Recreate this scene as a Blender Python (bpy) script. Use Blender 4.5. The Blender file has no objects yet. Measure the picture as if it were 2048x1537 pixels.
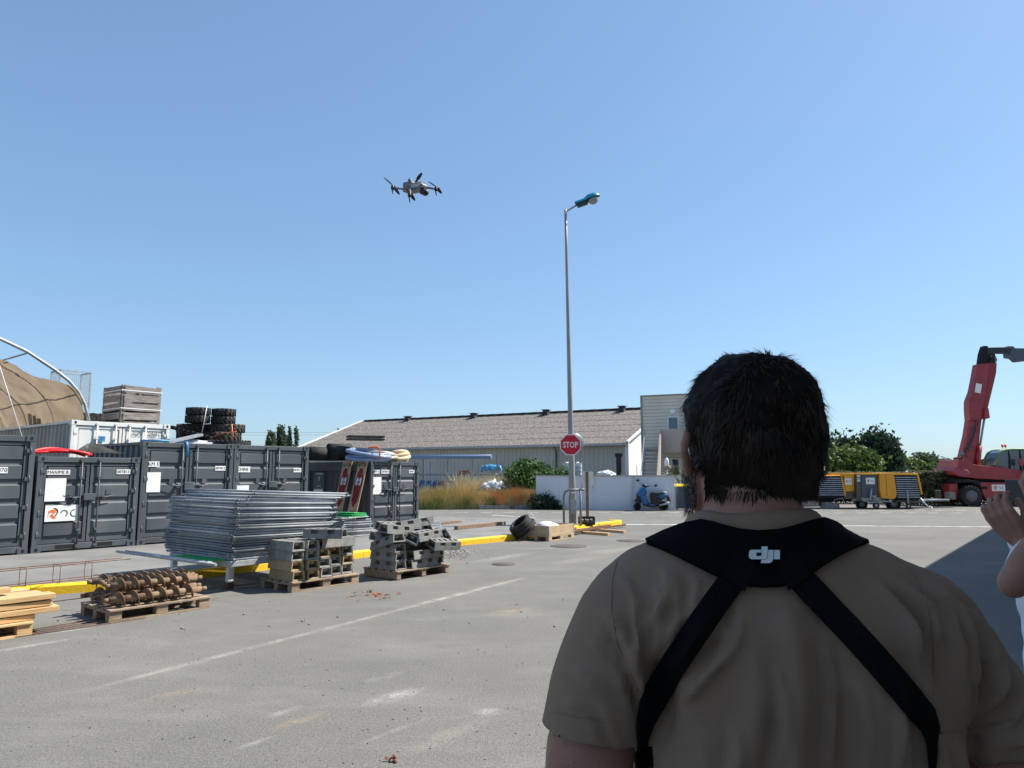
import bpy, bmesh, math, random
from mathutils import Vector, Matrix, noise
from mathutils.bvhtree import BVHTree
R_ = math.radians
sc = bpy.context.scene
# ---------------- camera, world, sun, exposure ----------------
F = 1420.0; HC = 1.70; PITCH = math.atan(176.5 / F)
cam_d = bpy.data.cameras.new("Camera"); cam = bpy.data.objects.new("Camera", cam_d)
sc.collection.objects.link(cam); sc.camera = cam
cam.location = (0, 0, HC); cam.rotation_euler = (math.pi / 2 + PITCH, 0, 0)
cam_d.sensor_width = 36; cam_d.lens = 36 * F / 2048; cam_d.clip_start = 0.05; cam_d.clip_end = 6000
SUN_EL = 50; SUN_AZ = 72                     # azimuth clockwise from the viewing direction
w = bpy.data.worlds.new("World"); sc.world = w; w.use_nodes = True
nt = w.node_tree; nt.nodes.clear()
sky = nt.nodes.new('ShaderNodeTexSky'); sky.sky_type = 'NISHITA'; sky.sun_disc = False
sky.sun_elevation = R_(SUN_EL); sky.sun_rotation = R_(SUN_AZ); sky.altitude = 0
sky.air_density = 1.0; sky.dust_density = 0.7; sky.ozone_density = 1.6
bg = nt.nodes.new('ShaderNodeBackground'); bg.inputs[1].default_value = 0.136
wo = nt.nodes.new('ShaderNodeOutputWorld')
gma = nt.nodes.new('ShaderNodeGamma'); gma.inputs[1].default_value = .60; hsv = nt.nodes.new('ShaderNodeHueSaturation'); hsv.inputs['Saturation'].default_value = 1.05; hsv.inputs['Value'].default_value = 1.0
nt.links.new(sky.outputs[0], gma.inputs[0]); nt.links.new(gma.outputs[0], hsv.inputs['Color']); tnt = nt.nodes.new('ShaderNodeMix'); tnt.data_type = 'RGBA'; tnt.blend_type = 'MULTIPLY'; tnt.inputs[0].default_value = 1; tnt.inputs[7].default_value = (.79, 1.03, 1.28, 1)
nt.links.new(hsv.outputs[0], tnt.inputs[6]); nt.links.new(tnt.outputs[2], bg.inputs[0]); nt.links.new(bg.outputs[0], wo.inputs[0])
sd = bpy.data.lights.new("Sun", 'SUN'); sd.energy = 4.6; sd.angle = R_(0.5); sd.color = (1, 0.95, 0.87)
so = bpy.data.objects.new("Sun", sd); sc.collection.objects.link(so)
sdir = Vector((math.sin(R_(SUN_AZ)) * math.cos(R_(SUN_EL)), math.cos(R_(SUN_AZ)) * math.cos(R_(SUN_EL)), math.sin(R_(SUN_EL))))
so.rotation_euler = sdir.to_track_quat('Z', 'Y').to_euler(); so.location = (20, 5, 30)
sc.view_settings.view_transform = 'Standard'; sc.view_settings.look = 'None'
sc.view_settings.exposure = 0.9; sc.view_settings.gamma = 1.0

# ---------------- helpers ----------------
FW = Vector((0, math.cos(PITCH), math.sin(PITCH))); RT = Vector((1, 0, 0)); UP = RT.cross(FW)
def ray(px, py): return RT * ((px - 1024) / F) + UP * ((768.5 - py) / F) + FW
def G(px, py, z=0.0):                       # point of the photograph on a level plane
    d = ray(px, py); t = (z - HC) / d.z; return Vector((d.x * t, d.y * t, z))
def W(px, py, Y):                           # point of the photograph at a known distance
    d = ray(px, py); t = Y / d.y; return Vector((d.x * t, Y, HC + d.z * t))
def PX(p):
    v = Vector(p) - Vector((0, 0, HC)); c = v.dot(FW)
    return 1024 + F * v.dot(RT) / c, 768.5 - F * v.dot(UP) / c
def rz(a): return Matrix.Rotation(a, 3, 'Z')
def rot(ax=0, ay=0, az=0): return Matrix.Rotation(R_(az), 3, 'Z') @ Matrix.Rotation(R_(ay), 3, 'Y') @ Matrix.Rotation(R_(ax), 3, 'X')
class MB:
    def __init__(s): s.V = []; s.F = []; s.M = []; s.S = []
    def add(s, vs, fs, m=0, sm=False):
        b = len(s.V); s.V += [tuple(v) for v in vs]
        for f in fs: s.F.append(tuple(i + b for i in f)); s.M.append(m); s.S.append(sm)
        return s
    def box(s, c, d, r=None, m=0, tx=1, ty=1):        # tx, ty: size of the top over the base
        c = Vector(c); x, y, z = d[0] / 2, d[1] / 2, d[2] / 2
        vs = [Vector((-x, -y, -z)), Vector((x, -y, -z)), Vector((x, y, -z)), Vector((-x, y, -z)),
              Vector((-x * tx, -y * ty, z)), Vector((x * tx, -y * ty, z)), Vector((x * tx, y * ty, z)), Vector((-x * tx, y * ty, z))]
        if r is not None: vs = [r @ v for v in vs]
        return s.add([v + c for v in vs], [(0, 3, 2, 1), (4, 5, 6, 7), (0, 1, 5, 4), (1, 2, 6, 5), (2, 3, 7, 6), (3, 0, 4, 7)], m)
    def bx(s, x0, x1, y0, y1, z0, z1, m=0):
        return s.box(((x0 + x1) / 2, (y0 + y1) / 2, (z0 + z1) / 2), (abs(x1 - x0), abs(y1 - y0), abs(z1 - z0)), m=m)
    def bar(s, a, b, w, h, m=0, up=(0, 0, 1)):
        a = Vector(a); b = Vector(b); d = (b - a); L = d.length; d.normalize(); up = Vector(up)
        if abs(d.dot(up)) > .98: up = Vector((1, 0, 0))
        y = up.cross(d).normalized(); z = d.cross(y)
        return s.box((a + b) / 2, (L, w, h), Matrix((d, y, z)).transposed(), m)
    def tube(s, pts, r, n=8, m=0, closed=False, caps=True, sm=True, flat=None):
        pts = [Vector(p) for p in pts]; k = len(pts)
        rr = r if isinstance(r, (list, tuple)) else [r] * k
        vs = []; prev = None
        for i, p in enumerate(pts):
            if closed: d = pts[(i + 1) % k] - pts[i - 1]
            else: d = pts[min(i + 1, k - 1)] - pts[max(i - 1, 0)]
            d.normalize()
            if prev is None:
                u = Vector((0, 0, 1)) if abs(d.z) < .9 else Vector((1, 0, 0))
                x = u.cross(d).normalized()
            else:
                x = prev - d * prev.dot(d); x.normalize()
            prev = x; y = d.cross(x)
            for j in range(n):
                a = 2 * math.pi * j / n; fy = flat if flat else 1
                vs.append(p + x * math.cos(a) * rr[i] + y * math.sin(a) * rr[i] * fy)
        fs = []
        for i in range(k if closed else k - 1):
            for j in range(n):
                a = i * n + j; b = i * n + (j + 1) % n; i2 = (i + 1) % k
                fs.append((a, b, i2 * n + (j + 1) % n, i2 * n + j))
        s.add(vs, fs, m, sm)
        if caps and not closed:
            b = len(s.V) - k * n
            s.F.append(tuple(b + j for j in reversed(range(n)))); s.M.append(m); s.S.append(False)
            s.F.append(tuple(b + (k - 1) * n + j for j in range(n))); s.M.append(m); s.S.append(False)
        return s
    def lathe(s, prof, n=16, c=(0, 0, 0), r=None, m=0, sm=True):
        c = Vector(c); vs = []
        for (q, z) in prof:
            for j in range(n):
                a = 2 * math.pi * j / n; v = Vector((q * math.cos(a), q * math.sin(a), z))
                vs.append((r @ v if r is not None else v) + c)
        k = len(prof)
        fs = [(i * n + j, i * n + (j + 1) % n, (i + 1) * n + (j + 1) % n, (i + 1) * n + j) for i in range(k - 1) for j in range(n)]
        s.add(vs, fs, m, sm)
        b = len(s.V) - k * n
        s.F.append(tuple(b + j for j in reversed(range(n)))); s.M.append(m); s.S.append(False)
        s.F.append(tuple(b + (k - 1) * n + j for j in range(n))); s.M.append(m); s.S.append(False)
        return s
    def prism(s, poly, y0, y1, m=0, ax='y'):          # outline in x,z extruded along y
        n = len(poly)
        f = (lambda p, t: (p[0], t, p[1])) if ax == 'y' else ((lambda p, t: (t, p[0], p[1])) if ax == 'x' else (lambda p, t: (p[0], p[1], t)))
        vs = [f(p, y0) for p in poly] + [f(p, y1) for p in poly]
        fs = [tuple(range(n)), tuple(reversed(range(n, 2 * n)))] + [(i, i + n, (i + 1) % n + n, (i + 1) % n) for i in range(n)]
        return s.add(vs, fs, m)
    def ball(s, c, r, n=12, k=8, m=0, rt=None):
        c = Vector(c); r = (r, r, r) if not isinstance(r, (tuple, list)) else r; vs = []
        for i in range(1, k):
            t = math.pi * i / k
            for j in range(n):
                a = 2 * math.pi * j / n
                v = Vector((r[0] * math.sin(t) * math.cos(a), r[1] * math.sin(t) * math.sin(a), -r[2] * math.cos(t)))
                vs.append((rt @ v if rt is not None else v) + c)
        lo = Vector((0, 0, -r[2])); hi = Vector((0, 0, r[2]))
        if rt is not None: lo = rt @ lo; hi = rt @ hi
        vs += [lo + c, hi + c]; q = (k - 1) * n
        fs = [(i * n + j, i * n + (j + 1) % n, (i + 1) * n + (j + 1) % n, (i + 1) * n + j) for i in range(k - 2) for j in range(n)]
        fs += [(q, (j + 1) % n, j) for j in range(n)] + [(q + 1, (k - 2) * n + j, (k - 2) * n + (j + 1) % n) for j in range(n)]
        return s.add(vs, fs, m, True)
    def grid(s, fn, nu, nv, m=0, sm=True, cu=False):
        vs = [fn(i / nu, j / nv) for i in range(nu + 1) for j in range(nv + 1)]
        fs = [(i * (nv + 1) + j, (i + 1) * (nv + 1) + j, (i + 1) * (nv + 1) + j + 1, i * (nv + 1) + j + 1) for i in range(nu) for j in range(nv)]
        return s.add(vs, fs, m, sm)
    def xf(s, mt, loc=(0, 0, 0)):
        loc = Vector(loc); s.V = [tuple(mt @ Vector(v) + loc) for v in s.V]; return s
    def mesh(s, name, mats):
        me = bpy.data.meshes.new(name); me.from_pydata(s.V, [], s.F)
        if not isinstance(mats, (list, tuple)): mats = [mats]
        for q in mats: me.materials.append(q)
        me.polygons.foreach_set('material_index', s.M); me.polygons.foreach_set('use_smooth', s.S)
        me.update(); return me
    def build(s, name, mats, parent=None, bevel=0, loc=None, rotz=None, fix=True, label=None):
        me = s.mesh(name, mats)
        if fix:
            bm = bmesh.new(); bm.from_mesh(me); bmesh.ops.recalc_face_normals(bm, faces=bm.faces); bm.to_mesh(me); bm.free()
        o = bpy.data.objects.new(name, me); sc.collection.objects.link(o)
        if parent is not None: o.parent = parent
        if loc is not None: o.location = loc
        if rotz is not None: o.rotation_euler = (0, 0, rotz)
        if bevel:
            b = o.modifiers.new('bevel', 'BEVEL'); b.width = bevel; b.segments = 2; b.limit_method = 'ANGLE'; b.angle_limit = R_(40)
        if label: o['label'] = label
        return o
def tag(o, label=None, cat=None, group=None, kind=None):
    if label: o['label'] = label
    if cat: o['category'] = cat
    if group: o['group'] = group
    if kind: o['kind'] = kind
    return o
def thing(name, label, cat, loc=(0, 0, 0), rotz=0, group=None):
    o = bpy.data.objects.new(name, None); sc.collection.objects.link(o); o.empty_display_size = .2
    o.location = loc; o.rotation_euler = (0, 0, rotz); return tag(o, label, cat, group)
def dup(o, loc=None, rt=None, label=None, parent=None):
    c = o.copy(); sc.collection.objects.link(c)
    if parent is not None: c.parent = parent
    for ch in [q for q in sc.collection.objects if q.parent == o]: dup(ch, parent=c)
    if loc is not None: c.location = loc
    if rt is not None: c.rotation_euler = rt
    if label: c['label'] = label
    return c
# materials ------------------------------------------------------------
def mat(name, c1, c2=None, scale=4, rough=.7, metal=0, bump=0, bscale=40, rnd=0, detail=4, spec=.5, stretch=None, rr=None, lo=.35, hi=.65):
    m = bpy.data.materials.new(name); m.use_nodes = True; t = m.node_tree; N = t.nodes; L = t.links
    b = N['Principled BSDF']; b.inputs['Roughness'].default_value = rough; b.inputs['Metallic'].default_value = metal
    b.inputs['Specular IOR Level'].default_value = spec
    b.inputs['Base Color'].default_value = (*c1, 1)
    tc = N.new('ShaderNodeTexCoord'); vec = tc.outputs['Object']
    if stretch:
        mp = N.new('ShaderNodeMapping'); mp.inputs['Scale'].default_value = stretch; L.new(vec, mp.inputs[0]); vec = mp.outputs[0]
    out = None
    if c2:
        nz = N.new('ShaderNodeTexNoise'); nz.inputs['Scale'].default_value = scale; nz.inputs['Detail'].default_value = detail; L.new(vec, nz.inputs[0])
        cr = N.new('ShaderNodeValToRGB'); cr.color_ramp.elements[0].position = lo; cr.color_ramp.elements[1].position = hi
        cr.color_ramp.elements[0].color = (*c1, 1); cr.color_ramp.elements[1].color = (*c2, 1)
        L.new(nz.outputs[0], cr.inputs[0]); out = cr.outputs[0]
        if rr:
            mr = N.new('ShaderNodeMapRange'); mr.inputs[3].default_value = rr[0]; mr.inputs[4].default_value = rr[1]
            L.new(nz.outputs[0], mr.inputs[0]); L.new(mr.outputs[0], b.inputs['Roughness'])
    if rnd:
        oi = N.new('ShaderNodeObjectInfo'); mr = N.new('ShaderNodeMapRange'); mr.inputs[3].default_value = 1 - rnd; mr.inputs[4].default_value = 1 + rnd
        L.new(oi.outputs['Random'], mr.inputs[0]); hs = N.new('ShaderNodeHueSaturation'); L.new(mr.outputs[0], hs.inputs['Value'])
        if out: L.new(out, hs.inputs['Color'])
        else: hs.inputs['Color'].default_value = (*c1, 1)
        out = hs.outputs[0]
    if out: L.new(out, b.inputs['Base Color'])
    if bump:
        n2 = N.new('ShaderNodeTexNoise'); n2.inputs['Scale'].default_value = bscale; n2.inputs['Detail'].default_value = 3; L.new(vec, n2.inputs[0])
        bp = N.new('ShaderNodeBump'); bp.inputs['Strength'].default_value = bump; bp.inputs['Distance'].default_value = .01
        L.new(n2.outputs[0], bp.inputs['Height']); L.new(bp.outputs[0], b.inputs['Normal'])
    return m
def leafmat(name, a, b, scale=1.2):
    m = mat(name, a, b, scale=scale, rough=.6, spec=.3, lo=.3, hi=.7)
    t = m.node_tree; p = t.nodes['Principled BSDF']; tr = t.nodes.new('ShaderNodeBsdfTranslucent')
    mx = t.nodes.new('ShaderNodeMixShader'); mx.inputs[0].default_value = .3
    src = p.inputs['Base Color'].links[0].from_socket; t.links.new(src, tr.inputs[0])
    t.links.new(p.outputs[0], mx.inputs[1]); t.links.new(tr.outputs[0], mx.inputs[2])
    t.links.new(mx.outputs[0], t.nodes['Material Output'].inputs[0]); return m
M = dict(
 steel=mat('galvanised_steel', (.20, .225, .25), (.31, .335, .36), 3, .62, .12, rnd=.3),
 meshdark=mat('dark_wire', (.07, .08, .09), rough=.7),
 steel_dull=mat('dull_galvanised', (.3, .32, .33), (.42, .44, .45), 7, .55, .35),
 dgrey=mat('container_grey_paint', (.050, .061, .070), (.100, .111, .118), 1.3, .45, 0, .15, 30, rnd=.12, spec=.5, detail=9, stretch=(1, 1, .35), lo=.3, hi=.72),
 white=mat('white_paint', (.72, .72, .69), (.8, .8, .78), 3, .5),
 cwhite=mat('weathered_white_container', (.62, .62, .58), (.76, .76, .72), 1.5, .5, 0, .1, 20),
 cgrey=mat('beige_container_side', (.3, .28, .25), (.4, .38, .34), 1.2, .6),  # sides of the white container, darker and more beige than its doors
 black=mat('black_plastic', (.012, .012, .013), (.02, .02, .021), 6, .5),
 rubber=mat('black_rubber', (.012, .012, .012), (.03, .029, .027), 5, .8, 0, .5, 30),
 rubber_dust=mat('dusty_rubber', (.03, .028, .024), (.09, .08, .065), 4, .9, 0, .5, 30),
 dark=mat('black_parts_and_shade', (.008, .008, .009), rough=.9),  # near-black for dark parts, also for shade painted into holes and openings
 rust=mat('rusty_steel', (.10, .045, .028), (.2, .09, .05), 14, .85, .1, .4, 60),
 rustmud=mat('muddy_rusty_steel', (.24, .17, .10), (.15, .085, .052), 9, .9, 0, .5, 50, rnd=.15),
 pallet=mat('weathered_pallet_wood', (.20, .14, .095), (.38, .29, .20), 3, .85, 0, .5, 20, stretch=(1, 8, 8), rnd=.1),
 greywood=mat('grey_weathered_wood', (.15, .125, .11), (.34, .30, .27), 4, .9, 0, .5, 20, stretch=(.8, .8, 9)),
 timber=mat('fresh_timber', (.50, .30, .13), (.66, .44, .22), 3, .7, 0, .3, 20, stretch=(.5, 6, 6), rnd=.12),
 plywood=mat('plywood', (.42, .29, .17), (.54, .40, .25), 3, .75, stretch=(1, 1, 5)),
 oldboard=mat('old_board', (.17, .10, .065), (.28, .18, .12), 3, .85, stretch=(.6, 6, 6)),
 yellowp=mat('yellow_kerb_paint', (.78, .47, .015), (.88, .58, .03), 3, .7, 0, .3, 25),
 conc=mat('grey_concrete', (.19, .187, .17), (.30, .295, .27), 9, .9, 0, .6, 60, rnd=.12),
 concdark=mat('dark_recycled_rubber', (.15, .15, .14), (.24, .236, .22), 9, .9, 0, .6, 60, rnd=.1),
 concol=mat('yellowish_concrete', (.36, .26, .13), (.28, .23, .15), 8, .9, 0, .6, 60, rnd=.15),
 red=mat('red_machine_paint', (.33, .028, .035), (.24, .022, .027), 2, .4),
 redplastic=mat('red_plastic_hose', (.72, .02, .025), rough=.45),
 yellow=mat('yellow_machine_paint', (.78, .34, .01), (.7, .29, .01), 2, .4),
 gbox=mat('slate_grey_panel', (.055, .075, .10), rough=.5),
 brownp=mat('brown_panel', (.10, .08, .065), rough=.6),
 glass=mat('dark_window_glass', (.03, .06, .09), rough=.06, spec=1.0),
 blue=mat('blue_scooter_paint', (.008, .13, .34), rough=.3, spec=.6),
 bluelamp=mat('turquoise_lamp_paint', (.015, .26, .42), rough=.35),
 tarpblue=mat('blue_tarpaulin', (.02, .13, .28), (.06, .26, .46), 3, .5, 0, .5, 8),
 sheetwhite=mat('white_plastic_sheet', (.62, .64, .66), (.75, .77, .8), 3, .5, 0, .4, 8),
 orange=mat('orange_strap', (.85, .17, .04), rough=.6),
 signred=mat('sign_red', (.55, .012, .03), rough=.4),
 signorange=mat('logo_orange', (.85, .16, .03), rough=.5),
 ink=mat('printed_ink', (.03, .03, .035), rough=.6),
 green=mat('green_net', (.012, .30, .06), (.02, .42, .10), 8, .6),
 asbest=mat('fibre_cement_roof', (.086, .076, .069), (.195, .178, .162), 7, .95, 0, .4, 8, detail=9, lo=.4, hi=.62),
 darkcap=mat('dark_roof_cap', (.045, .04, .045), rough=.9),
 cladding=mat('cream_cladding', (.42, .40, .35), (.47, .45, .40), .6, .55),
 claddingw=mat('white_cladding', (.70, .69, .66), rough=.6),
 claddingh=mat('beige_horizontal_cladding', (.62, .56, .46), (.67, .61, .51), .8, .5),
 render=mat('white_render', (.60, .60, .61), (.66, .66, .67), 2, .9, 0, .2, 30),
 cope=mat('wall_coping', (.40, .37, .34), rough=.9),
 rendbeige=mat('beige_render', (.42, .36, .30), rough=.9),
 bark=mat('bark', (.09, .065, .045), (.15, .115, .08), 8, .95),
)
def fitpoly(pts): return pts
def oval(cx, cz, rx, rzz, n=14): return [(cx + rx * math.cos(2 * math.pi * i / n), cz + rzz * math.sin(2 * math.pi * i / n)) for i in range(n)]
def text(name, s, size, m, parent, loc, rt=(math.pi / 2, 0, 0), ext=.002, align='CENTER', sx=1, bold=0):
    cu = bpy.data.curves.new('t', 'FONT'); cu.body = s; cu.size = size; cu.extrude = ext; cu.offset = bold
    cu.align_x = align; cu.align_y = 'CENTER'; cu.resolution_u = 2
    to = bpy.data.objects.new('t', cu); sc.collection.objects.link(to)
    dg = bpy.context.evaluated_depsgraph_get(); me = bpy.data.meshes.new_from_object(to.evaluated_get(dg))
    sc.collection.objects.unlink(to); bpy.data.objects.remove(to)
    me.materials.clear(); me.materials.append(m); me.name = name
    o = bpy.data.objects.new(name, me); sc.collection.objects.link(o); o.parent = parent
    o.location = loc; o.rotation_euler = rt; o.scale = (sx, 1, 1); return o
def roc(parent, x, z, y, wd, ht, rt=0):               # white board with the orange and black company mark, facing -y
    b = MB(); b.bx(x - wd / 2, x + wd / 2, y - .006, y, z - ht / 2, z + ht / 2); s = b.build('sign_board', M['white'], parent)
    u = wd; f = y - .008
    R = MB(); R2 = MB(); x0 = x - .42 * u; z0 = z - .05 * u
    def P(pts, mb, m): mb.prism([(x0 + a * u, z0 + c * u) for a, c in pts], f - .002, f, m)
    P([(0, -.12), (.02, .13), (.10, .18), (.22, .17), (.245, .09), (.20, .035), (.125, .03), (.24, -.08), (.24, -.12), (.15, -.12), (.06, -.02), (.15, .05), (.15, .08), (.05, .08), (.02, 0)], R, 0)
    P([(.14, .22), (.22, .23), (.30, .17), (.31, .08), (.24, -.06), (.21, -.03), (.27, .06), (.26, .14), (.21, .19)], R2, 0)
    def arc(cx, cz, r, a0, a1, t, n=9):
        o = [(cx + r * math.cos(R_(a0 + (a1 - a0) * i / n)), cz + r * math.sin(R_(a0 + (a1 - a0) * i / n))) for i in range(n + 1)]
        q = [(cx + (r - t) * math.cos(R_(a0 + (a1 - a0) * i / n)), cz + (r - t) * math.sin(R_(a0 + (a1 - a0) * i / n))) for i in range(n + 1)]
        for i in range(n): P([o[i], o[i + 1], q[i + 1], q[i]], R2, 0)
    arc(.49, .04, .115, -60, 170, .03); arc(.80, .04, .125, 80, 290, .03)
    R.build('logo_letter', M['signorange'], s); R2.build('lettering', M['ink'], s)
    return s
def foliage(mb, c, r, n, leaf, seed, m=0, clump=None, shell=.55, asp=1.6):
    rd = random.Random(seed); c = Vector(c); clump = clump or max(6, n // 60); cs = []
    for _ in range(clump):
        while 1:
            v = Vector((rd.uniform(-1, 1), rd.uniform(-1, 1), rd.uniform(-1, 1)))
            if shell < v.length < 1: break
        cs.append(v)
    for i in range(n):
        k = cs[rd.randrange(clump)]; g = .20 + .12 * rd.random()
        v = k + Vector((rd.gauss(0, g), rd.gauss(0, g), rd.gauss(0, g)))
        p = c + Vector((v.x * r[0], v.y * r[1], v.z * r[2]))
        if p.z < .02: p.z = rd.uniform(.02, .3)
        a = Vector((rd.gauss(0, 1), rd.gauss(0, 1), rd.gauss(0, 1))).normalized()
        b = a.cross(Vector((rd.gauss(0, 1), rd.gauss(0, 1), rd.gauss(0, 1)))).normalized()
        s = leaf * rd.uniform(.6, 1.3); a = a * s * asp * .5; b = b * s * .5
        mb.add([p - a, p + b, p + a, p - b], [(0, 1, 2, 3)], m)
    return mb
U1 = Vector((.62842, .77787, 0)); U2 = Vector((-.77787, .62842, 0)); GA = math.atan2(U1.y, U1.x)
ROW = Vector((-9.4064, 14.1735, .12))
PV = .12                                             # height of the storage pavement
# ---------------- ground ----------------
def ground_mat():
    m = bpy.data.materials.new('asphalt'); m.use_nodes = True; t = m.node_tree; N = t.nodes; L = t.links
    b = N['Principled BSDF']; b.inputs['Roughness'].default_value = .9; b.inputs['Specular IOR Level'].default_value = .25
    tc = N.new('ShaderNodeTexCoord'); ob = tc.outputs['Object']
    def noi(s, d=4, r=.6, st=None):
        n = N.new('ShaderNodeTexNoise'); n.inputs['Scale'].default_value = s; n.inputs['Detail'].default_value = d; n.inputs['Roughness'].default_value = r
        if st:
            mp = N.new('ShaderNodeMapping'); mp.inputs['Scale'].default_value = st[:3]; mp.inputs['Rotation'].default_value = (0, 0, st[3]); L.new(ob, mp.inputs[0]); L.new(mp.outputs[0], n.inputs[0])
        else: L.new(ob, n.inputs[0])
        return n.outputs[0]
    def ramp(s, a, b2, ca=(0, 0, 0), cb=(1, 1, 1)):
        c = N.new('ShaderNodeValToRGB'); c.color_ramp.elements[0].position = a; c.color_ramp.elements[1].position = b2
        c.color_ramp.elements[0].color = (*ca, 1); c.color_ramp.elements[1].color = (*cb, 1); L.new(s, c.inputs[0]); return c.outputs[0]
    def mix(fac, a, b2, mode='MIX'):
        x = N.new('ShaderNodeMix'); x.data_type = 'RGBA'; x.blend_type = mode
        if isinstance(fac, float): x.inputs[0].default_value = fac
        else: L.new(fac, x.inputs[0])
        for i, q in ((6, a), (7, b2)):
            if isinstance(q, tuple): x.inputs[i].default_value = (*q, 1)
            else: L.new(q, x.inputs[i])
        return x.outputs[2]
    def mul(a, b2):
        x = N.new('ShaderNodeMath'); x.operation = 'MULTIPLY'; L.new(a, x.inputs[0])
        if isinstance(b2, float): x.inputs[1].default_value = b2
        else: L.new(b2, x.inputs[1])
        return x.outputs[0]
    base = mix(ramp(noi(.35, 6), .35, .68), (.146, .142, .131), (.178, .172, .157))
    base = mix(ramp(noi(120, 2, .7), .38, .64), mix(1.0, base, (.60, .60, .61), 'MULTIPLY'), mix(1.0, base, (1.42, 1.42, 1.40), 'MULTIPLY'))
    base = mix(ramp(noi(46, 3, .75), .36, .64), mix(1.0, base, (.76, .76, .77), 'MULTIPLY'), mix(1.0, base, (1.18, 1.18, 1.16), 'MULTIPLY'))
    base = mix(ramp(noi(2.2, 6, .7), .35, .7), mix(1.0, base, (.95, .95, .95), 'MULTIPLY'), mix(1.0, base, (1.06, 1.05, 1.03), 'MULTIPLY'))
    v = N.new('ShaderNodeTexVoronoi'); v.inputs['Scale'].default_value = 48; L.new(ob, v.inputs[0])
    base = mix(mul(ramp(v.outputs['Distance'], .04, .2, (1, 1, 1), (0, 0, 0)), .3), base, (.36, .36, .34))
    # long pale dusty streaks along the driving direction
    st = ramp(noi(.9, 8, .75, (.6, 1.5, 1, -GA)), .5, .72)
    base = mix(mul(st, .22), base, (.33, .32, .29)); grain = ramp(noi(75, 2, .8), .34, .62)
    ve = N.new('ShaderNodeTexVoronoi'); ve.feature = 'DISTANCE_TO_EDGE'; ve.inputs['Scale'].default_value = .22
    wn = N.new('ShaderNodeTexNoise'); wn.inputs['Scale'].default_value = 1.4; wn.inputs['Detail'].default_value = 6; L.new(ob, wn.inputs[0]); wv = N.new('ShaderNodeMix'); wv.data_type = 'VECTOR'; wv.inputs[0].default_value = .32
    L.new(ob, wv.inputs[4]); L.new(wn.outputs['Color'], wv.inputs[5]); L.new(wv.outputs[1], ve.inputs[0])
    crk = mul(mul(ramp(ve.outputs['Distance'], .0006, .0022, (1, 1, 1), (0, 0, 0)), ramp(noi(.25, 3), .5, .62)), .55); base = mix(crk, base, (.06, .058, .055))
    base = mix(mul(ramp(noi(.16, 3, .5), .56, .6), .35), base, mix(1.0, base, (.82, .82, .83), 'MULTIPLY'))
    base = mix(mul(ramp(noi(1.7, 7, .7), .62, .8), .6), base, mix(1.0, base, (.66, .64, .62), 'MULTIPLY'))
    def spot(px, py, rx, ry, ang, col, k, sharp=.5):
        nonlocal base
        g = G(px, py, 0)
        mp = N.new('ShaderNodeMapping'); mp.vector_type = 'TEXTURE'; mp.inputs['Location'].default_value = (g.x, g.y, 0); mp.inputs['Rotation'].default_value = (0, 0, ang); mp.inputs['Scale'].default_value = (rx, ry, 1)
        L.new(ob, mp.inputs[0])
        le = N.new('ShaderNodeVectorMath'); le.operation = 'LENGTH'; L.new(mp.outputs[0], le.inputs[0])
        f = ramp(le.outputs['Value'], sharp * .5, 1, (1, 1, 1), (0, 0, 0))
        f = mul(mul(mul(f, ramp(noi(7, 8, .8), .40, .62)), k), grain); base = mix(f, base, col)
    wh = (.52, .51, .47); og = (.46, .30, .16); br = (.10, .085, .07); pal = (.40, .37, .31)
    for (px, py, rx, ry, an, c, k) in [(790, 1393, .34, .12, .9, wh, .9), (768, 1354, .22, .09, .9, wh, .5), (597, 1442, .26, .07, .9, og, .75), (335, 1391, .3, .09, .8, og, .6),
        (1022, 1224, .45, .2, .8, og, .75), (978, 1424, .14, .1, .2, wh, .7), (508, 1486, .16, .05, .9, wh, .8), (565, 1425, .2, .06, .9, wh, .6), (60, 1292, .5, .08, .9, wh, .9),
        (130, 1263, .3, .05, .8, wh, .9), (395, 1267, .2, .1, .8, br, .35), (745, 1192, .2, .14, .4, (.20, .10, .06), .8), (900, 1105, .9, .5, .8, pal, .9), (1010, 1115, 1.2, .25, .95, wh, .7),
        (1120, 1096, 1.5, .1, .3, wh, .7), (1160, 1120, 1.2, .3, .9, pal, .6), (840, 1130, .8, .3, .9, wh, .6), (480, 1150, .4, .3, .9, pal, .6), (1215, 1107, .5, .2, .9, og, .6),
        (900, 1470, .5, .12, .9, pal, .5), (780, 1465, .5, .04, .9, pal, .5), (1800, 1150, 1.5, .1, .9, wh, .25), (960, 1043, 1.6, .12, -.2, og, .6), (1060, 1048, 1.2, .1, -.2, og, .5),
        (250, 1165, .3, .12, .9, wh, .5), (350, 1215, .3, .05, .9, wh, .6), (1235, 1100, 2.2, .3, .8, pal, .5)]: spot(px, py, rx, ry, an, c, k)
    # worn white line
    for (a, c2, wd, k) in [((130, 1392), (1055, 1154), .075, .9), ((800, 1218), (1055, 1155), .11, .7)]:
        A = G(*a); C = G(*c2); mid = (A + C) / 2; ln = (C - A).length / 2; an = math.atan2(C.y - A.y, C.x - A.x)
        mp = N.new('ShaderNodeMapping'); mp.vector_type = 'TEXTURE'; mp.inputs['Location'].default_value = (mid.x, mid.y, 0); mp.inputs['Rotation'].default_value = (0, 0, an); mp.inputs['Scale'].default_value = (ln, wd, 1)
        L.new(ob, mp.inputs[0]); sx = N.new('ShaderNodeSeparateXYZ'); L.new(mp.outputs[0], sx.inputs[0])
        def ab(o, lo, hi):
            q = N.new('ShaderNodeMath'); q.operation = 'ABSOLUTE'; L.new(o, q.inputs[0]); return ramp(q.outputs[0], lo, hi, (1, 1, 1), (0, 0, 0))
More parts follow.
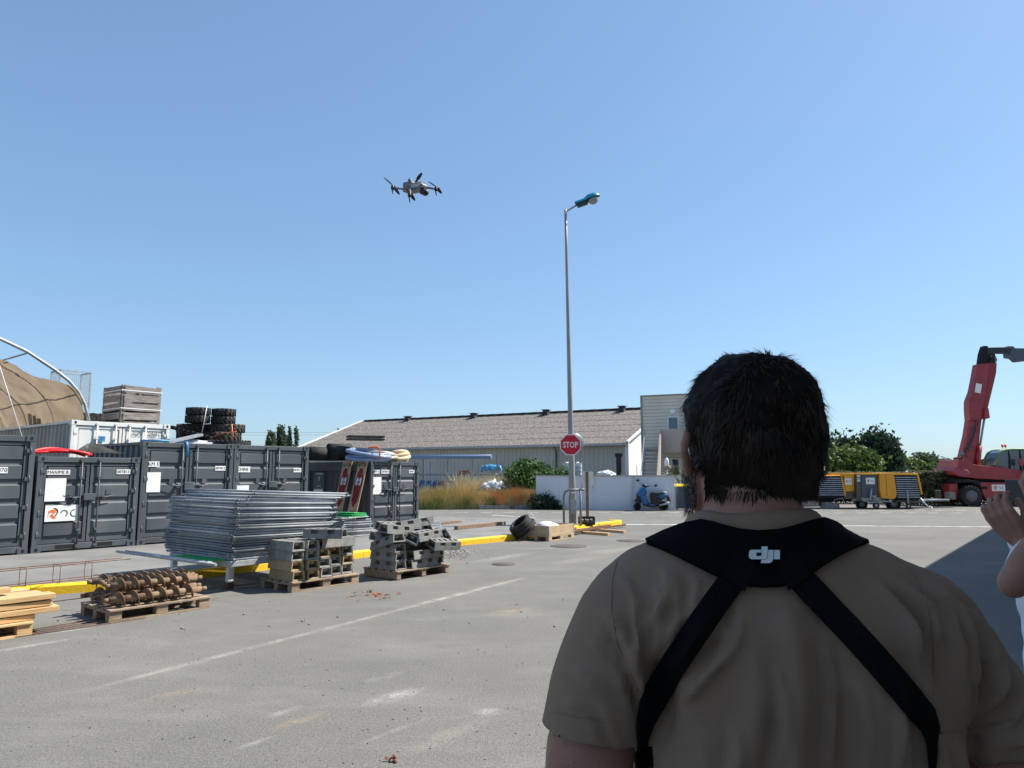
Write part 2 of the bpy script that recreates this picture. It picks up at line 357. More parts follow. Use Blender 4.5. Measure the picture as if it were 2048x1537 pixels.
        f = mul(mul(mul(ab(sx.outputs[0], .8, 1), ab(sx.outputs[1], .1, 1)), ramp(noi(5, 8, .8), .38, .62)), grain); base = mix(mul(f, k), base, (.46, .43, .36))
    L.new(base, b.inputs['Base Color'])
    bp = N.new('ShaderNodeBump'); bp.inputs['Strength'].default_value = .55; bp.inputs['Distance'].default_value = .006
    L.new(noi(130, 3, .7), bp.inputs['Height']); L.new(bp.outputs[0], b.inputs['Normal']); return m
MAS = ground_mat()
tag(MB().add([(-2500, -60, 0), (2500, -60, 0), (2500, 4500, 0), (-2500, 4500, 0)], [(0, 1, 2, 3)]).build('ground', MAS), kind='structure')
# fields beyond the road
fld = mat('dry_field', (.20, .17, .09), (.13, .14, .06), .05, .95)
tag(MB().add([(-2400, 56, .008), (2400, 56, .008), (2400, 4400, .008), (-2400, 4400, .008)], [(0, 1, 2, 3)]).build('field', fld), kind='structure')
MPAV = mat('pavement_asphalt', (.150, .147, .138), (.205, .20, .185), 1.2, .9, 0, .5, 120, detail=9)
kpx = [(-60, 1209), (60, 1193), (228, 1181), (420, 1155), (640, 1127), (872, 1097), (1030, 1081), (1146, 1062), (1240, 1050)]
kp = [G(*p) for p in kpx]
kp = [kp[0] - U1 * 9] + kp
end = kp[-1]; kp[-1:] = [end, end + Vector((.1, .28, 0)), end + Vector((-.25, .6, 0))]
back = [Vector((-2.5, 25.5, 0)), Vector((-11, 28.5, 0)), Vector((-60, 28.5, 0)), Vector((-60, -4, 0)), kp[0] + Vector((-12, 0, 0))]
loop = kp + back; n = len(loop)
def loft_poly(mb, pts, z0, z1, m=0):
    k = len(pts); mb.add([(p.x, p.y, z0) for p in pts] + [(p.x, p.y, z1) for p in pts], [tuple(range(k, 2 * k))] + [(i, (i + 1) % k, (i + 1) % k + k, i + k) for i in range(k)], m)
def offs(pts, d):
    o = []
    for i, p in enumerate(pts):
        t = (pts[min(i + 1, len(pts) - 1)] - pts[max(i - 1, 0)]).normalized(); o.append(p + Vector((-t.y, t.x, 0)) * d)
    return o
inn = offs(kp, .15)
pv = MB(); loft_poly(pv, inn + back, 0.001, PV); tag(pv.build('pavement', MPAV), kind='structure')
# painted kerb as individual stones
kb = MB(); M['kerbmix'] = mat('painted_kerb_chipped', (.82, .50, .015), (.30, .24, .15), 2.2, .75, 0, .4, 25, lo=.66, hi=.7, detail=8)
for i in range(len(kp) - 1):
    a, b = kp[i], kp[i + 1]; ia, ib = inn[i], inn[i + 1]; L_ = (b - a).length; k = max(1, round(L_ / 1.0))
    for j in range(k):
        s = (j / k); e = ((j + 1) / k) - .008 / L_
        q = [a.lerp(b, s), a.lerp(b, e), ia.lerp(ib, e), ia.lerp(ib, s)]
        lo = [(p.x, p.y, 0) for p in q]; ch = [q[0].lerp(q[3], .16), q[1].lerp(q[2], .16)]
        vs = lo + [(q[0].x, q[0].y, .11), (q[1].x, q[1].y, .11), (ch[0].x, ch[0].y, .135), (ch[1].x, ch[1].y, .135), (q[2].x, q[2].y, .135), (q[3].x, q[3].y, .135)]
        kb.add(vs, [(0, 1, 5, 4), (4, 5, 7, 6), (6, 7, 8, 9), (1, 2, 8, 7, 5), (0, 4, 6, 9, 3)])
tag(kb.build('kerb', M['kerbmix']), kind='structure')
# painted road lines, worn
wl = mat('worn_road_paint', (.62, .62, .59), (.32, .32, .30), 3.5, .8, detail=8, lo=.45, hi=.66)
rl = MB()
def strip(a, b, wd, z=.004):
    t = (b - a).normalized(); nn = Vector((-t.y, t.x, 0)) * wd / 2
    rl.add([(p.x, p.y, z) for p in (a - nn, b - nn, b + nn, a + nn)], [(0, 1, 2, 3)])
strip(G(1252, 1049.5), G(1392, 1050), .22); strip(G(1392, 1050), G(1998, 1054.5), .16)
for x in range(915, 2060, 47): strip(G(x, 1026 + (x - 1200) * .001), G(x + 21, 1026 + (x - 1200) * .001), .12)
for x in range(1380, 2060, 41): strip(G(x, 1021.5), G(x + 20, 1021.5), .12)
strip(G(985, 1031), G(1070, 1036), .15)
tag(rl.build('road_markings', wl), kind='structure')
def cover(px, py, r, lab):
    p = G(px, py); c = MB(); c.lathe([(r, 0), (r, .006), (r * .9, .009), (r * .88, .005), (r * .86, .009), (0.001, .009)], 28)
    o = c.build('manhole_cover', mat('cast_iron', (.05, .045, .04), (.11, .09, .07), 12, .8), loc=(p.x, p.y, .001)); return tag(o, lab, 'manhole cover')
cover(1137, 1093, .42, 'dark iron manhole cover in front of the wooden collar crate')
cover(1262, 1082, .36, 'rusty manhole cover just left of the near person\'s shoulder in the asphalt')
cover(1007, 1129, .22, 'small dark drain cover in the open asphalt between blocks and near person')
# scraps on the asphalt
rdd = random.Random(4)
lf = MB()
for _ in range(46):
    p = G(745, 1192) + Vector((rdd.gauss(0, .16), rdd.gauss(0, .2), .012)); a = rdd.uniform(0, 6.3)
    l_ = rdd.uniform(.02, .05); d = Vector((math.cos(a), math.sin(a), rdd.uniform(-.1, .5))) * l_; e = Vector((-math.sin(a), math.cos(a), .3)) * l_ * .4
    lf.add([p - d, p + e, p + d, p - e], [(0, 1, 2, 3)])
tag(lf.build('dead_leaves', mat('dead_leaf', (.22, .07, .04), (.3, .13, .07), 20, .9)), 'scatter of red brown dead leaves on the asphalt', 'leaves', kind='stuff')
gv = MB()
for _ in range(420):
    if rdd.random() < .45: p = G(900 + rdd.gauss(0, 22), 1108 + rdd.gauss(0, 6))
    else: p = G(rdd.uniform(0, 1150), rdd.uniform(1200, 1530))
    s = rdd.uniform(.003, .008) if p.y < 8 else rdd.uniform(.008, .02); gv.ball((p.x, p.y, s * .5), (s, s * .8, s * .6), 5, 4)
tag(gv.build('gravel', mat('loose_gravel', (.12, .1, .085), (.3, .27, .23), 5, .9)), 'loose gravel crumbs lying on the asphalt', 'gravel', kind='stuff')
br_ = MB(); p = G(783, 1524)
for k in range(7): br_.box(p + Vector((rdd.uniform(-.03, .03), rdd.uniform(-.02, .02), .006 + .004 * k)), (.022, .015, .008), rot(rdd.uniform(0, 60), rdd.uniform(0, 60), rdd.uniform(0, 180)))
tag(br_.build('brick_fragment', mat('brick_red', (.22, .08, .05), rough=.9)), 'crumbled red brick fragment at the bottom edge of the asphalt', 'debris')
# hall on the right: only its shadow is seen
hs = G(2000, 1056) + Vector((4.79, 1.556, 0))
hall = thing('hall_building', 'tall hall out of view on the right, casting the shade over the people', 'building', (hs.x, hs.y, 0), GA)
b = MB(); b.bx(-34, 0, -16, 0, 0, 6.0); b.build('wall', M['cladding'], hall)
b = MB(); b.bx(-34.1, .1, -16.1, .1, 6.001, 6.12); b.build('roof_edge', M['steel_dull'], hall)
# ---------------- containers ----------------
def corr_x(mb, x0, x1, y, z0, z1, per, dep, m=0, side=-1, fl=.38):     # vertical ribs along x at plane y
    n = max(1, round((x1 - x0) / per)); p = (x1 - x0) / n; pr = []
    for i in range(n):
        a = x0 + i * p
        pr += [(a, 0), (a + p * fl, 0), (a + p * .5, 1), (a + p * (.5 + fl), 1)]
    pr.append((x1, 0)); vs = []
    for (x, d) in pr: vs += [(x, y + side * d * dep, z0), (x, y + side * d * dep, z1)]
    mb.add(vs, [(2 * i, 2 * i + 2, 2 * i + 3, 2 * i + 1) for i in range(len(pr) - 1)], m)
def corr_y(mb, y0, y1, x, z0, z1, per, dep, m=0, side=-1, fl=.38):
    t = MB(); corr_x(t, y0, y1, 0, z0, z1, per, dep, 0, side, fl)
    mb.add([(x + v[1], v[0], v[2]) for v in t.V], t.F, m)
def container(name, label, t0, Wd, Ht, Ln, small=False, mt='dgrey', side_mt=None, loc=None, bars=2, per=.46, off=0, ribs=5, simple=False):
    loc = loc or (ROW + U1 * t0); c = thing(name, label, 'container', loc, GA); m = M[mt]; sm = M[side_mt] if side_mt else m
    b = MB(); pw = .10
    b.bx(0, pw, 0, .1, .0, Ht); b.bx(Wd - pw, Wd, 0, .1, 0, Ht); b.bx(0, pw, Ln - .1, Ln, 0, Ht); b.bx(Wd - pw, Wd, Ln - .1, Ln, 0, Ht)
    b.bx(pw, Wd - pw, 0.012, .1, Ht - .12, Ht - .012); b.bx(pw, Wd - pw, .012, .1, .03, .03 + .12)
    b.bx(.005, .075, .1, Ln - .1, Ht - .075, Ht - .01); b.bx(Wd - .075, Wd - .005, .1, Ln - .1, Ht - .075, Ht - .01)
    b.bx(.005, .075, .1, Ln - .1, .03, .16); b.bx(Wd - .075, Wd - .005, .1, Ln - .1, .03, .16); b.bx(pw, Wd - pw, Ln - .1, Ln - .01, Ht - .12, Ht - .012)
    b.build('frame', m, c, bevel=.006)
    b = MB(); corr_y(b, .1, Ln - .1, .05, .16, Ht - .075, .27, .035, 0, 1); corr_y(b, .1, Ln - .1, Wd - .05, .16, Ht - .075, .27, .035, 0, -1)
    corr_x(b, pw, Wd - pw, Ln - .05, .16, Ht - .12, .27, .03)
    b.build('side_panel', sm, c, fix=False)
    b = MB(); t = MB(); corr_x(t, .1, Ln - .1, 0, .075, Wd - .075, .22, .018); b.add([(v[2], v[0], Ht - .03 - v[1] * 1.0 - .02) for v in t.V], t.F)
    b.build('roof', m, c, fix=False)
    for (x, z) in ((0, 0), (Wd - .165, 0), (0, Ht - .115), (Wd - .165, Ht - .115)):
        b = MB(); b.bx(x - .004, x + .169, -.006, .17, z - .002, z + .118); b.prism(oval(x + .085, z + .058, .03, .038), -.0085, -.005, 1)  # flat black oval paints the shaded casting hole
        b.build('corner_casting', [m, M['dark']], c, bevel=.008)
    if small:
        for x in (.42, Wd - .82): b = MB(); b.bx(x, x + .36, .0095, .02, .052, .128); b.build('forklift_pocket', M['dark'], c)  # thin black plates paint the shade inside the pocket openings
    dz0, dz1 = .165, Ht - .135; mid = Wd / 2
    for k, (x0, x1) in enumerate(((pw + .012, mid - .012), (mid + .012, Wd - pw - .012))):
        b = MB(); fy = .055
        b.bx(x0, x0 + .06, fy - .02, fy + .02, dz0, dz1); b.bx(x1 - .06, x1, fy - .02, fy + .02, dz0, dz1)
        b.bx(x0 + .06, x1 - .06, fy - .018, fy + .02, dz1 - .055, dz1); b.bx(x0 + .06, x1 - .06, fy - .018, fy + .02, dz0, dz0 + .055)
        pr = [(dz0 + .055, 1)]
        if mt == 'cwhite': pr = [(dz0 + .05, .4), (dz1 - .05, .4)]
        else:
            q = (dz1 - dz0 - .11) / ribs
            for i in range(ribs):
                a = dz0 + .055 + i * q; pr += [(a + q * .25, 1), (a + q * .27, .0), (a + q * .91, .0), (a + q * .995, 1)]
            pr.append((dz1 - .055, 1))
        vs = []
        xa, xb = x0 + .06, x1 - .06
        for (z, d) in pr:
            y = fy - .014 + d * .034; vs += [(xa, y + (.03 if d < .5 else 0), z), (xa + .035, y, z), (xb - .035, y, z), (xb, y + (.03 if d < .5 else 0), z)]
        fs = [(4 * i + j, 4 * i + j + 1, 4 * i + j + 5, 4 * i + j + 4) for i in range(len(pr) - 1) for j in range(3)]
        b.add(vs, fs); b.bx(xa, xb, fy + .03, fy + .036, dz0 + .03, dz1 - .03, 0)
        d_ = b.build('door', m, c, bevel=0)
        hx = x0 - .02 if k == 0 else x1 + .02
        for q in range(4):
            z = dz0 + .15 + q * (dz1 - dz0 - .35) / 3; hb = MB(); hb.bx(hx - .05, hx + .06, .005, .035, z, z + .075); hb.tube([(hx - .02 if k == 0 else hx + .02, .0, z - .03), (hx - .02 if k == 0 else hx + .02, .0, z + .1)], .012, 6)
            hb.build('hinge', m, d_)
        bxs = [x1 - .16] if bars == 2 else [.6, 1.05]
        if k == 1: bxs = [x0 + .16] if bars == 2 else [1.39, 1.80]
        for x in bxs:
            lb = MB(); lb.tube([(x, .0, .075), (x, .0, Ht - .04)], .016, 8)
            for z in (.09, dz0 + .25, dz1 - .3, Ht - .07): lb.bx(x - .035, x + .035, -.02, .035, z - .025, z + .025)
            lb.build('locking_bar', m, c)
            hd = MB(); zz = Ht * .565; s = -1 if k == 0 else 1
            hd.tube([(x, -.03, zz), (x + s * .12, -.045, zz - .01), (x + s * .33, -.035, zz + .03)], .012, 6); hd.bx(x + s * .1 - .03, x + s * .1 + .03, -.04, .04, zz - .05, zz + .02)
            hd.prism([(x + s * .16, zz + .04), (x + s * .27, zz + .04), (x + s * .27, zz + .15), (x + s * .16, zz + .15)], .03, .036)
            hd.build('handle', m, c)
    if mt == 'dgrey':
        g = MB(); g.bx(mid - .11, mid + .11, -.03, .03, Ht * .53, Ht * .6); g.build('lock_guard', m, c, bevel=.006)
    return c
def plate(c, x0, x1, z0, z1, s=None, y=.034, size=None, skew=0, name='label_plate'):
    b = MB(); b.prism([(x0, z0), (x1, z0), (x1, z1), (x0, z1)], y - .004, y); p = b.build(name, M['white'], c)
    if s: text('lettering', s, size or (z1 - z0) * .9, M['ink'], p, ((x0 + x1) / 2, y - .006, (z0 + z1) / 2))
    return p
LC = 'grey steel storage container '
c1 = container('storage_container', LC + 'marked 007870 cut off by the left edge of the photo', -2.42, 2.36, 2.30, 3.0)
plate(c1, 1.60, 1.93, 1.56, 1.68, '007870')
c2 = container('storage_container', LC + 'that is the low one with the company sign and white sheet', 0, 1.96, 1.90, 1.95, small=True, ribs=4)
plate(c2, .18, .60, 1.53, 1.63, 'MAXIME B.', size=.085); plate(c2, 1.50, 1.78, 1.54, 1.64, '007813', size=.085)
plate(c2, .17, .54, 1.0, 1.46, y=.028, name='paper_sheet'); roc(c2, .50, .76, .026, .60, .32)
c3 = container('storage_container', LC + 'marked KM 5 with blue strap, right of the low one', 2.0, 2.16, 2.26, 3.0)
plate(c3, .16, .40, 1.70, 1.82, "KM 5'"); plate(c3, .14, .44, 1.14, 1.58, y=.028, name='paper_sheet'); plate(c3, 1.72, 1.98, 1.62, 1.73, '007812', size=.08)
c4 = container('storage_container', LC + 'with black tyre disc on its roof, behind the fence panel stack', 4.18, 2.14, 2.26, 3.0)
plate(c4, .14, .46, 1.58, 1.72, 'CHINE 2', size=.1); plate(c4, 1.70, 1.94, 1.58, 1.69, '007811', size=.08); plate(c4, .12, .44, 1.0, 1.26, y=.028, name='paper_sheet')
c5 = container('storage_container', LC + 'standing apart under the hose coils with two leaning painted boards', 8.46, 1.92, 1.90, 3.05, ribs=4, small=True)
plate(c5, .13, .35, 1.54, 1.66, 'KM 12', size=.075); plate(c5, .42, .74, 1.54, 1.65, '007814', size=.085); plate(c5, 1.52, 1.74, 1.55, 1.65, '0078', size=.08); plate(c5, .11, .42, .94, 1.44, y=.028, name='paper_sheet')
b = MB(); b.bx(-.002, .004, .2, 2.95, 1.62, 1.83)
b.build('side_header', M['dgrey'], c5)
b = MB(); b.bx(-.004, .048, 2.2, 2.72, 1.02, 1.58); sp = b.build('side_plate', M['dgrey'], c5)
for s, z, sz in (('12 MAXI', 1.53, .09), ('7', 1.36, .2), ('KM 12', 1.15, .07)): text('lettering', s, sz, M['white'], sp, (-.006, 2.46, z), (math.pi / 2, 0, -math.pi / 2))
b = MB(); b.prism([(2.22, .96), (2.7, .96), (2.7, 1.06), (2.26, 1.06)], -.008, -.004, 0, 'x'); b.build('side_sticker', M['white'], c5)
# white high-cube container behind and the row behind
w0 = W(144, 840, 17.6); wl_ = Vector((w0.x, w0.y, 0.12))
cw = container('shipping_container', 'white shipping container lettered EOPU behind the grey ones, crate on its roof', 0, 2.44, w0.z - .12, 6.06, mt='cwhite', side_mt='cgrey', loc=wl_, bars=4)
HW = w0.z - .12
text('lettering', 'EOPU', .13, M['ink'], cw, (1.60, .025, HW - .28), sx=.8); text('lettering', '208681 2', .13, M['ink'], cw, (2.05, .025, HW - .28), sx=.8); text('lettering', '22G1', .12, M['ink'], cw, (1.98, .025, HW - .44), sx=.8)
b = MB(); b.bx(.62, .80, .005, .02, HW - .52, HW - .38); b.build('blue_sticker', M['tarpblue'], cw)
cb = container('storage_container', 'dark container in the back row carrying the big tyres on its roof', 0, 2.44, 2.59, 6.0, loc=(W(345, 900, 21.5).x, 21.5, .12), bars=2)
cd = container('storage_container', 'plain container far behind at left carrying the mesh cage on its roof', 0, 2.44, 2.6, 3.0, mt='cwhite', loc=(W(150, 840, 27).x, 27, .12), bars=4)
# things on the roofs ---------------------------------------------------
z2 = PV + 1.90; rd = random.Random(7)
def onrow(t, d, z): return ROW + U1 * t + U2 * d + Vector((0, 0, z - ROW.z))
for k in range(5):
    b = MB(); pts = []
    for i in range(14):
        u = i / 13; t = -.1 + 1.15 * u + .04 * k; d = .5 + .25 * math.sin(u * 3 + k) + .08 * k; pts.append(onrow(t, d, z2 + .03 + .15 * math.sin(math.pi * u) * (1 - k * .2) + .012 * k))
    tag(b.tube(pts, .028, 8).build('red_hose', M['redplastic']), ['topmost', 'second', 'third', 'fourth', 'lowest'][k] + ' of the bent red hoses on the low container roof', 'hose', 'red hoses on the low container')
b = MB()
for k in range(9):
    s = onrow(.80, .45, z2 + .05); q = [s + U1 * l * (1.05 - .035 * k) + U2 * (.05 * k * l) + Vector((0, 0, (.035 + .026 * k) * math.sin(min(1, l * 1.15) * 2.4) + .02)) for l in (0, .2, .4, .6, .8, .95)]
    b.tube(q, .011, 6)
tag(b.build('cable_bundle', M['black']), 'fanned bundle of thin black conduits beside the red hoses', 'cables')
# crate on white container
def slat_crate(loc, a, lab):
    c = thing('wooden_crate', lab, 'crate', loc, a); Wd, Dp, H = 1.02, 1.2, 1.02; rd = random.Random(3)
    for (x, y) in ((0.05, .05), (Wd - .05, .05), (.05, Dp - .05), (Wd - .05, Dp - .05)):
        MB().bx(x - .05, x + .05, y - .05, y + .05, 0, H).build('corner_post', M['greywood'], c, bevel=.004)
    b = MB()
    for i in range(4):
        z = .1 + i * .235
        for y in (-.015, Dp + .015): b.box((Wd / 2, y, z + .095), (Wd - .1, .022, .19), rot(0, rd.uniform(-2.4, 2.4), 0))
        for x in (-.015, Wd + .015): b.box((x, Dp / 2, z + .095), (.022, Dp - .1, .19), rot(rd.uniform(-1.5, 1.5), 0, 0))
    b.build('slats', M['greywood'], c, bevel=.003)
    b = MB(); b.bx(0, Wd, 0, Dp, 0, .05); b.bx(.02, Wd - .02, .02, Dp - .02, .5, .52); b.build('floor', M['greywood'], c)
    b = MB()
    for z in (.86, .38): b.bx(-.03, Wd + .03, -.031, -.029, z, z + .025); b.bx(-.031, -.029, -.03, Dp, z, z + .025)
    b.build('strap', M['white'], c); return c
slat_crate(cw.location + U1 * 1.24 + U2 * .25 + Vector((0, 0, HW + .004)), GA, 'weathered slatted wooden crate with pale straps on the white container')
# mesh cage
p = W(128, 738, 27.5)
c = thing('mesh_cage', 'grey wire mesh cage standing behind the torn tarpaulin', 'cage', (p.x - .3, 27.8, 2.72), GA)
b = MB(); hh = p.z - 2.72
for (x, y) in ((0, 0), (1.1, 0), (0, 1), (1.1, 1)): b.bar((x, y, 0), (x, y, hh), .05, .05)
for z in (0.03, hh * .6, hh): b.bar((0, 0, z), (1.1, 0, z), .05, .05); b.bar((0, 1, z), (1.1, 1, z), .05, .05); b.bar((0, 0, z), (0, 1, z), .05, .05); b.bar((1.1, 0, z), (1.1, 1, z), .05, .05)
b.build('frame', M['steel_dull'], c)
b = MB()
for i in range(14): x = i * 1.1 / 13; b.bar((x, 0, 0), (x, 0, hh), .008, .008); b.bar((x, 1, 0), (x, 1, hh), .008, .008); y = i / 13; b.bar((0, y, 0), (0, y, hh), .008, .008); b.bar((1.1, y, 0), (1.1, y, hh), .008, .008)
for i in range(int(hh / .09)): z = i * .09; b.bar((0, 0, z), (1.1, 0, z), .008, .008); b.bar((0, 0, z), (0, 1, z), .008, .008); b.bar((1.1, 0, z), (1.1, 1, z), .008, .008)
b.build('wire_mesh', M['steel_dull'], c)
# tunnel shelter on the white container
arch = [(0, 0), (.06, .22), (.12, .42), (.29, .72), (.52, .97), (.835, 1.2), (1.46, 1.58), (1.9, 1.76), (2.6, 2.02), (3.4, 2.24), (4.4, 2.42), (5.4, 2.5)]
arch = arch + [(10.8 - a, h) for a, h in reversed(arch[:-1])]
sh = thing('tunnel_shelter', 'torn brown tarpaulin shelter on steel hoops over the white container', 'shelter', cw.location + U1 * .42 + Vector((0, 0, HW + .004)), GA)
for k, d in enumerate((.1, 2.2, 4.3, 6.4, 8.6)):
    MB().tube([(-a, d, h) for a, h in arch], .04 if k == 0 else .035, 8).build('hoop', M['steel_dull'], sh)
for i in (3, 6, 9): a, h = arch[i]; MB().tube([(-a, .1 if i != 6 else .1, h - .03), (-a, 9.0, h - .03)], .022, 6).build('purlin', M['steel_dull'], sh)
mt_ = mat('brown_tarpaulin', (.25, .19, .13), (.36, .28, .20), 1.6, .8, 0, .5, 5, detail=6)
t_ = mt_.node_tree; pb = t_.nodes['Principled BSDF']; trn = t_.nodes.new('ShaderNodeBsdfTranslucent'); mx = t_.nodes.new('ShaderNodeMixShader'); mx.inputs[0].default_value = .42
t_.links.new(pb.inputs['Base Color'].links[0].from_socket, trn.inputs[0]); t_.links.new(pb.outputs[0], mx.inputs[1]); t_.links.new(trn.outputs[0], mx.inputs[2]); t_.links.new(mx.outputs[0], t_.nodes['Material Output'].inputs[0])
def tarp(u, v):
    k = u * (len(arch) - 1) * .62; i = int(k); f = k - i; a = arch[i][0] * (1 - f) + arch[min(i + 1, len(arch) - 1)][0] * f; h = arch[i][1] * (1 - f) + arch[min(i + 1, len(arch) - 1)][1] * f
    st = .15 + 1.3 * min(1, max(0, (h - .85) / .9)) + .18 * noise.noise(Vector((a * 6, h * 6, 3))) + .3 * noise.noise(Vector((a * 1.5, 0, 9)))
    d = st + (9.2 - st) * v
    sag = .10 * math.sin(math.pi * ((d - .1) % 2.1) / 2.1) * (.4 + .6 * min(1, h)) + .035 * noise.noise(Vector((a * 2, d * 1.2, 1))) + .03 * noise.noise(Vector((a * 6, d * 4, 5)))
    return (-(a + .05 + sag * .4), d, max(.0, h - .05 - sag))
b = MB(); b.grid(tarp, 90, 76); b.build('tarpaulin', mt_, sh, fix=False)
b = MB(); b.tube([sh.matrix_basis.inverted() @ W(-30, 640, 15.8), sh.matrix_basis.inverted() @ onrow(.32, 1.6, z2)], .008, 5); b.build('guy_rope', M['sheetwhite'], sh)
# netted stack behind crate
p = cw.location + U1 * .4 + U2 * 3.2 + Vector((0, 0, HW))
tk = MB()
for k in range(9):
    for j in range(3): tk.box((k * .22, 0.3 * j, .18 + .12 * j), (.2, .26, .1), rot(0, 8, 0))
tk.bx(-.05, 1.95, -.1, .8, 0.02, .12)
tag(tk.build('rubber_track', M['rubber'], loc=p, rotz=GA), 'dark rubber track laid out behind the wooden crate on the white container', 'track')
# tyres
def tyre(R, wd, hole, nl, m, lab, loc, tread='chev', rtz=0, grp=None, tilt=None):
    b = MB(); h = wd / 2; pr = [(hole, -h * .7), (hole + .02, -h), (R * .86, -h), (R * .97, -h * .8), (R * .975, h * .8), (R * .86, h), (hole + .02, h), (hole, h * .7)]
    n = 32; vs = []
    for q, z in pr:
        for j in range(n): a = 2 * math.pi * j / n; vs.append((q * math.cos(a), q * math.sin(a), z))
    k = len(pr); b.add(vs, [(i * n + j, i * n + (j + 1) % n, ((i + 1) % k) * n + (j + 1) % n, ((i + 1) % k) * n + j) for i in range(k) for j in range(n)], 0, True)
    for j in range(nl):
        for s in (-1, 1):
            a = 2 * math.pi * (j + .25 * s) / nl; da = s * .16
            P0 = Vector((math.cos(a) * R * .975, math.sin(a) * R * .975, s * h * .92)); P1 = Vector((math.cos(a + da) * R * .975, math.sin(a + da) * R * .975, -s * h * .06))
            b.bar(P0, P1, R * .09, R * .07, 0, up=(math.cos(a), math.sin(a), 0))
    o = b.build('tyre', m); o.location = loc
    o.rotation_euler = tilt or (0, 0, rtz); return tag(o, lab, 'tyre', grp)
zt = cb.location.z + 2.59
q0 = W(396, 812, 22.5); q1 = W(442, 815, 22.7)
tt = [('top tyre of the left stack', q0.x, 22.5, 2), ('bottom tyre of the left stack', q0.x, 22.5, 1), ('top tyre of the right stack', q1.x, 22.9, 2), ('bottom tyre of the right stack', q1.x, 22.9, 1)]
zb = W(400, 847, 22.5).z
for n_, x, y, k in tt: tyre(.37, .235, .2, 18, M['rubber'], 'small black ' + n_ + ' on the back row container', (x + .01 * k, y, zb + .12 + .25 * (k - 1) + .0), grp='small black tyres')
zz = (zb - zt) / 2
for k, (px_, n_) in enumerate(((412, 'lower left'), (442, 'lower right'), (408, 'upper left'), (446, 'upper right'))):
    tyre(.56, zz * .97, .3, 22, M['rubber_dust'], 'large dusty tyre, ' + n_ + ' of the strapped four under the small tyres', (W(px_ - (2 if k % 2 == 0 else -2), 860, 22.9).x + (.0 if k % 2 else -.35), 23 + .12 * (k // 2), zt + zz * .5 + zz * (k // 2) + .003), grp='large dusty tyres')
b = MB(); xs = W(463, 860, 22.4)
b.tube([(W(464, 850, 22.35).x, 22.35, W(464, 849, 22.35).z), (W(466, 880, 22.35).x, 22.35, zt + .01)], .035, 5, flat=.3); b.tube([W(424, 876, 22.3), W(440, 868, 22.3), W(462, 864, 22.3), W(474, 864, 22.35)], .03, 5, flat=.3)
b.tube([W(355, 861, 22.3), W(368, 863, 22.3), W(376, 868, 22.3)], .03, 5)
tag(b.build('lashing_strap', M['orange']), 'orange lashing strap around the large dusty tyres', 'strap')
b = MB(); b.tube([W(414, 812, 22.0), W(404, 866, 22.0)], .012, 5); tag(b.build('rope', M['sheetwhite']), 'pale rope slanting down over the small tyres', 'rope')
tk = MB()
for k in range(10): tk.box((k * .13, .02 * k, .36 - .035 * k), (.11, .5, .06), rot(0, 10, 0)); tk.box((k * .13, .02 * k, .3 - .035 * k), (.11, .5, .03), rot(0, 10, 0))
tag(tk.build('rubber_track', M['rubber'], loc=(W(336, 843, 21.9).x, 22.1, zt + .05), rotz=.1), 'black rubber track sloping down left of the small tyres', 'track')
# bits on containers 3 and 4
z3 = PV + 2.26
b = MB(); b.box((0, 0, .03), (1.5, .8, .05)); b.box((.4, .2, .08), (.9, .6, .04), rot(0, 0, 12)); tag(b.build('panel_board', M['sheetwhite'], loc=onrow(3.55, 1.0, z3), rotz=GA), 'white flat boards lying on the roof near the blue strap', 'board')
b = MB(); b.box((0, 0, .12), (.9, .22, .06), rot(0, -14, 8)); b.box((.05, .2, .06), (.7, .3, .1)); tag(b.build('steel_offcut', M['steel_dull'], loc=onrow(3.2, .6, z3), rotz=GA), 'grey steel offcuts heaped on the roof edge under the tyres', 'scrap')
b = MB(); b.tube([onrow(3.0, .9, z3 + .02), onrow(2.98, .0, z3 + .02), onrow(2.98, -.03, z3 - .05), onrow(3.0, -.035, z3 - .34)], .04, 6, flat=.35); b.tube([onrow(2.2, .6, z3 + .03), onrow(2.6, .5, z3 + .05), onrow(3.0, .6, z3 + .04)], .03, 6)
tag(b.build('blue_strap', M['tarpblue']), 'blue webbing strap hanging over the container roof edge', 'strap')
tyre(.52, .1, .3, 30, M['rubber'], 'flat thin black tyre lying on the container roof right of the big tyres', onrow(4.45, .75, z3 + .055))
# on container 5
z5 = PV + 1.90; L5 = c5.location
def roll(loc, a, R, Ln, lab):
    b = MB(); pts = []; pr = []
    for i in range(60):
        t = i / 59 * math.pi * 6; r = R * (.25 + .75 * i / 59); pr.append((r * math.cos(t) * 1.25, R + r * math.sin(t)))
    vs = []
    for q, z in pr: vs += [(q, 0, z), (q, Ln, z)]
    b.add(vs, [(2 * i, 2 * i + 1, 2 * i + 3, 2 * i + 2) for i in range(59)], 0, True)
    o = b.build('rolled_mat', M['rubber'], loc=loc, rotz=a, fix=False); s = o.modifiers.new('s', 'SOLIDIFY'); s.thickness = R * .09
    return tag(o, lab, 'mat')
roll(L5 + U1 * .1 + U2 * 1.9 + Vector((0, 0, 1.91)), GA + 1.6, .24, 1.0, 'rolled black rubber mat lying at the back of the apart container roof')
roll(L5 + U1 * .5 + U2 * 1.6 + Vector((0, 0, 1.91)), GA + 1.2, .30, .7, 'taller rolled black rubber mat behind the blue grey hose coil')
tk = MB()
for s_ in range(2):
    for k in range(13): tk.box((k * .085, 0, .05 + .085 * s_), (.07, .5, .045)); 
    tk.bx(-.04, 1.06, -.22, .22, .065 + .085 * s_, .085 + .085 * s_)
tag(tk.build('rubber_track', M['rubber_dust'], loc=L5 + U1 * .1 + U2 * 1.2 + Vector((0, 0, 2.52)), rotz=GA - .5), 'dusty folded rubber track topmost over the rolled mats', 'track')
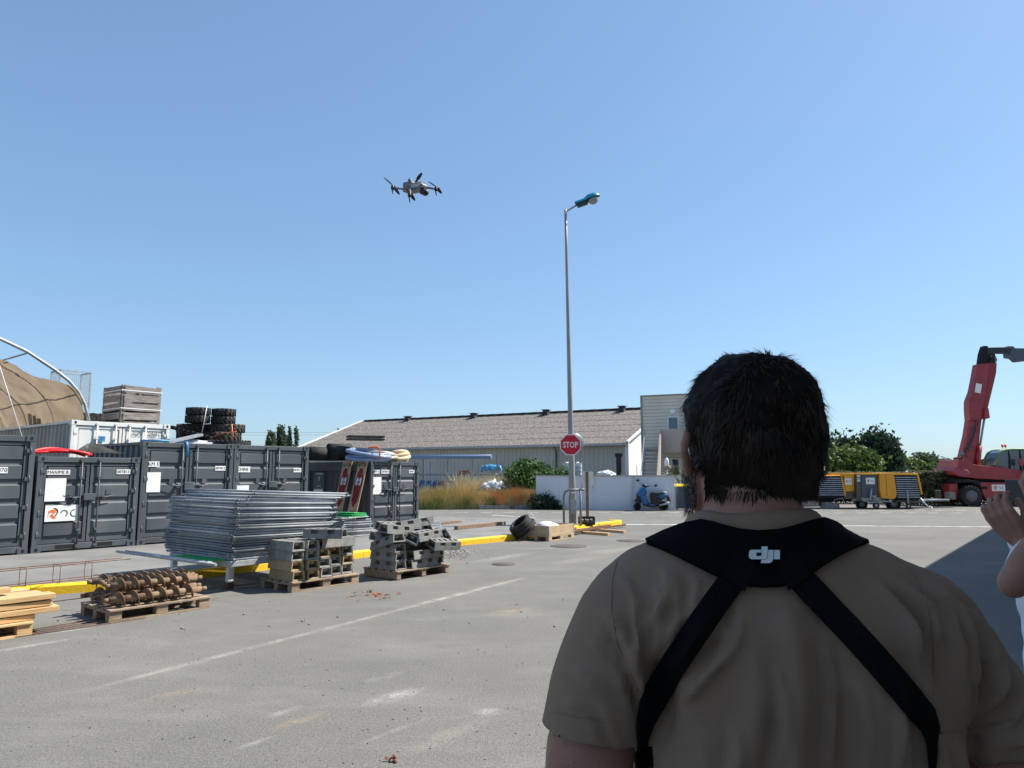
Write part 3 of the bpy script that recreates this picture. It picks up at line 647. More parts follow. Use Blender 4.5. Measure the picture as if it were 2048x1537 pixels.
def coil(name, mt, c, R, r, turns, ax, lab, seed, sq=.55, tilt=(0, 0, 0)):
    b = MB(); rd = random.Random(seed); pts = []; n = 26 * turns
    for i in range(n):
        a = 2 * math.pi * i / 26; k = i / n; rr = R * (1 - .32 * ((i // 26) % 3) / 2.6 + .04 * math.sin(a * 2 + i * .02))
        pts.append(Vector((rr * math.cos(a), rr * sq * math.sin(a), r + k * r * 4.2 + .04 * math.sin(a + i * .05))))
    b.tube(pts, r * 1.12, 10); o = b.build(name, mt, loc=c); o.rotation_euler = tilt; return tag(o, lab, 'hose')
mh = mat('ribbed_blue_grey_hose', (.17, .23, .36), (.28, .34, .46), 3, .3); mh2 = mat('pale_grey_hose', (.33, .29, .24), (.4, .36, .3), 3, .4); mb_ = mat('beige_hose', (.58, .42, .24), (.66, .5, .3), 3, .55)
coil('hose_coil', mh, L5 + U1 * .30 + U2 * .5 + Vector((0, 0, 1.92)), .62, .052, 5, 0, 'blue grey plastic hose coil overhanging the apart container', 1, sq=.8, tilt=(R_(6), R_(5), GA - .75))
coil('hose_coil', mh2, L5 + U1 * .65 + U2 * .35 + Vector((0, 0, 1.91)), .48, .045, 3, 0, 'taupe plastic hose coil tucked under the blue grey one', 2, sq=.8, tilt=(0, R_(2), GA - .4))
coil('hose_coil', mb_, L5 + U1 * 1.35 + U2 * .3 + Vector((0, 0, 1.91)), .35, .055, 3, 0, 'short beige hose coil on the roof at the right', 3, sq=.7, tilt=(0, 0, GA))
b = MB(); b.tube([(0, 0, 0), (.0, .02, .30), (.05, .2, .36), (.05, .6, .34)], .03, 6, flat=.3); tag(b.build('red_strap', M['orange'], loc=L5 + U1 * .16 + U2 * -.18 + Vector((0, 0, 1.96)), rotz=GA), 'red strap holding the blue grey hose coil', 'strap')
# leaning painted boards
def board(k, d, lab, eyes):
    A = L5 + U2 * k - U1 * d; tp = L5 + U2 * k + Vector((0, 0, 1.93)) - U1 * .03
    Z = (tp - A); Ln = Z.length; Zn = Z.normalized(); Y = U2 * -1; Nn = Y.cross(Zn).normalized()
    c = thing('painted_board', lab, 'board', A); mt4 = Matrix((Y, -Nn, Zn)).transposed()
    c.rotation_euler = mt4.to_euler()
    wd = .42; b = MB(); b.bx(-wd / 2, wd / 2, -.009, .009, 0, Ln); b.build('plank', M['plywood'], c)
    rp = mat('red_graffiti', (.38, .015, .02), (.10, .01, .015), 9, .6, lo=.45, hi=.6)
    for s in (-1,):
        g = MB(); rdx = random.Random(hash(lab) % 99 if 0 else len(lab)); pl = []
        y = -.0115
        for i in range(26):
            a = 2 * math.pi * i / 26; pl.append((.17 * math.cos(a) * (1 + .12 * math.sin(5 * a)), Ln * .60 + Ln * .29 * math.sin(a) * (1 + .05 * math.sin(7 * a))))
        g.prism(pl, y, -.0092, 0)
        for i in range(9): a = math.pi * i / 8; x_, z_ = .1 * math.cos(a), Ln * .89 + .05 * math.sin(a); g.bar((x_, y, z_), (x_ * 1.8, y, z_ + .09), .004, .012, 1)
        for i in range(12): x_ = rdx.uniform(-.13, .13); z_ = rdx.uniform(.38, .8) * Ln; g.bar((x_, y - .001, z_), (x_ + rdx.uniform(-.06, .06), y - .001, z_ + rdx.uniform(-.1, .1)), .003, .014, 1)
        for i in range(3): g.bar((-.1, y - .001, Ln * (.14 + .05 * i)), (.1, y - .001, Ln * (.15 + .05 * i)), .003, .02, 2)
        g.build('painting', [rp, M['ink'], M['oldboard']], c)
        g = MB()
        for ex, pu in eyes: g.prism(oval(ex, Ln * .68, .055, .12), y - .006, y - .0025, 0); g.prism(oval(ex + pu, Ln * .67, .02, .035), y - .009, y - .0065, 1)
        g.build('painted_eyes', [M['white'], M['ink']], c)
    return c
board(1.02, .46, 'left painted board with red figure and white eyes, half hidden by the panel stack', [(-.07, .02), (.07, -.01)])
board(.30, .52, 'right painted board with red figure and white eyes beside the container doors', [(-.07, .02), (.07, -.02)])
# ---------------- warehouse ----------------
WX = Vector((.871, -.491, 0)); WYv = Vector((.491, .871, 0)); WA = math.atan2(WX.y, WX.x)
er = W(1257, 886, 48.0); EH = er.z; WL = 31.0
wo_ = Vector((er.x, er.y, 0)) - WX * WL
wh = thing('warehouse', 'long low warehouse with corrugated grey roof and cream wall', 'building', wo_, WA)
RDp = 8.6; RH = 3.05
b = MB(); corr_x(b, .0, WL - .25, 0.3, 0, EH - .15, .34, .03, 0, -1, .42); b.build('front_wall', M['cladding'], wh, fix=False)
b = MB(); b.bx(0, WL - .25, .22, .26, 0, .95); b.build('plinth', mat('brown_plinth', (.13, .10, .08), (.17, .14, .12), 3, .9), wh)
b = MB()
def gab(x): b.add([(x, .3, 0), (x, 2 * RDp - .3, 0), (x, 2 * RDp - .3, EH - .1), (x, RDp, EH + RH - .15), (x, .3, EH - .1)], [(0, 1, 2, 3, 4)])
gab(WL - .25); gab(0.1); b.bx(0, WL - .3, 2 * RDp - .3, 2 * RDp - .2, 0, EH - .1)
b.build('gable_wall', M['claddingw'], wh, fix=False)
b = MB(); per = .177; n = int(WL / per); rowsn = 6
def roofp(i, j):
    x = i * per / 6; return (x, RDp * j / rowsn - .25 * (1 - j / rowsn), EH + RH * j / rowsn - .03 * (1 - j / rowsn) + .034 * math.cos(2 * math.pi * i / 6) + .003 * ((j % 2)))
for j in range(rowsn):
    vs = []
    for i in range(n * 6 + 1): 
        p = roofp(i, j); q = roofp(i, j + 1); vs += [(p[0], p[1] - .05, p[2] + .006), (q[0], q[1], q[2])]
    b.add(vs, [(2 * i, 2 * i + 2, 2 * i + 3, 2 * i + 1) for i in range(n * 6)], 0, True)
b.add([(0, RDp, EH + RH), (WL, RDp, EH + RH), (WL, 2 * RDp, EH), (0, 2 * RDp, EH)], [(0, 1, 2, 3)])
b.build('roof', M['asbest'], wh, fix=False)
b = MB(); k = int(WL / 1.08)
for i in range(k): x = .4 + i * 1.08; b.box((x + .5, RDp, EH + RH + .07), (1.1 if i % 1 else .98, .5, .09), rot(0, -1.2, 0)); b.box((x + 1.04, RDp, EH + RH + .05), (.2, .42, .06))
b.build('ridge_cap', M['darkcap'], wh)
for px_ in (823, 954, 1098, 1249):
    t = (px_ - 752) / (1362 - 752); Zl, Zr = 69.8, 54.7     # perspective-correct position on the ridge
    X = None
    lo, hi = 0, WL
    for _ in range(40):
        mdl = (lo + hi) / 2; q = wo_ + WX * mdl + WYv * RDp + Vector((0, 0, EH + RH))
        if PX(q)[0] < px_: lo = mdl
        else: hi = mdl
    v = MB(); v.box((lo, RDp - .55, EH + RH - .02), (.5, .55, .42), tx=.8, ty=.9); v.box((lo, RDp - .55, EH + RH + .22), (.62, .62, .06)); v.build('roof_vent', M['darkcap'], wh)
b = MB(); b.bx(0, WL, -.34, -.22, EH - .16, EH - .03); b.bx(.1, WL - .3, -.22, .25, EH - .2, EH - .15); b.build('gutter', M['steel_dull'], wh)
dxm = 0
lo, hi = 0, WL
for _ in range(40):
    mdl = (lo + hi) / 2
    if PX(wo_ + WX * mdl + Vector((0, 0, EH - .5)))[0] < 1110: lo = mdl
    else: hi = mdl
b = MB(); b.tube([(lo, -.2, EH - .15), (lo, .16, EH - .5), (lo, .16, 0)], .055, 8); b.build('downpipe', M['gbox'], wh)
for x_ in (-.03, WL + .03): b = MB(); b.bar((x_, -.3, EH + .05), (x_, RDp, EH + RH + .05), .12, .14); b.build('rake_trim', M['claddingw'], wh)
b = MB(); b.bx(WL - .25, WL, -.05, .3, 0, EH - .05); b.build('corner_post', M['claddingw'], wh)
b = MB(); b.bx(WL - .25, WL - .2, 2.2, 3.1, 0, 2.2); b.build('side_door', M['white'], wh)
# ---------------- office building ----------------
OX = Vector((.912, -.41, 0)); OYv = Vector((.41, .912, 0)); OA = math.atan2(OX.y, OX.x)
tl = W(1282, 794, 40.0); OH = tl.z; ow = 9.25
of = thing('office_building', 'two storey beige clad building with outside stairs behind the person in brown', 'building', (tl.x, tl.y, 0), OA)
b = MB(); k = int(OH / .19); zz = OH / k; vs = []
def clad(x0, x1, z0, z1):
    r = [i * zz for i in range(k + 1) if z0 - 1e-4 <= i * zz <= z1 + 1e-4]; v = []
    for z in r: v += [(x0, .035, z), (x1, .035, z), (x0, .0, z + .03), (x1, .0, z + .03), (x0, 0, z + zz - .005), (x1, 0, z + zz - .005)]
    nn = len(r) - 1; v = v[:6 * nn]; f = []
    for i in range(nn):
        a = 6 * i; f += [(a, a + 1, a + 3, a + 2), (a + 2, a + 3, a + 5, a + 4)]
        if i < nn - 1: f.append((a + 4, a + 5, a + 7, a + 6))
    b.add(v, f)
s = 1420 / 40
def ox(px, py): # metres along the front for a pixel
    n_ = OYv; r = ray(px, py); t = (Vector((tl.x, tl.y, 0)) - Vector((0, 0, HC))).dot(n_) / r.dot(n_); p = Vector((0, 0, HC)) + r * t
    return (p - Vector((tl.x, tl.y, 0))).dot(OX), p.z
xw0, zt0 = ox(1334, 833); xw1, zb0 = ox(1359, 863); xl0, zl0 = ox(1341, 918); xl1, zl1 = ox(1363, 946)
rnd_ = lambda z: round(z / zz) * zz
zt0, zb0, zl0, zl1 = rnd_(zt0), rnd_(zb0 - .25), rnd_(zl0), rnd_(.9)
for (x0, x1, z0, z1) in ((0, xw0, 0, OH), (xw1, ow, 0, OH), (xw0, xw1, zt0, OH), (xw0, xw1, zl0, zb0), (xw0, xw1, 0, zl1), (xw0, xl0, zl1, zl0)): clad(x0, x1, z0, z1)
clad(xl1, xw1, zl1, zl0) if xl1 < xw1 else None
b.build('wall', M['claddingh'], of, fix=False)
b = MB(); b.bx(0, .03, .01, 9, 0, OH - .02); b.bx(ow - .03, ow, .01, 9, 0, OH - .02); b.bx(.03, ow - .03, 8.9, 9, 0, OH - .05); b.bx(.03, ow - .03, .3, 8.9, OH - .3, OH - .2); b.build('side_wall', M['claddingh'], of)
b = MB(); b.bx(-.04, ow + .04, -.05, 9.05, OH + .001, OH + .07); b.bx(-.04, .06, -.045, -.002, 0, OH); b.bx(ow - .06, ow + .04, -.045, -.002, 0, OH); b.build('roof_trim', mat('taupe_trim', (.27, .24, .21), rough=.6), of)
def window(x0, x1, z0, z1):
    f = MB()
    for (a, c, d, e) in ((x0, x0 + .09, z0, z1), (x1 - .09, x1, z0, z1), (x0 + .09, x1 - .09, z0, z0 + .09), (x0 + .09, x1 - .09, z1 - .09, z1)): f.bx(a, c, -.02, .12, d, e)
    o = f.build('window_frame', M['claddingw'], of); g = MB(); g.bx(x0 + .09, x1 - .09, .05, .06, z0 + .09, z1 - .09); g.build('pane', M['glass'], o)
window(xw0, xw1, zb0, zt0); window(xl0, xl1 if xl1 < xw1 else xw1, zl1, zl0)
lx, lz = ox(1346, 824); b = MB(); b.ball((lx, -.05, lz), (.16, .09, .16)); b.build('wall_lamp', M['white'], of)
# stairs and landing
st = thing('outside_stairs', 'steel outside stairs rising to a beige landing on the clad building', 'stairs', (tl.x, tl.y, 0), OA)
fx0, fz = ox(1299, 890); fx1, _ = ox(1328, 890); lx1, _ = ox(1405, 897); fh = 3.0
b = MB(); b.bx(fx0, lx1, -1.0, -.06, fh - .12, fh); b.build('landing', M['rendbeige'], st)
b = MB(); b.bx(fx1 + .05, lx1, -1.08, -1.00, fh - .25, fh + 1.02); b.bx(lx1, lx1 + .08, -1.08, -.06, fh - .25, fh + 1.02); b.build('landing_parapet', M['rendbeige'], st)
ns = 15
for i in range(ns): b = MB(); sh_ = .035 * i; b.bx(fx0 + .05 + sh_, fx1 - .05 + sh_, -1.0 - .23 * (i + 1), -1.0 - .23 * i + .03, fh - .2 * (i + 1) - .01, fh - .2 * (i + 1) + .05); b.build('step', M['steel'], st)
b = MB(); b.bar((fx0 + .5, -1.0 - .23 * ns, .0), (fx0, -1.0, fh - .05), .05, .24)
for i in range(6): b.bar((fx0 + .5 - i * .1, -1.0 - .23 * ns + i * .69, .1 + i * .59), (fx0 + .5 - i * .1, -1.0 - .23 * ns + i * .69, 1.0 + i * .59), .03, .03)
b.bar((fx0 + .5, -1.0 - .23 * ns, 1.0), (fx0, -1.0, fh + .95), .04, .04); b.build('handrail', M['steel_dull'], st)
b = MB(); b.prism([(-1.0 - .23 * ns, 0), (-1.0 - .23 * ns, 1.05), (-1.0, fh + 1.02), (-1.0, fh - .15)], fx1, fx1 + .1, 0, 'x'); b.V = [(v[0] + .15 * max(0, -1.0 - v[1]), v[1], v[2]) for v in b.V]; b.build('side_parapet', M['rendbeige'], st)
# ---------------- white garden wall ----------------
gw = thing('garden_wall', 'white rendered wall with grey coping behind the scooter', 'wall')
A = G(1072, 1018.5); B_ = G(1112, 1019.5); C = G(1350, 1021.5); HWl = W(1112, 953, B_.y).z
def wallseg(par, a, c, h, th=.2, zb=0, cope=True, ex=0.0):
    a = Vector(a); c = Vector(c); d = (c - a).normalized(); nn = Vector((-d.y, d.x, 0)); q = [a, c, c + nn * th, a + nn * th]
    m = MB(); m.add([(p.x, p.y, zb) for p in q] + [(p.x, p.y, h) for p in q], [(3, 2, 1, 0), (4, 5, 6, 7), (0, 1, 5, 4), (1, 2, 6, 5), (2, 3, 7, 6), (3, 0, 4, 7)]); o = m.build('render', M['stainwall'], par)
    if cope:
        m = MB(); q = [a - nn * .03 - d * ex, c - nn * .03 + d * .03, c + nn * (th + .03) + d * .03, a + nn * (th + .03) - d * ex]
        m.add([(p.x, p.y, h + .001) for p in q] + [(p.x, p.y, h + .05) for p in q], [(3, 2, 1, 0), (4, 5, 6, 7), (0, 1, 5, 4), (1, 2, 6, 5), (2, 3, 7, 6), (3, 0, 4, 7)]); m.build('coping', M['cope'], par)
sw = mat('stained_white_render', (.70, .70, .71), (.42, .42, .43), 1.3, .9, 0, .2, 30, stretch=(2.6, 2.6, .22), lo=.55, hi=.78); M['stainwall'] = sw
wallseg(gw, A, B_, HWl); wallseg(gw, B_ + Vector((.003, 0, 0)), C, HWl)
wallseg(gw, C + Vector((-.2, .21, 0)), C + Vector((-.2, 2.2, 0)), HWl, .2)
gw2 = thing('garden_wall', 'short recessed grimy wall behind the wheelie bins', 'wall'); wallseg(gw2, C + Vector((.0, 2.21, 0)), C + Vector((5, 2.2, 0)), HWl + .05, .2)
# bins
def bin_(x, y, lab):
    c = thing('wheelie_bin', lab, 'bin', (x, y, 0), -.1); b = MB(); b.box((0, 0, .55), (.5, .6, .95), tx=1.12, ty=1.1); b.bx(-.3, .3, -.34, .34, 1.0, 1.04); b.build('body', M['gbox'], c, bevel=.02)
    b = MB(); b.prism([(-.36, 1.045), (.36, 1.045), (.36, 1.08), (.2, 1.17), (-.3, 1.16), (-.38, 1.07)], -.31, .31, 0, 'x'); b.build('lid', mat('yellow_bin_lid', (.68, .55, .03), rough=.5), c, bevel=.015)
    for s_ in (-.22, .22): w_ = MB(); w_.lathe([(.09, -.03), (.1, -.02), (.1, .02), (.09, .03)], 14, (s_, .3, .1), rot(0, 90, 0)); w_.build('wheel', M['rubber'], c)
p = G(1372, 1021); bin_(p.x - .05, p.y + .35, 'yellow lidded grey wheelie bin nearest the end of the white wall'); bin_(p.x - .55, p.y + 1.25, 'yellow lidded bin mostly hidden behind the front one')
# shrubs by the wall
MLF = dict(dark=leafmat('dark_conifer_leaf', (.016, .036, .020), (.036, .066, .034)), mid=leafmat('mid_green_leaf', (.045, .085, .018), (.10, .15, .035)),
  bush=leafmat('green_shrub_leaf', (.035, .085, .02), (.08, .15, .035)), hedge=leafmat('hedge_leaf', (.05, .065, .03), (.15, .16, .09), 3), pop=leafmat('hazy_poplar_leaf', (.06, .095, .06), (.11, .15, .09)),  # poplar green lightened and blued: distance haze mixed into the leaf colour
  far=leafmat('far_tree_leaf', (.05, .075, .035), (.09, .12, .055)), dry=mat('dry_grass', (.62, .42, .18), (.45, .36, .14), .8, .9, lo=.4, hi=.6), straw=mat('straw_grass', (.68, .57, .36), (.5, .42, .24), .9, .9), rusty=mat('rusty_weed', (.60, .26, .10), (.45, .24, .09), 2, .9), gg=mat('green_grass', (.16, .21, .05), (.30, .30, .09), 1.5, .9))
def shrub(name, lab, cat, c, blobs, n, leaf, mt, seed, trunk=None, kind=None, grp=None, core=True):
    t = thing(name, lab, cat, c, 0, grp) if not kind else None
    b = MB()
    for i, (o, r, f) in enumerate(blobs): foliage(b, o, r, int(n * f), leaf, seed + i)
    if kind: return tag(b.build(name, mt, loc=c, fix=False), lab, cat, kind=kind)
    b.build('foliage', mt, t, fix=False)
    tb = MB(); rd = random.Random(seed)
    for pts, r in (trunk or [([(0, 0, 0), (0, 0, blobs[0][0][2])], .08)]): tb.tube(pts, [r * (1 - .6 * i / (len(pts) - 1)) for i in range(len(pts))], 7)
    for o, r, f in blobs:
        o = Vector(o)
        for _ in range(5):
            e = o + Vector((rd.uniform(-.6, .6) * r[0], rd.uniform(-.6, .6) * r[1], rd.uniform(-.2, .7) * r[2])); s_ = Vector((o.x * .4, o.y * .4, max(.2, o.z * .5))); tb.tube([s_, s_.lerp(e, .5) + Vector((0, 0, .1)), e], [.04, .025, .01], 5)
    tb.build('trunk', M['bark'], t); return t
p = G(1050, 1017) + Vector((0, 1.5, 0))
shrub('green_shrub', 'leafy green shrub spilling over the left end of the white wall', 'shrub', p, [((0, 0, 1.1), (1.0, .8, .9), .3), ((.9, .6, 1.55), (.9, .7, .55), .22), ((-.5, .2, .6), (.8, .8, .6), .15), ((1.9, 1.1, 1.4), (.9, .5, .5), .15), ((.1, .3, 1.7), (.6, .5, .45), .18)], 7000, .11, MLF['bush'], 11)
p = G(1092, 1019) + Vector((.0, .0, 0))
shrub('dark_shrub', 'low dark weed clump growing at the foot of the white wall', 'shrub', p + Vector((0, -.3, 0)), [((-.2, .1, .3), (.55, .3, .42), .6), ((.25, 0, .18), (.4, .25, .25), .4)], 1400, .07, MLF['dark'], 21)
# verge with dry grass behind a low concrete kerb
a, c = G(826, 1020), G(1082, 1018.5)
vg = MB(); vg.add([(a.x, a.y, .0), (c.x, c.y, 0), (c.x + .5, c.y + 7, .25), (a.x - 1, a.y + 7, .25)], [(0, 1, 2, 3)]); 
vg.add([(c.x + .5, c.y + 7, .25), (a.x - 1, a.y + 7, .25), (a.x - 3, 60, .2), (c.x + 4, 60, .2)], [(0, 1, 2, 3)])
tag(vg.build('verge', mat('dry_soil', (.24, .19, .12), (.16, .13, .08), 1.5, .95), loc=(0, 0, .01)), kind='structure')
kk = MB(); s0, s1 = G(958, 1019.5), G(1076, 1018.8); kk.bar(s0 + Vector((0, .1, .09)), s0.lerp(s1, .52) + Vector((0, .1, .09)), .2, .18); kk.bar(s0.lerp(s1, .6) + Vector((0, .1, .09)), s1 + Vector((0, .1, .09)), .2, .18)
tag(kk.build('low_kerb', M['conc']), kind='structure')
def grass(name, lab, x0, x1, d0, d1, hmin, hmax, n, mt, seed, wd=.012, lean=.25, tuft=0):
    rd = random.Random(seed); b = MB(); tf = [(rd.random(), rd.random()) for _ in range(tuft)] if tuft else None
    for _ in range(n):
        if tf: q = tf[rd.randrange(tuft)]; u = q[0] + rd.gauss(0, .035); v = q[1] + rd.gauss(0, .05)
        else: u, v = rd.random(), rd.random()
        if not (0 <= u <= 1 and -.02 <= v <= 1): continue
        g = a.lerp(c, (x0 + (x1 - x0) * u)); g = g + Vector((0, d0 + (d1 - d0) * max(v, 0), .01)); h = rd.uniform(hmin, hmax) * (.75 + .5 * noise.noise(Vector((u * 9, v * 4, seed))))
        ln = Vector((rd.gauss(0, lean), rd.gauss(0, lean), 1)) * h; w2 = Vector((wd * rd.uniform(.6, 1.5), 0, 0)); md = g + ln * .5
        b.add([g - w2, g + w2, md + w2 * .8, md - w2 * .8, g + ln + Vector((ln.x * .3, ln.y * .3, -.02)) ], [(0, 1, 2, 3), (3, 2, 4)])
    return tag(b.build(name, mt, fix=False), lab, 'grass', kind='stuff')
grass('dry_grass', 'tawny dry grass along the far side of the road', 0, 1, .1, 2.2, .6, 1.2, 19000, MLF['dry'], 1, tuft=60)
grass('green_grass', 'green tufts at the roadside left of the dry grass', 0, .62, .0, 1.4, .35, .75, 9000, MLF['gg'], 2, tuft=40)
grass('rusty_weeds', 'rust coloured dried weeds before the green shrub', .55, .96, .1, 1.2, .6, 1.15, 7000, MLF['rusty'], 3, tuft=18, lean=.18)
grass('straw_grass', 'tall pale straw standing behind the tawny grass', .30, .98, 2.2, 4.6, 1.1, 1.9, 9000, MLF['straw'], 4, lean=.3, wd=.014)
grass('straw_grass', 'sparse pale straw behind the grass at far left of the verge', 0, .45, 2.0, 3.4, .6, 1.2, 3000, MLF['straw'], 5, lean=.2)
# rack yard
def rk(px, py, Y=43): return W(px, py, Y)
rack = thing('storage_rack', 'galvanised storage rack with uprights along the warehouse wall', 'rack')
b0 = rk(838, 950, 46); b1 = rk(1130, 950, 41)
def onrk(px):
    lo, hi = -.3, 1.3
    for _ in range(40):
        m_ = (lo + hi) / 2
        if PX(b0.lerp(b1, m_))[0] < px: lo = m_
        else: hi = m_
    return b0.lerp(b1, lo)
for px_ in (847, 896, 945, 994, 1045, 1096):
    q = onrk(px_); top = W(px_, 912 + (px_ > 980) * -1, q.y).z; m_ = MB(); m_.bar((q.x, q.y, 0), (q.x, q.y, top), .09, .09); m_.bar((q.x + .35, q.y + 1, 0), (q.x + .35, q.y + 1, top - .4), .06, .06); m_.build('upright', M['steel'], rack)
m_ = MB(); z_ = b0.z; m_.bar((b0.x, b0.y - .06, z_), (b1.x, b1.y - .06, z_), .06, .12); m_.bar((b0.x, b0.y - .06, .75), (b1.x, b1.y - .06, .75), .06, .08); m_.build('beam', M['steel'], rack)
q0_, q1_ = onrk(815), onrk(983)
m_ = MB(); z_ = W(815, 915, q0_.y).z; m_.tube([(q0_.x, q0_.y - .15, z_), (q1_.x, q1_.y - .15, W(983, 914, q1_.y).z)], .13, 10); tag(m_.build('blue_pipe', mat('pale_blue_pipe', (.16, .24, .38), rough=.4)), 'long pale blue pipe lying across the rack uprights', 'pipe')
q = onrk(929); m_ = MB()
for i in range(3): m_.box((0, 0, .08 + .12 * i), (.85 - .1 * i, .6, .1), rot(0, 2 - 2 * i, 0))
tag(m_.build('orange_panels', mat('rust_orange', (.28, .08, .04), (.2, .07, .04), 5, .8), loc=(q.x, q.y + .3, b0.z - .1)), 'rust orange flat stack on the rack', 'stack')
q = onrk(983)
c = thing('blue_tarp_stack', 'grey boards under a crumpled blue tarpaulin on the rack', 'stack', (q.x, q.y + .4, b0.z - .1))
m_ = MB()
for i in range(5): m_.box((0, 0, .05 + .11 * i), (1.1, .8, .07))
m_.build('boards', M['steel_dull'], c)
m_ = MB(); m_.grid(lambda u, v: ((u - .5) * 1.3, (v - .5) * .95, .64 + .14 * noise.noise(Vector((u * 4, v * 3, 2))) + .08 * noise.noise(Vector((u * 11, v * 9, 5))) - 2.2 * max(0, abs(u - .5) - .42) - 3 * max(0, abs(v - .5) - .42)), 24, 16); m_.build('tarpaulin', M['tarpblue'], c, fix=False)
# blue tarps behind the grass
for i, (x0, x1, y0, y1, lb) in enumerate(((838, 868, 962, 982, 'leftmost'), (868, 876, 963, 976, 'narrow'), (904, 920, 964, 984, 'tall bright'), (920, 932, 964, 978, 'short bright'))):
    p0 = W(x0, y1, 37); p1 = W(x1, y0, 37); m_ = MB(); m_.grid(lambda u, v: (p0.x + (p1.x - p0.x) * u, 37 + .08 * math.sin(u * 14 + i), p0.z - .35 + (p1.z - p0.z + .35) * v + .03 * math.sin(u * 9)), 14, 5)
    tag(m_.build('blue_sheet', M['tarpblue'] if i in (2, 3) else mat('dark_blue_sheet', (.05, .13, .26), (.03, .09, .2), 5, .6), fix=False), lb + ' of the blue sheets hung on the low fence behind the dry grass', 'sheet')
fn = thing('low_fence', 'low wooden fence the blue sheets hang on', 'fence'); 
for px_ in range(836, 940, 13): p0 = W(px_, 985, 37.1); m_ = MB(); m_.bar((p0.x, 37.1, 0), (p0.x, 37.1, W(px_, 961, 37.1).z), .06, .06); m_.build('post', M['oldboard'], fn)
p0, p1 = W(834, 963, 37.1), W(940, 963, 37.1); m_ = MB(); m_.bar((p0.x, 37.1, p0.z), (p1.x, 37.1, p1.z), .04, .06); m_.build('rail', M['oldboard'], fn)
dk = thing('rubbish_heap', 'dark heap of stored oddments under the rack', 'heap', (onrk(930).x, onrk(930).y + .5, 0)); m_ = MB(); rd = random.Random(8)
for _ in range(60): m_.box((rd.uniform(-3.5, 3.5), rd.uniform(-.5, .6) , rd.uniform(.2, .8)), (rd.uniform(.3, .9), .4, rd.uniform(.1, .3)), rot(rd.uniform(-9, 9), rd.uniform(-9, 9), 30 + rd.uniform(-20, 0)))
m_.build('pieces', mat('dark_oddments', (.035, .04, .045), (.11, .10, .09), 2, .8, rnd=.2), dk)
def bag(px, py, Y, rx, rzz, lab, seed, zb):
    m_ = MB(); m_.ball((0, 0, 0), (rx, .45, rzz), 36, 20); m_.V = [tuple(Vector(v) * (1 + .5 * noise.noise(Vector(v) * 5 + Vector((seed, 0, 0))) + .3 * noise.noise(Vector(v) * 13))) for v in m_.V]
    q = W(px, py, Y); return tag(m_.build('white_sack', M['sheetwhite'], loc=(q.x, Y, q.z)), lab, 'sack')
bag(988, 976, 35.5, .6, .32, 'crumpled white builder sack lying in the tall straw', 1, 0)
bag(1212, 948, 36, .42, .15, 'crumpled grey white plastic sack just over the wall top', 5, 0)
m_ = MB(); q = W(1212, 952, 36); m_.bx(-2.4, 1.6, -.4, 1, 0, q.z - .04); tag(m_.build('concrete_platform', M['conc'], loc=(q.x, 36, 0)), 'raised concrete slab behind the white wall', 'slab')
def ibc(px, lab):
    q = W(px, 925, 38); h = 1.16; z0 = q.z - h; c = thing('ibc_tank', lab, 'tank', (q.x, 38, z0), -.2, 'caged liquid tanks')
    m_ = MB(); m_.box((0, 0, h / 2), (.42, .5, h - .1)); m_.lathe([(.09, 0), (.09, .06)], 12, (0, 0, h - .05)); m_.build('tank', M['sheetwhite'], c, bevel=.03)
    m_ = MB()
    for i in range(6): z = .05 + i * (h - .1) / 5; m_.bar((-.24, -.28, z), (.24, -.28, z), .02, .02); m_.bar((-.24, .28, z), (.24, .28, z), .02, .02); m_.bar((-.24, -.28, z), (-.24, .28, z), .02, .02); m_.bar((.24, -.28, z), (.24, .28, z), .02, .02)
    for i in range(6): x = -.24 + i * .096; m_.bar((x, -.29, 0), (x, -.29, h - .03), .015, .015)
    m_.build('cage', M['steel_dull'], c); m_ = MB(); m_.bx(-.26, .26, -.3, .3, -z0, -.01); m_.build('base', M['conc'], c)
ibc(1133.5, 'white caged liquid tank left of the lamp post, behind the wall'); ibc(1155, 'white caged liquid tank right of the lamp post, behind the wall')
m_ = MB(); q = W(1237, 907, 41); m_.bx(-.1, .1, -.1, .1, 0, 1.7); m_.bx(-.13, .13, -.13, .13, 1.7, q.z - .2); m_.bx(-.2, .2, -.15, .15, q.z - .2, q.z)
tag(m_.build('yard_post', M['darkcap'], loc=(q.x, 41, 0)), 'dark square post standing before the cream wall', 'post')
# bush by the lower window and figure-like object
p = W(1368, 952, 34.5); shrub('dry_bush', 'sparse grey twiggy bush above the recessed wall', 'shrub', (p.x, 34.5, 0), [((-.25, 0, 1.65), (.6, .4, .35), .5), ((.35, 0, 1.7), (.6, .4, .55), .5)], 700, .07, MLF['hedge'], 31)
p = W(1334, 952, 36.5); m_ = MB(); m_.tube([(0, 0, 0), (0, 0, W(1334, 922, 36.5).z)], .05, 8); m_.ball((0, 0, W(1334, 926, 36.5).z), (.12, .1, .26)); m_.ball((.05, 0, W(1334, 936, 36.5).z), (.16, .12, .16), m=1)
tag(m_.build('garden_lamp', [M['white'], M['pallet']], loc=(p.x, 36.5, 0)), 'small white topped garden lamp before the lower window', 'lamp')
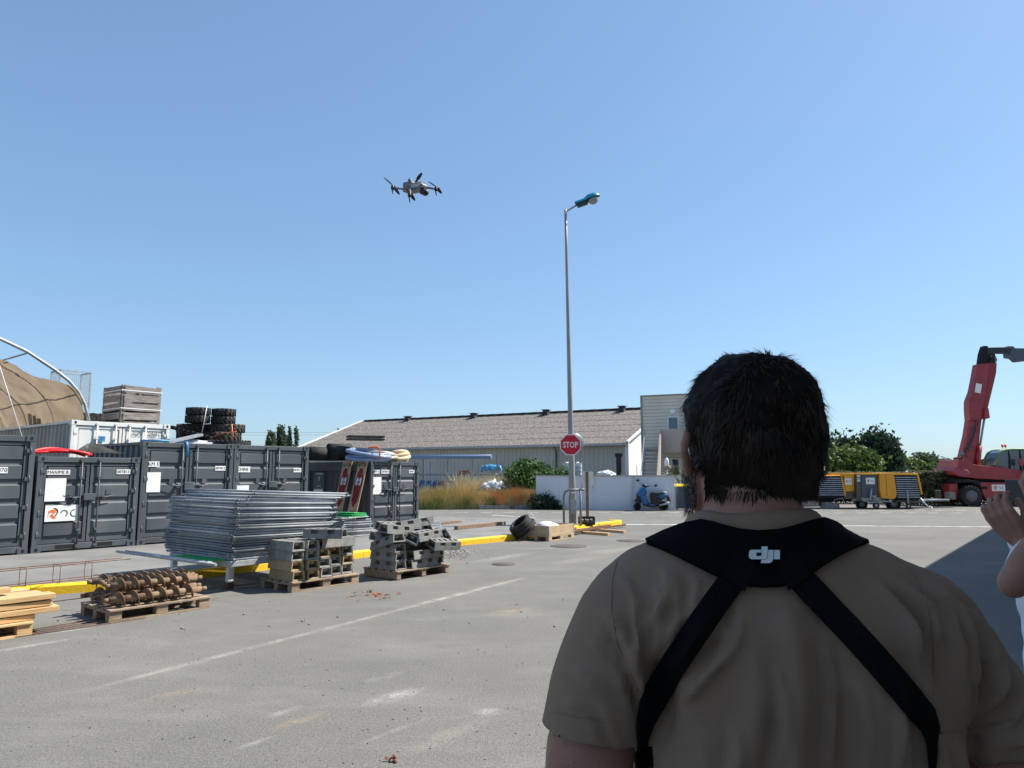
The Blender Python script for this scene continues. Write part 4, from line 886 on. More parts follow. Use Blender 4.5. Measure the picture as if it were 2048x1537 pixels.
# ---------------- trees ----------------
def tree(name, lab, px0, px1, ptop, Y, mt, seed, n, leaf, shape='round', grp='trees along the skyline', zb=.35):
    l, r = W(px0, 940, Y), W(px1, 940, Y); h = W((px0 + px1) / 2, ptop, Y).z * (.9 if shape == 'round' else .96); rr = (r.x - l.x) / 2; cx = (l.x + r.x) / 2; bl = []
    rd = random.Random(seed)
    if shape == 'poplar':
        for i in range(6): u = i / 5; bl.append(((rr * .15 * rd.uniform(-1, 1), 0, h * (.25 + .62 * u)), (rr * (1.05 - .5 * u ** 2), rr * (1.05 - .5 * u ** 2), h * .13), .17))
    else:
        bl.append(((0, 0, h * .60), (rr * .85, rr * .7, h * .38), .5))
        for i in range(6): a = i * 1.05 + rd.random(); bl.append(((rr * .62 * math.cos(a), rr * .5 * math.sin(a), h * rd.uniform(.42, .66)), (rr * .5, rr * .5, h * rd.uniform(.24, .32)), .12))
    return shrub(name, lab, 'tree', (cx, Y, 0), bl, n, leaf, mt, seed, [([(0, 0, 0), (rr * .03, 0, h * .4), (0, 0, h * .75)], max(.08, h * .035))], grp=grp)
tree('cypress_tree', 'big dark green conifer behind the yellow compressors', 1716, 1797, 861, 58, MLF['dark'], 41, 18000, .26)
tree('cypress_tree', 'dark green conifer mass beside the near person\'s head, left of the big conifer', 1636, 1730, 867, 60, MLF['dark'], 42, 15000, .26)
tree('leafy_tree', 'light green leafy tree directly above the left compressor', 1628, 1748, 890, 47, MLF['mid'], 43, 15000, .2)
tree('leafy_tree', 'bright green low tree between the big conifer and the far round tree', 1776, 1830, 911, 66, MLF['mid'], 44, 8000, .24)
tree('round_tree', 'far round topped tree above the parked white cars', 1826, 1882, 908, 110, MLF['far'], 45, 8000, .4)
tree('leafy_tree', 'mid green low tree below the far round tree', 1800, 1862, 922, 75, MLF['mid'], 46, 8000, .26)
tree('small_tree', 'grey green tree just left of the red machine', 1880, 1912, 926, 72, MLF['far'], 47, 2500, .26)
tree('small_tree', 'low grey green tree behind the red machine and its cab', 1905, 1990, 934, 80, MLF['far'], 48, 3000, .26)
tree('poplar_tree', 'slim poplar, leftmost of the left clump over the containers', 528, 549, 854, 130, MLF['pop'], 51, 3200, .33, 'poplar')
tree('poplar_tree', 'tallest full poplar in the middle of the left clump', 548, 571, 845, 132, MLF['pop'], 52, 4200, .33, 'poplar')
tree('poplar_tree', 'thin see-through poplar left of the sparsest one', 570, 583, 849, 128, MLF['pop'], 53, 900, .3, 'poplar')
tree('poplar_tree', 'sparsest poplar at the right of the left clump', 583, 597, 847, 128, MLF['pop'], 54, 700, .3, 'poplar')
tree('poplar_tree', 'poplar standing at the left of the pair above the roof slope', 664, 680, 851, 130, MLF['pop'], 55, 2200, .33, 'poplar')
tree('poplar_tree', 'smaller poplar at the right of the pair above the roof slope', 682, 698, 853, 130, MLF['pop'], 56, 1800, .33, 'poplar')
tree('small_tree', 'small dark tree top peeping right of the large dusty tyres', 466, 484, 868, 60, MLF['dark'], 57, 900, .2)
# hedge
def hedge(name, lab, px0, px1, ptop, Y, seed, n, mt, dp=1.6, leaf=.1):
    l, r = W(px0, 950, Y), W(px1, 950, Y); h = W((px0 + px1) / 2, ptop, Y).z; t = thing(name, lab, 'hedge', ((l.x + r.x) / 2, Y, 0)); hw = (r.x - l.x) / 2; b = MB(); rd = random.Random(seed)
    for i in range(n):
        x = rd.uniform(-hw, hw); y = rd.uniform(-dp / 2, dp / 2); top = h * (1 + .14 * noise.noise(Vector((x * 1.3, 0, seed))) + .05 * noise.noise(Vector((x * 5, y * 2, 0))))
        z = top * (1 - (rd.random() ** 2) * .98); y += .25 * noise.noise(Vector((x * 2, z * 2, 4)))
        a_ = Vector((rd.gauss(0, 1), rd.gauss(0, 1), rd.gauss(0, 1))).normalized(); c_ = a_.cross(Vector((rd.gauss(0, 1), rd.gauss(0, 1), rd.gauss(0, 1)))).normalized(); s_ = leaf * rd.uniform(.6, 1.3); p = Vector((x, y, z))
        b.add([p - a_ * s_ * .8, p + c_ * s_ * .45, p + a_ * s_ * .8, p - c_ * s_ * .45], [(0, 1, 2, 3)])
    b.build('foliage', mt, t, fix=False); b = MB()
    for i in range(int(hw * 3)): x = rd.uniform(-hw, hw); b.tube([(x, 0, 0), (x + .1, .1, h * .5), (x + rd.uniform(-.3, .3), 0, h * .85)], [.03, .02, .01], 5)
    b.build('stems', M['bark'], t)
hedge('hedge', 'clipped grey green hedge between the compressors and red machine', 1806, 1915, 944, 37.5, 61, 9500, MLF['hedge'])
hedge('hedge', 'low hedge running behind the yellow compressors', 1600, 1812, 946, 39.5, 62, 6500, MLF['hedge'])
hedge('hedge', 'dark hedge behind the wheels of the red machine', 1912, 2110, 958, 38.5, 63, 7000, MLF['hedge'])
# far tree line strips at horizon
tl_ = MB(); rd = random.Random(77)
for _ in range(9000):
    x = rd.uniform(-420, 520); y = 420 + rd.uniform(-20, 40); h = 6 + 5 * noise.noise(Vector((x * .02, 0, 1))) + 2 * noise.noise(Vector((x * .1, 0, 2))); z = h * rd.random(); s_ = 1.6
    tl_.add([(x - s_, y, z - s_), (x + s_, y, z - s_ * .6), (x + s_ * .6, y, z + s_), (x - s_ * .8, y, z + s_ * .7)], [(0, 1, 2, 3)])
tag(tl_.build('tree_line', MLF['far'], fix=False), 'distant line of trees along the horizon', 'woods', kind='stuff')
# power line
pl = thing('power_line', 'thin far power cables crossing the sky near the horizon', 'cable'); 
for k, (ya, yb) in enumerate(((862, 888), (867, 892))): m_ = MB(); m_.tube([W(380, ya + 4, 190), W(700, ya + 3, 190), W(1250, 868 + k * 4, 190), W(1800, 896 + k * 3, 190), W(2150, 899 + k * 3, 190)], .035, 4); m_.build('wire', M['steel_dull'], pl)
# parked cars beyond the hedge: only their white roofs show
def car(px, Y, lab, k=1.0):
    p = W(px, 942, Y); c = thing('parked_car', lab, 'car', (p.x, Y, 0), 0, 'white cars parked beyond the hedge'); c.scale = (1.15, 1.15, p.z / 1.47)
    z0 = 0; m_ = MB(); m_.prism([(-2.1, .35), (-2.15, .75), (-1.9, .92), (-1.15, .98), (-.6, 1.42), (-.3, 1.47), (.9, 1.47), (1.3, 1.38), (1.9, .98), (2.1, .9), (2.15, .4), (1.8, .3), (-1.8, .3)], -.82, .82); m_.build('body', M['white'], c, bevel=.08)
    m_ = MB(); m_.prism([(-1.05, 1.0), (-.58, 1.38), (.95, 1.4), (1.3, 1.3), (1.7, 1.0)], -.825, .825); m_.build('windows', M['glass'], c)
    for x in (-1.35, 1.35):
        for y in (-.75, .75): m_ = MB(); m_.lathe([(.2, -.1), (.31, -.1), (.33, -.06), (.33, .06), (.31, .1), (.2, .1)], 18, (x, y, .33), rot(90)); m_.build('wheel', M['rubber'], c)
car(1838, 52, 'white car whose roof shows over the hedge, nearer the compressors'); car(1868, 56, 'white car whose roof shows over the hedge, nearer the red machine')
# ---------------- pallets ----------------
def pallet(loc, a, lab, m='pallet', runner=False):
    c = thing('pallet', lab, 'pallet', loc, a); L_, D = 1.2, .8; rd = random.Random(int(loc[0] * 100))
    for i in range(5):
        y = .05 + i * .175; wd = .14 if i % 2 == 0 else .1; b = MB(); b.box((L_ / 2, y, .133), (L_, wd, .022), rot(0, 0, rd.uniform(-.5, .5)))
        b.build('deck_board', M[m], c, bevel=.003)
    for i, x in enumerate((.07, .6, 1.13)):
        b = MB(); b.bx(x - .07, x + .07, 0, .8, .1, .122); b.build('cross_board', M[m], c)
    if runner:
        for x in (.05, .6, 1.15): b = MB(); b.bx(x - .045, x + .045, 0, D, .012, .1); b.build('runner', M[m], c, bevel=.004)
    else:
        for x in (.07, .6, 1.13):
            for y in (.05, .4, .75): b = MB(); b.bx(x - .07, x + .07, y - .05, y + .05, .0225, .1); b.build('block', M[m], c, bevel=.004)
        for y in (.05, .4, .75): b = MB(); b.bx(0, L_, y - .05, y + .05, 0, .022); b.build('bottom_board', M[m], c)
    return c
def gl(o, x, y, z=0): return o + U1 * x + U2 * y + Vector((0, 0, z))
# timber pallet at the left edge
tp = G(64, 1271); tp0 = tp - U1 * 1.2
pallet(tp0, GA, 'fresh timber pallet at the left edge carrying new planks', 'timber')
rd = random.Random(5)
names = ['bottom', 'second', 'third', 'fourth', 'top']
for r_ in range(4):
    for k in range(3):
        ln = [1.35, 1.42, 1.55, 1.5][r_]; x1 = [1.22, 1.44, 1.40, 1.38][r_] + rd.uniform(-.03, .03) - .05 * k; y0 = .03 + .25 * k
        b = MB(); b.box((0, 0, 0), (ln, .2, .055), rot(0, rd.uniform(-.4, .4), 0)); q = gl(tp0, x1 - ln / 2, y0 + .1, .178 + .062 * r_ * 1.05)
        tag(b.build('plank', M['timber'], loc=q, rotz=GA + R_(rd.uniform(-2, 2)), bevel=.004), 'fresh pale plank, %s layer, %s of its layer on the pallet at the left edge' % (names[r_], ['front', 'middle', 'rear'][k]), 'plank', 'planks on the timber pallet')
b = MB(); b.box((0, 0, 0), (1.0, .12, .05)); tag(b.build('plank', M['timber'], loc=gl(tp0, .55, .3, .455), rotz=GA + .05), 'short pale plank lying alone on top of the timber pile', 'plank', 'planks on the timber pallet')
# rebar cage on the kerb
def rebar():
    a = G(-150, 1197, PV + .02); e = G(183, 1160, PV + .02); d = (e - a).normalized(); nn = Vector((-d.y, d.x, 0)); L_ = (e - a).length
    c = thing('rebar_cage', 'rusty square rebar cage lying along the yellow kerb', 'rebar', a + nn * .02 + Vector((0, 0, .015)), math.atan2(d.y, d.x)); S = .22
    for (y, z, x1) in ((0, 0, .4), (S, 0, .25), (0, S, .55), (S, S, .5)): MB().tube([(-1, y, z), (L_ * .5, y, z + .006), (L_ + x1, y, z + .01)], .0065, 6).build('long_bar', M['rust'], c)
    k = int((L_ + .6) / .42)
    for i in range(k + 1): x = L_ - i * .42; MB().tube([(x, -.01, -.01), (x, S + .01, -.01), (x, S + .01, S + .01), (x, -.01, S + .01)], .005, 5, closed=True).build('stirrup', M['rust'], c)
rebar()
b = MB(); a = G(112, 1203, .09); e = G(235, 1188, .22); b.tube([a - (e - a) * .9, a, e], .006, 5)
tag(b.build('rebar_rod', M['rust']), 'single rusty rod running from the planks to the auger pallet', 'rebar')
b = MB()
for k in range(4): p = G(30, 1266 + 3 * k, .01); e = G(240, 1230 + k * 2, .01); b.tube([p, e + Vector((.1 * k, 0, 0))], .005, 5)
tag(b.build('rebar_rods', M['rust']), 'thin rusty rods lying flat on the asphalt between the pallets', 'rebar')
# shadow-casting lifting hooks are omitted; augers
ap = G(217, 1247.5); pallet(ap, GA, 'weathered pallet carrying the muddy drill augers')
def auger(loc, Ln, R, a, lab, tiltz=0, seed=0):
    c = thing('auger', lab, 'auger', loc, a, 'drill augers on the weathered pallet'); r0 = R * .42
    b = MB(); b.tube([(0, 0, 0), (Ln, 0, tiltz)], r0, 12); b.tube([(-.05, 0, 0), (0, 0, 0)], r0 * .72, 10); b.tube([(Ln, 0, tiltz), (Ln + .07, 0, tiltz)], r0 * .7, 10); b.build('shaft', M['rustmud'], c)
    b = MB(); tn = 6; pitch = (Ln - .12) / tn; n = tn * 20; vs = []
    for i in range(n + 1):
        t = 2 * math.pi * i / 20 + seed; x = .06 + pitch * i / 20; z = tiltz * x / Ln
        for q, o in ((r0 * .9, -.005), (R, -.004), (R, .004), (r0 * .9, .005)): vs.append((x + o, q * math.cos(t), z + q * math.sin(t)))
    fs = [(4 * i + j, 4 * i + 4 + j, 4 * i + 4 + (j + 1) % 4, 4 * i + (j + 1) % 4) for i in range(n) for j in range(4)]
    b.add(vs, fs, 0, False); b.build('flight', M['rustmud'], c); return c
pos = [('front', .09, .10, .145, 0), ('second', .27, .11, .145, .03), ('third', .44, .09, .145, 0), ('fourth', .60, .1, .145, -.02), ('rear', .74, .09, .145, .02)]
for i, (n_, y, R, z, tz) in enumerate(pos): auger(gl(ap, .08 + .05 * (i % 2) - .06, y, z + R * .95), 1.08, R * .88, GA + R_(rd.uniform(-2, 2)), n_ + ' auger of the bottom layer on the weathered pallet', 0, i)
for i, (n_, y) in enumerate((('front', .17), ('second', .36), ('third', .53), ('rear', .68))): auger(gl(ap, .06 + .08 * ((i * 7) % 3) / 2, y, .145 + .245), 1.02, .088, GA + R_(rd.uniform(-2.5, 2.5)), n_ + ' auger of the upper layer on the weathered pallet', -.02, i * 1.7)
# ---------------- fence panel stack ----------------
fp = G(466, 1122, .455); fp.z = 0                                       # under the near corner of the stack
rack0 = thing('stacking_trestle', 'low steel trestle with pale legs under the fence panel stack', 'trestle', (fp.x, fp.y, 0), GA)
PWd, PLn = 1.74, 1.98
b = MB(); b.bx(.0, PWd - .1, .05, .13, .36, .44); b.bx(.0, PWd - .1, PLn - .2, PLn - .1, .36, .44); b.bx(.0, .08, .13, PLn - .2, .36, .44); b.bx(PWd - .2, PWd - .1, .13, PLn - .2, .36, .44); b.build('frame', M['steel_dull'], rack0, bevel=.005)
def leg(x, y):
    b = MB(); b.prism([(x - .04, .09), (x + .04, .09), (x + .04, .30), (x + .10, .36), (x - .10, .36), (x - .04, .30)], y - .04, y + .04); b.bx(x - .045, x + .045, y - .045, y + .045, 0, .095, 1); b.build('leg', [M['white'], M['rust']], rack0)
pl_ = G(458, 1178) - fp
lx_, ly_ = pl_.dot(U1), pl_.dot(U2)
for (x, y) in ((lx_, ly_), (lx_ + 1.45, ly_ + .05), (lx_ + .02, ly_ + 1.75), (lx_ + 1.45, ly_ + 1.75)): leg(x, y)
def panel_mb(seed):
    rd = random.Random(seed); f = MB(); r = .017
    f.tube([(0, 0, 0), (PWd, 0, 0)], r, 8); f.tube([(0, PLn, 0), (PWd, PLn, 0)], r, 8); f.tube([(.02, -.05, 0), (.02, PLn + .05, 0)], r, 8); f.tube([(PWd - .02, -.05, 0), (PWd - .02, PLn + .05, 0)], r, 8)
    f.tube([(0, -.001, 0), (-.004, -.001, 0)], r * .7, 8, m=1)  # black discs paint the shaded hollow of the tube ends
    for x in (.02, PWd - .02): f.tube([(x, -.0501, 0), (x, -.054, 0)], r * .72, 8, m=1)
    w_ = MB(); n1 = 22
    for i in range(1, n1): y = PLn * i / n1; w_.add([(0.02, y, -.003), (PWd - .02, y, -.003), (PWd - .02, y + .006, .004), (0.02, y + .006, .004)], [(0, 1, 2, 3)])
    for i in range(1, 9): x = PWd * i / 9; w_.add([(x, 0, .0), (x + .006, 0, .004), (x + .006, PLn, .004), (x, PLn, 0)], [(0, 1, 2, 3)])
    return f, w_
f, w_ = panel_mb(1); p0 = thing('fence_barrier', 'x', 'fence panel', (0, 0, 0), GA, 'galvanised fence panels stacked on the trestle')
fo = f.build('frame', [M['steel'], M['dark']], p0); wo2 = w_.build('wire_mesh', M['meshdark'], p0, fix=False)
fm, wm = fo.data, wo2.data
ordn = ['lowest', 'second', 'third', 'fourth', 'fifth', 'sixth', 'seventh', 'eighth', 'ninth', 'tenth', 'eleventh', 'twelfth', 'thirteenth', 'fourteenth', 'fifteenth', 'sixteenth', 'seventeenth', 'eighteenth', 'nineteenth', 'twentieth', 'twenty-first', 'twenty-second', 'twenty-third', 'twenty-fourth', 'twenty-fifth', 'twenty-sixth']
sk = [(.02, 0), (.0, .04), (-.02, .02), (.0, -.02), (-.04, 0), (-.06, .03), (-.04, 0), (-.07, -.04), (-.08, -.02), (-.10, .03), (-.02, .02), (.0, .0), (.01, -.05), (-.03, .02), (-.03, 0), (.03, .02), (.02, -.02), (.0, .03), (.01, 0), (-.04, .02), (-.02, -.02), (.05, .02), (.24, .05), (.30, -.02), (.25, .0)]
zc = .455; sp = .0395
for i, (dx, dy) in enumerate(sk):
    o = p0 if i == 0 else dup(p0)
    tilt = .0 - .042 * (i / 24) ** 1.0; q = fp + U1 * (dx * (.55 if dx < .2 else .9) + .02) + U2 * (dy + .02 + (.05 if i < 8 else 0)) + Vector((0, 0, zc + sp * i * 1.02))
    o.location = q; o.rotation_euler = (R_(rd.uniform(-.08, .08)), -tilt * -1 * -1 if 0 else -(-tilt) * -1 * -1 if 0 else (0.042 * i / 24), GA + R_(rd.uniform(-.55, .55)))
    o['label'] = 'galvanised fence panel, %s from the bottom of the stack' % ordn[i] + (', the topmost of all' if i == 24 else '')
b = MB(); 
for k, (dx, ln, rr) in enumerate(((-.36, 2.5, .022), (-.28, 2.4, .022))): b.tube([(dx, -.12 + .2 * k, 0), (dx + .1, ln, .02)], rr, 8)
b.bx(-.28, .1, .2, 1.3, .0, .012, 1)
tag(b.build('loose_gate_frame', [M['steel_dull'], M['green']], loc=(fp.x, fp.y, .445), rotz=GA + .12), 'skewed dull tube frame with green net jutting left under the fence panels', 'frame')
# second pile behind: green net and short tubes
gp = G(676, 1090, 0)
c = thing('net_pile', 'green netting folded over grey tubes between the two block pallets', 'pile', (gp.x + .1, gp.y + .9, 0), GA)
b = MB()
for i in range(9): b.tube([(-.35, -.25 + .03 * (i % 3), .08 + .055 * i), (.45, -.25 + .03 * (i % 3), .08 + .055 * i)], .024, 8); b.tube([(-.35, .55, .08 + .055 * i), (.45, .55, .08 + .055 * i)], .024, 8)
b.bx(-.3, -.2, -.25, .55, 0, .1); b.bx(.3, .4, -.25, .55, 0, .1); b.build('tubes', M['steel'], c)
b = MB()
for i in range(3): b.box((.02, .1, .62 + .035 * i), (.58 - .06 * i, .7, .022), rot(0, 1.5 * i, 4 * i))
b.build('netting', M['green'], c, bevel=.008); b = MB(); b.box((.02, .1, .597), (.62, .74, .012)); b.build('white_edge', M['sheetwhite'], c)
gp = G(880, 1065, PV); c = thing('tube_pile', 'short grey square tubes stacked just right of the dark block pile', 'pile', (gp.x - .25, gp.y - .35, PV), GA + .2)
b = MB()
for i in range(5):
    for j in range(3): b.bar((-.9, .06 * j, .03 + .062 * i), (.55 - .03 * ((i + j) % 2), .06 * j, .03 + .062 * i), .05, .05)
b.build('tubes', M['steel'], c)
# ---------------- concrete fence feet ----------------
def foot_mesh(Ln=.62, wd=.22, h=.13, tp=.86, slots=False):          # hollow ended fence foot with two slots on top and recesses in the end
    b = MB(); hw, ht = wd / 2, wd / 2 * tp
    # shell around an open channel at both ends
    def ring(x, k=1): return [(x, -hw, 0), (x, hw, 0), (x, ht, h), (x, -ht, h)]
    t = .024
    def inr(x): return [(x, -hw + t, t * .8), (x, hw - t, t * .8), (x, ht - t, h - t * .8), (x, -ht + t, h - t * .8)]
    vs = ring(0) + ring(Ln) + inr(0) + inr(Ln) + inr(.14) + inr(Ln - .14)
    fs = [(0, 1, 5, 4)] + ([] if slots else [(1, 2, 6, 5), (3, 0, 4, 7)])
    for e, i_, d in ((0, 8, 16), (4, 12, 20)):
        for j in range(4): fs.append((e + j, e + (j + 1) % 4, i_ + (j + 1) % 4, i_ + j)); fs.append((i_ + j, i_ + (j + 1) % 4, d + (j + 1) % 4, d + j))
        fs.append((d, d + 1, d + 2, d + 3))
    b.add(vs, fs)
    # top with rows of sockets
    n = 5; xs = [0]
    for k in range(n): c_ = Ln * (k + .5) / n; xs += [c_ - .028, c_ + .028]
    xs.append(Ln)
    def pierced(org, ev, W2, v0, v1, dn, dep, xs):
        ys = [0, v0, v1, W2]; vs = [(x, org[1] + ev[0] * y, org[2] + ev[1] * y) for x in xs for y in ys]; fs = []
        for i in range(len(xs) - 1):
            for j in range(3):
                a = i * 4 + j
                if not (j == 1 and i % 2 == 1): fs.append((a, a + 4, a + 5, a + 1))
                else:
                    q = [vs[a], vs[a + 4], vs[a + 5], vs[a + 1]]; b.add(q + [(p[0], p[1] + dn[0] * dep, p[2] + dn[1] * dep) for p in q], [(0, 1, 5, 4), (1, 2, 6, 5), (2, 3, 7, 6), (3, 0, 4, 7), (4, 5, 6, 7)])
        b.add(vs, fs)
    pierced((0, -ht, h), (1, 0), 2 * ht, ht - .035, ht + .035, (0, -1), .06, xs)
    if slots:
        sl = math.hypot(h, hw - ht); xs2 = [0, Ln * .2, Ln * .38, Ln * .62, Ln * .8, Ln]
        for s_ in (-1, 1): pierced((0, s_ * hw, 0), (-s_ * (hw - ht) / sl, h / sl), sl, sl * .52, sl * .93, (-s_, 0), .05, xs2)
    return b
FM = {k: foot_mesh(*a).mesh('fence_block', M[m]) for k, a, m in (('g', (.60, .215, .135, .9), 'conc'), ('y', (.60, .215, .135, .86), 'concol'), ('d', (.60, .25, .135, .8, True), 'concdark'))}
def foot(kind, loc, a, lab, grp, tilt=(0, 0)):
    o = bpy.data.objects.new('fence_block', FM[kind]); sc.collection.objects.link(o); o.location = loc; o.rotation_euler = (R_(tilt[0]), R_(tilt[1]), a)
    b_ = o.modifiers.new('bevel', 'BEVEL'); b_.width = .008; b_.segments = 2; b_.limit_method = 'ANGLE'; b_.angle_limit = R_(35)
    return tag(o, lab, 'block', grp)
pp = G(583, 1186.5); pallet(pp, GA, 'pallet under the mixed grey and yellowish concrete feet')
AB = GA + math.pi / 2                                     # block axis along U2, ends facing the camera
col = ['leftmost', 'second', 'third', 'fourth', 'rightmost']; row = ['bottom', 'second', 'third', 'fourth']
kinds = [['y', 'y', 'g', 'd', 'g'], ['y', 'y', 'g', 'd', 'y'], ['g', 'g', 'y', 'y', 'd'], ['g', 'g', None, None, 'g']]
cname = dict(y='yellowish', g='grey', d='dark')
for r_ in range(4):
    for k in range(5):
        kd = kinds[r_][k]
        if not kd: continue
        x = .13 + .235 * k + (.0 if k < 1 else rd.uniform(-.02, .02)); z = .148 + .14 * r_; hh = .0
        if kd == 'd': sc_ = 'g'
        t = (0, 0) if k < 2 else (rd.uniform(-2, 2), rd.uniform(-2, 3))
        o = foot('g' if kd == 'd' else kd, gl(pp, x, .04 + rd.uniform(-.02, .03) + (.08 if k > 2 else 0), z + (.006 if t != (0, 0) else 0)), AB + R_(rd.uniform(-2, 2) * (k > 1)),
             '%s hollow concrete foot, %s column, %s row on the mixed block pallet' % (cname[kd], col[k], row[r_]), 'concrete feet on the mixed pallet', t)
        if kd == 'd': o.data = FM['dg'] if 'dg' in FM else FM.setdefault('dg', foot_mesh(.60, .215, .135, .9).mesh('fence_block', M['concdark']))
foot('d', gl(pp, .38, .25, .148 + .14 * 3 + .02 + .14), GA + .05 + R_(-60), 'dark recycled rubber foot lying crosswise on top of the mixed pallet', 'concrete feet on the mixed pallet', (0, 0))
foot('g', gl(pp, .52, .42, .148 + .14 * 3 + .01), GA + .03, 'grey foot with orange stain lying crosswise along the upper rear of the mixed pallet', 'concrete feet on the mixed pallet', (0, -2))
foot('g', gl(pp, .55, .16, .148 + .14 * 3 + .01), GA - .04, 'grey foot lying crosswise on the yellowish third row of the mixed pallet', 'concrete feet on the mixed pallet', (0, 1))
qp = G(793, 1162); pallet(qp, GA, 'pallet with three long runners under the dark rubber feet', runner=True)
for r_ in range(3):
    for k in range(4):
        n_ = '%s layer, %s' % (row[r_], ['left column', 'front of right column', 'middle of right column', 'rear of right column'][k]); z = .148 + .139 * r_
        if k == 0: foot('d', gl(qp, .12 + rd.uniform(-.02, .02), .03 + rd.uniform(-.02, .04), z), AB + R_(rd.uniform(-2, 2)), 'dark slotted rubber foot, %s of the runner pallet' % n_, 'dark rubber feet on the runner pallet')
        elif not (r_ == 2 and k == 1): foot('d', gl(qp, .30 + rd.uniform(-.02, .05) + .04 * k, .13 + .26 * (k - 1), z), GA + R_(rd.uniform(-3, 3)), 'dark slotted rubber foot, %s of the runner pallet' % n_, 'dark rubber feet on the runner pallet')
    if r_ < 2: foot('d', gl(qp, 1.05, .1, .148 + .139 * r_), AB + R_(4), 'dark slotted rubber foot, %s layer, right end of the runner pallet' % row[r_], 'dark rubber feet on the runner pallet')
rough = [('tilted down at the left front', (.05, .0, .60), 95, (0, 16)), ('leaning over the left front corner', (.24, -.04, .58), 60, (26, 10)), ('lying slanted in the front middle', (.46, .10, .575), 14, (6, -4)), ('standing steeply at the right front', (1.02, .0, .60), 75, (58, 8)),
         ('lying across the right rear', (.62, .52, .60), 12, (-8, 3)), ('lying flat on the left rear', (-.05, .55, .60), -4, (2, 3)), ('slots up at the left rear', (-.02, .34, .73), 10, (4, 6)), ('perched topmost at the middle', (.42, .42, .74), -8, (-5, -7)), ('on edge at the top right', (.78, .22, .76), 60, (66, 0)), ('lying slots up at the top rear', (.15, .64, .74), 6, (10, 4)), ('tipped end-down at the right', (1.0, .38, .46), 85, (30, 20)), ('lying open side up before the top right one', (.70, -.02, .46), 8, (20, 4))]
for n_, (x, y, z), a, t in rough: foot('d', gl(qp, x, y, z), GA + R_(a - 10), 'dark slotted rubber foot ' + n_ + ' of the heap', 'dark rubber feet on the runner pallet', t)
# ---------------- planks on the pavement ----------------
def beam(a, b_, wd, th, mt, lab, z=0, name='wood_beam'):
    m = MB(); m.bar(Vector((0, 0, 0)), (b_ - a), wd, th); return tag(m.build(name, M[mt], loc=a + Vector((0, 0, th / 2 + z)), bevel=.004), lab, 'beam')
beam(G(822, 1055, PV), G(919, 1046, PV), .16, .07, 'oldboard', 'brown beam on the pavement nearest the apart container')
beam(G(912, 1060, PV), G(1008, 1050, PV), .13, .10, 'oldboard', 'brown warped beam on the pavement between kerb and container')
# pallet collar crate
kp_ = G(1098, 1083.5)
c = thing('collar_crate', 'wooden pallet collar crate with a white sack inside', 'crate', kp_, GA + .05)
def pb(o, x0, x1, y0, y1, z0, z1, n): b = MB(); b.bx(x0, x1, y0, y1, z0, z1); b.build(n, M['plywood'], o, bevel=.004)
for y in (0.0, .35, .7): pb(c, 0, 1.2, y, y + .1, 0, .02, 'bottom_board')
for x in (0, .53, 1.06):
    for y in (0, .35, .7): pb(c, x, x + .14, y, y + .1, .021, .1, 'block')
pb(c, 0, 1.2, 0, .8, .101, .13, 'deck')
for z in (.131,): pb(c, 0, 1.2, 0, .02, z, z + .24, 'front_panel'); pb(c, 0, 1.2, .78, .8, z, z + .24, 'rear_panel'); pb(c, 0, .02, .021, .779, z, z + .24, 'left_panel'); pb(c, 1.18, 1.2, .021, .779, z, z + .24, 'right_panel')
for x in (-.006, 1.17): b = MB(); b.bx(x, x + .036, -.006, .03, .14, .36); b.build('hinge', M['steel_dull'], c)
m_ = MB(); m_.ball((0, 0, 0), (.3, .22, .15), 16, 10); m_.V = [tuple(Vector(v) * (1 + .25 * noise.noise(Vector(v) * 7))) for v in m_.V]; tag(m_.build('white_sack', M['sheetwhite'], loc=kp_ + U1 * .5 + U2 * .4 + Vector((0, 0, .30))), 'white plastic sack lying inside the wooden collar crate', 'sack')
# tyre/hose bundle
p = G(1030, 1079); b = MB()
for k in range(8):
    jx, jz, jt = rd.uniform(-.03, .03), rd.uniform(-.03, .03), rd.uniform(-.12, .12)
    pts = [(jx + .29 * math.cos(a), -.11 + .036 * k + jt * math.sin(a) * .4, .42 + jz + .31 * math.sin(a) * (1 - .02 * k)) for a in [2 * math.pi * i / 28 for i in range(28)]]; b.tube(pts, .027, 8, closed=True)
    pts = [(jx + .22 * math.cos(a), -.1 + .036 * k - jt * math.cos(a) * .3, .42 + .23 * math.sin(a)) for a in [2 * math.pi * i / 22 for i in range(22)]]; b.tube(pts, .026, 7, closed=True)
c = thing('hose_bundle', 'thick bundle of black hose strapped and leaning on the collar crate', 'hose', (p.x + .12, p.y + .45, .02)); ay_ = Vector((-.60, -.22, .77)).normalized(); az_ = (Vector((.77, 0, .62)) - ay_ * ay_.dot(Vector((.77, 0, .62)))).normalized(); ax_v = ay_.cross(az_); RM_ = Matrix((ax_v, ay_, az_)).transposed(); c.rotation_euler = RM_.to_euler(); c.location = W(1043, 1050, 18.3) - RM_ @ Vector((0, .05, .42))
b.build('coil', M['rubber'], c)
b = MB(); b.tube([(.05, -.17, .76), (.05, -.17, .60), (.0, -.15, .2)], .022, 5, flat=.3); b.tube([(.05, -.17, .76), (.06, .05, .80), (.05, .22, .74)], .022, 5, flat=.3); b.build('strap', M['sheetwhite'], c)
# loose wire by kerb
b = MB(); b.tube([G(1000, 1071, .15), G(1012, 1067, .2), G(1030, 1074, .02), G(1040, 1085, .01)], .006, 5); tag(b.build('loose_wire', M['steel_dull']), 'loose wire end trailing over the kerb by the hose bundle', 'wire')
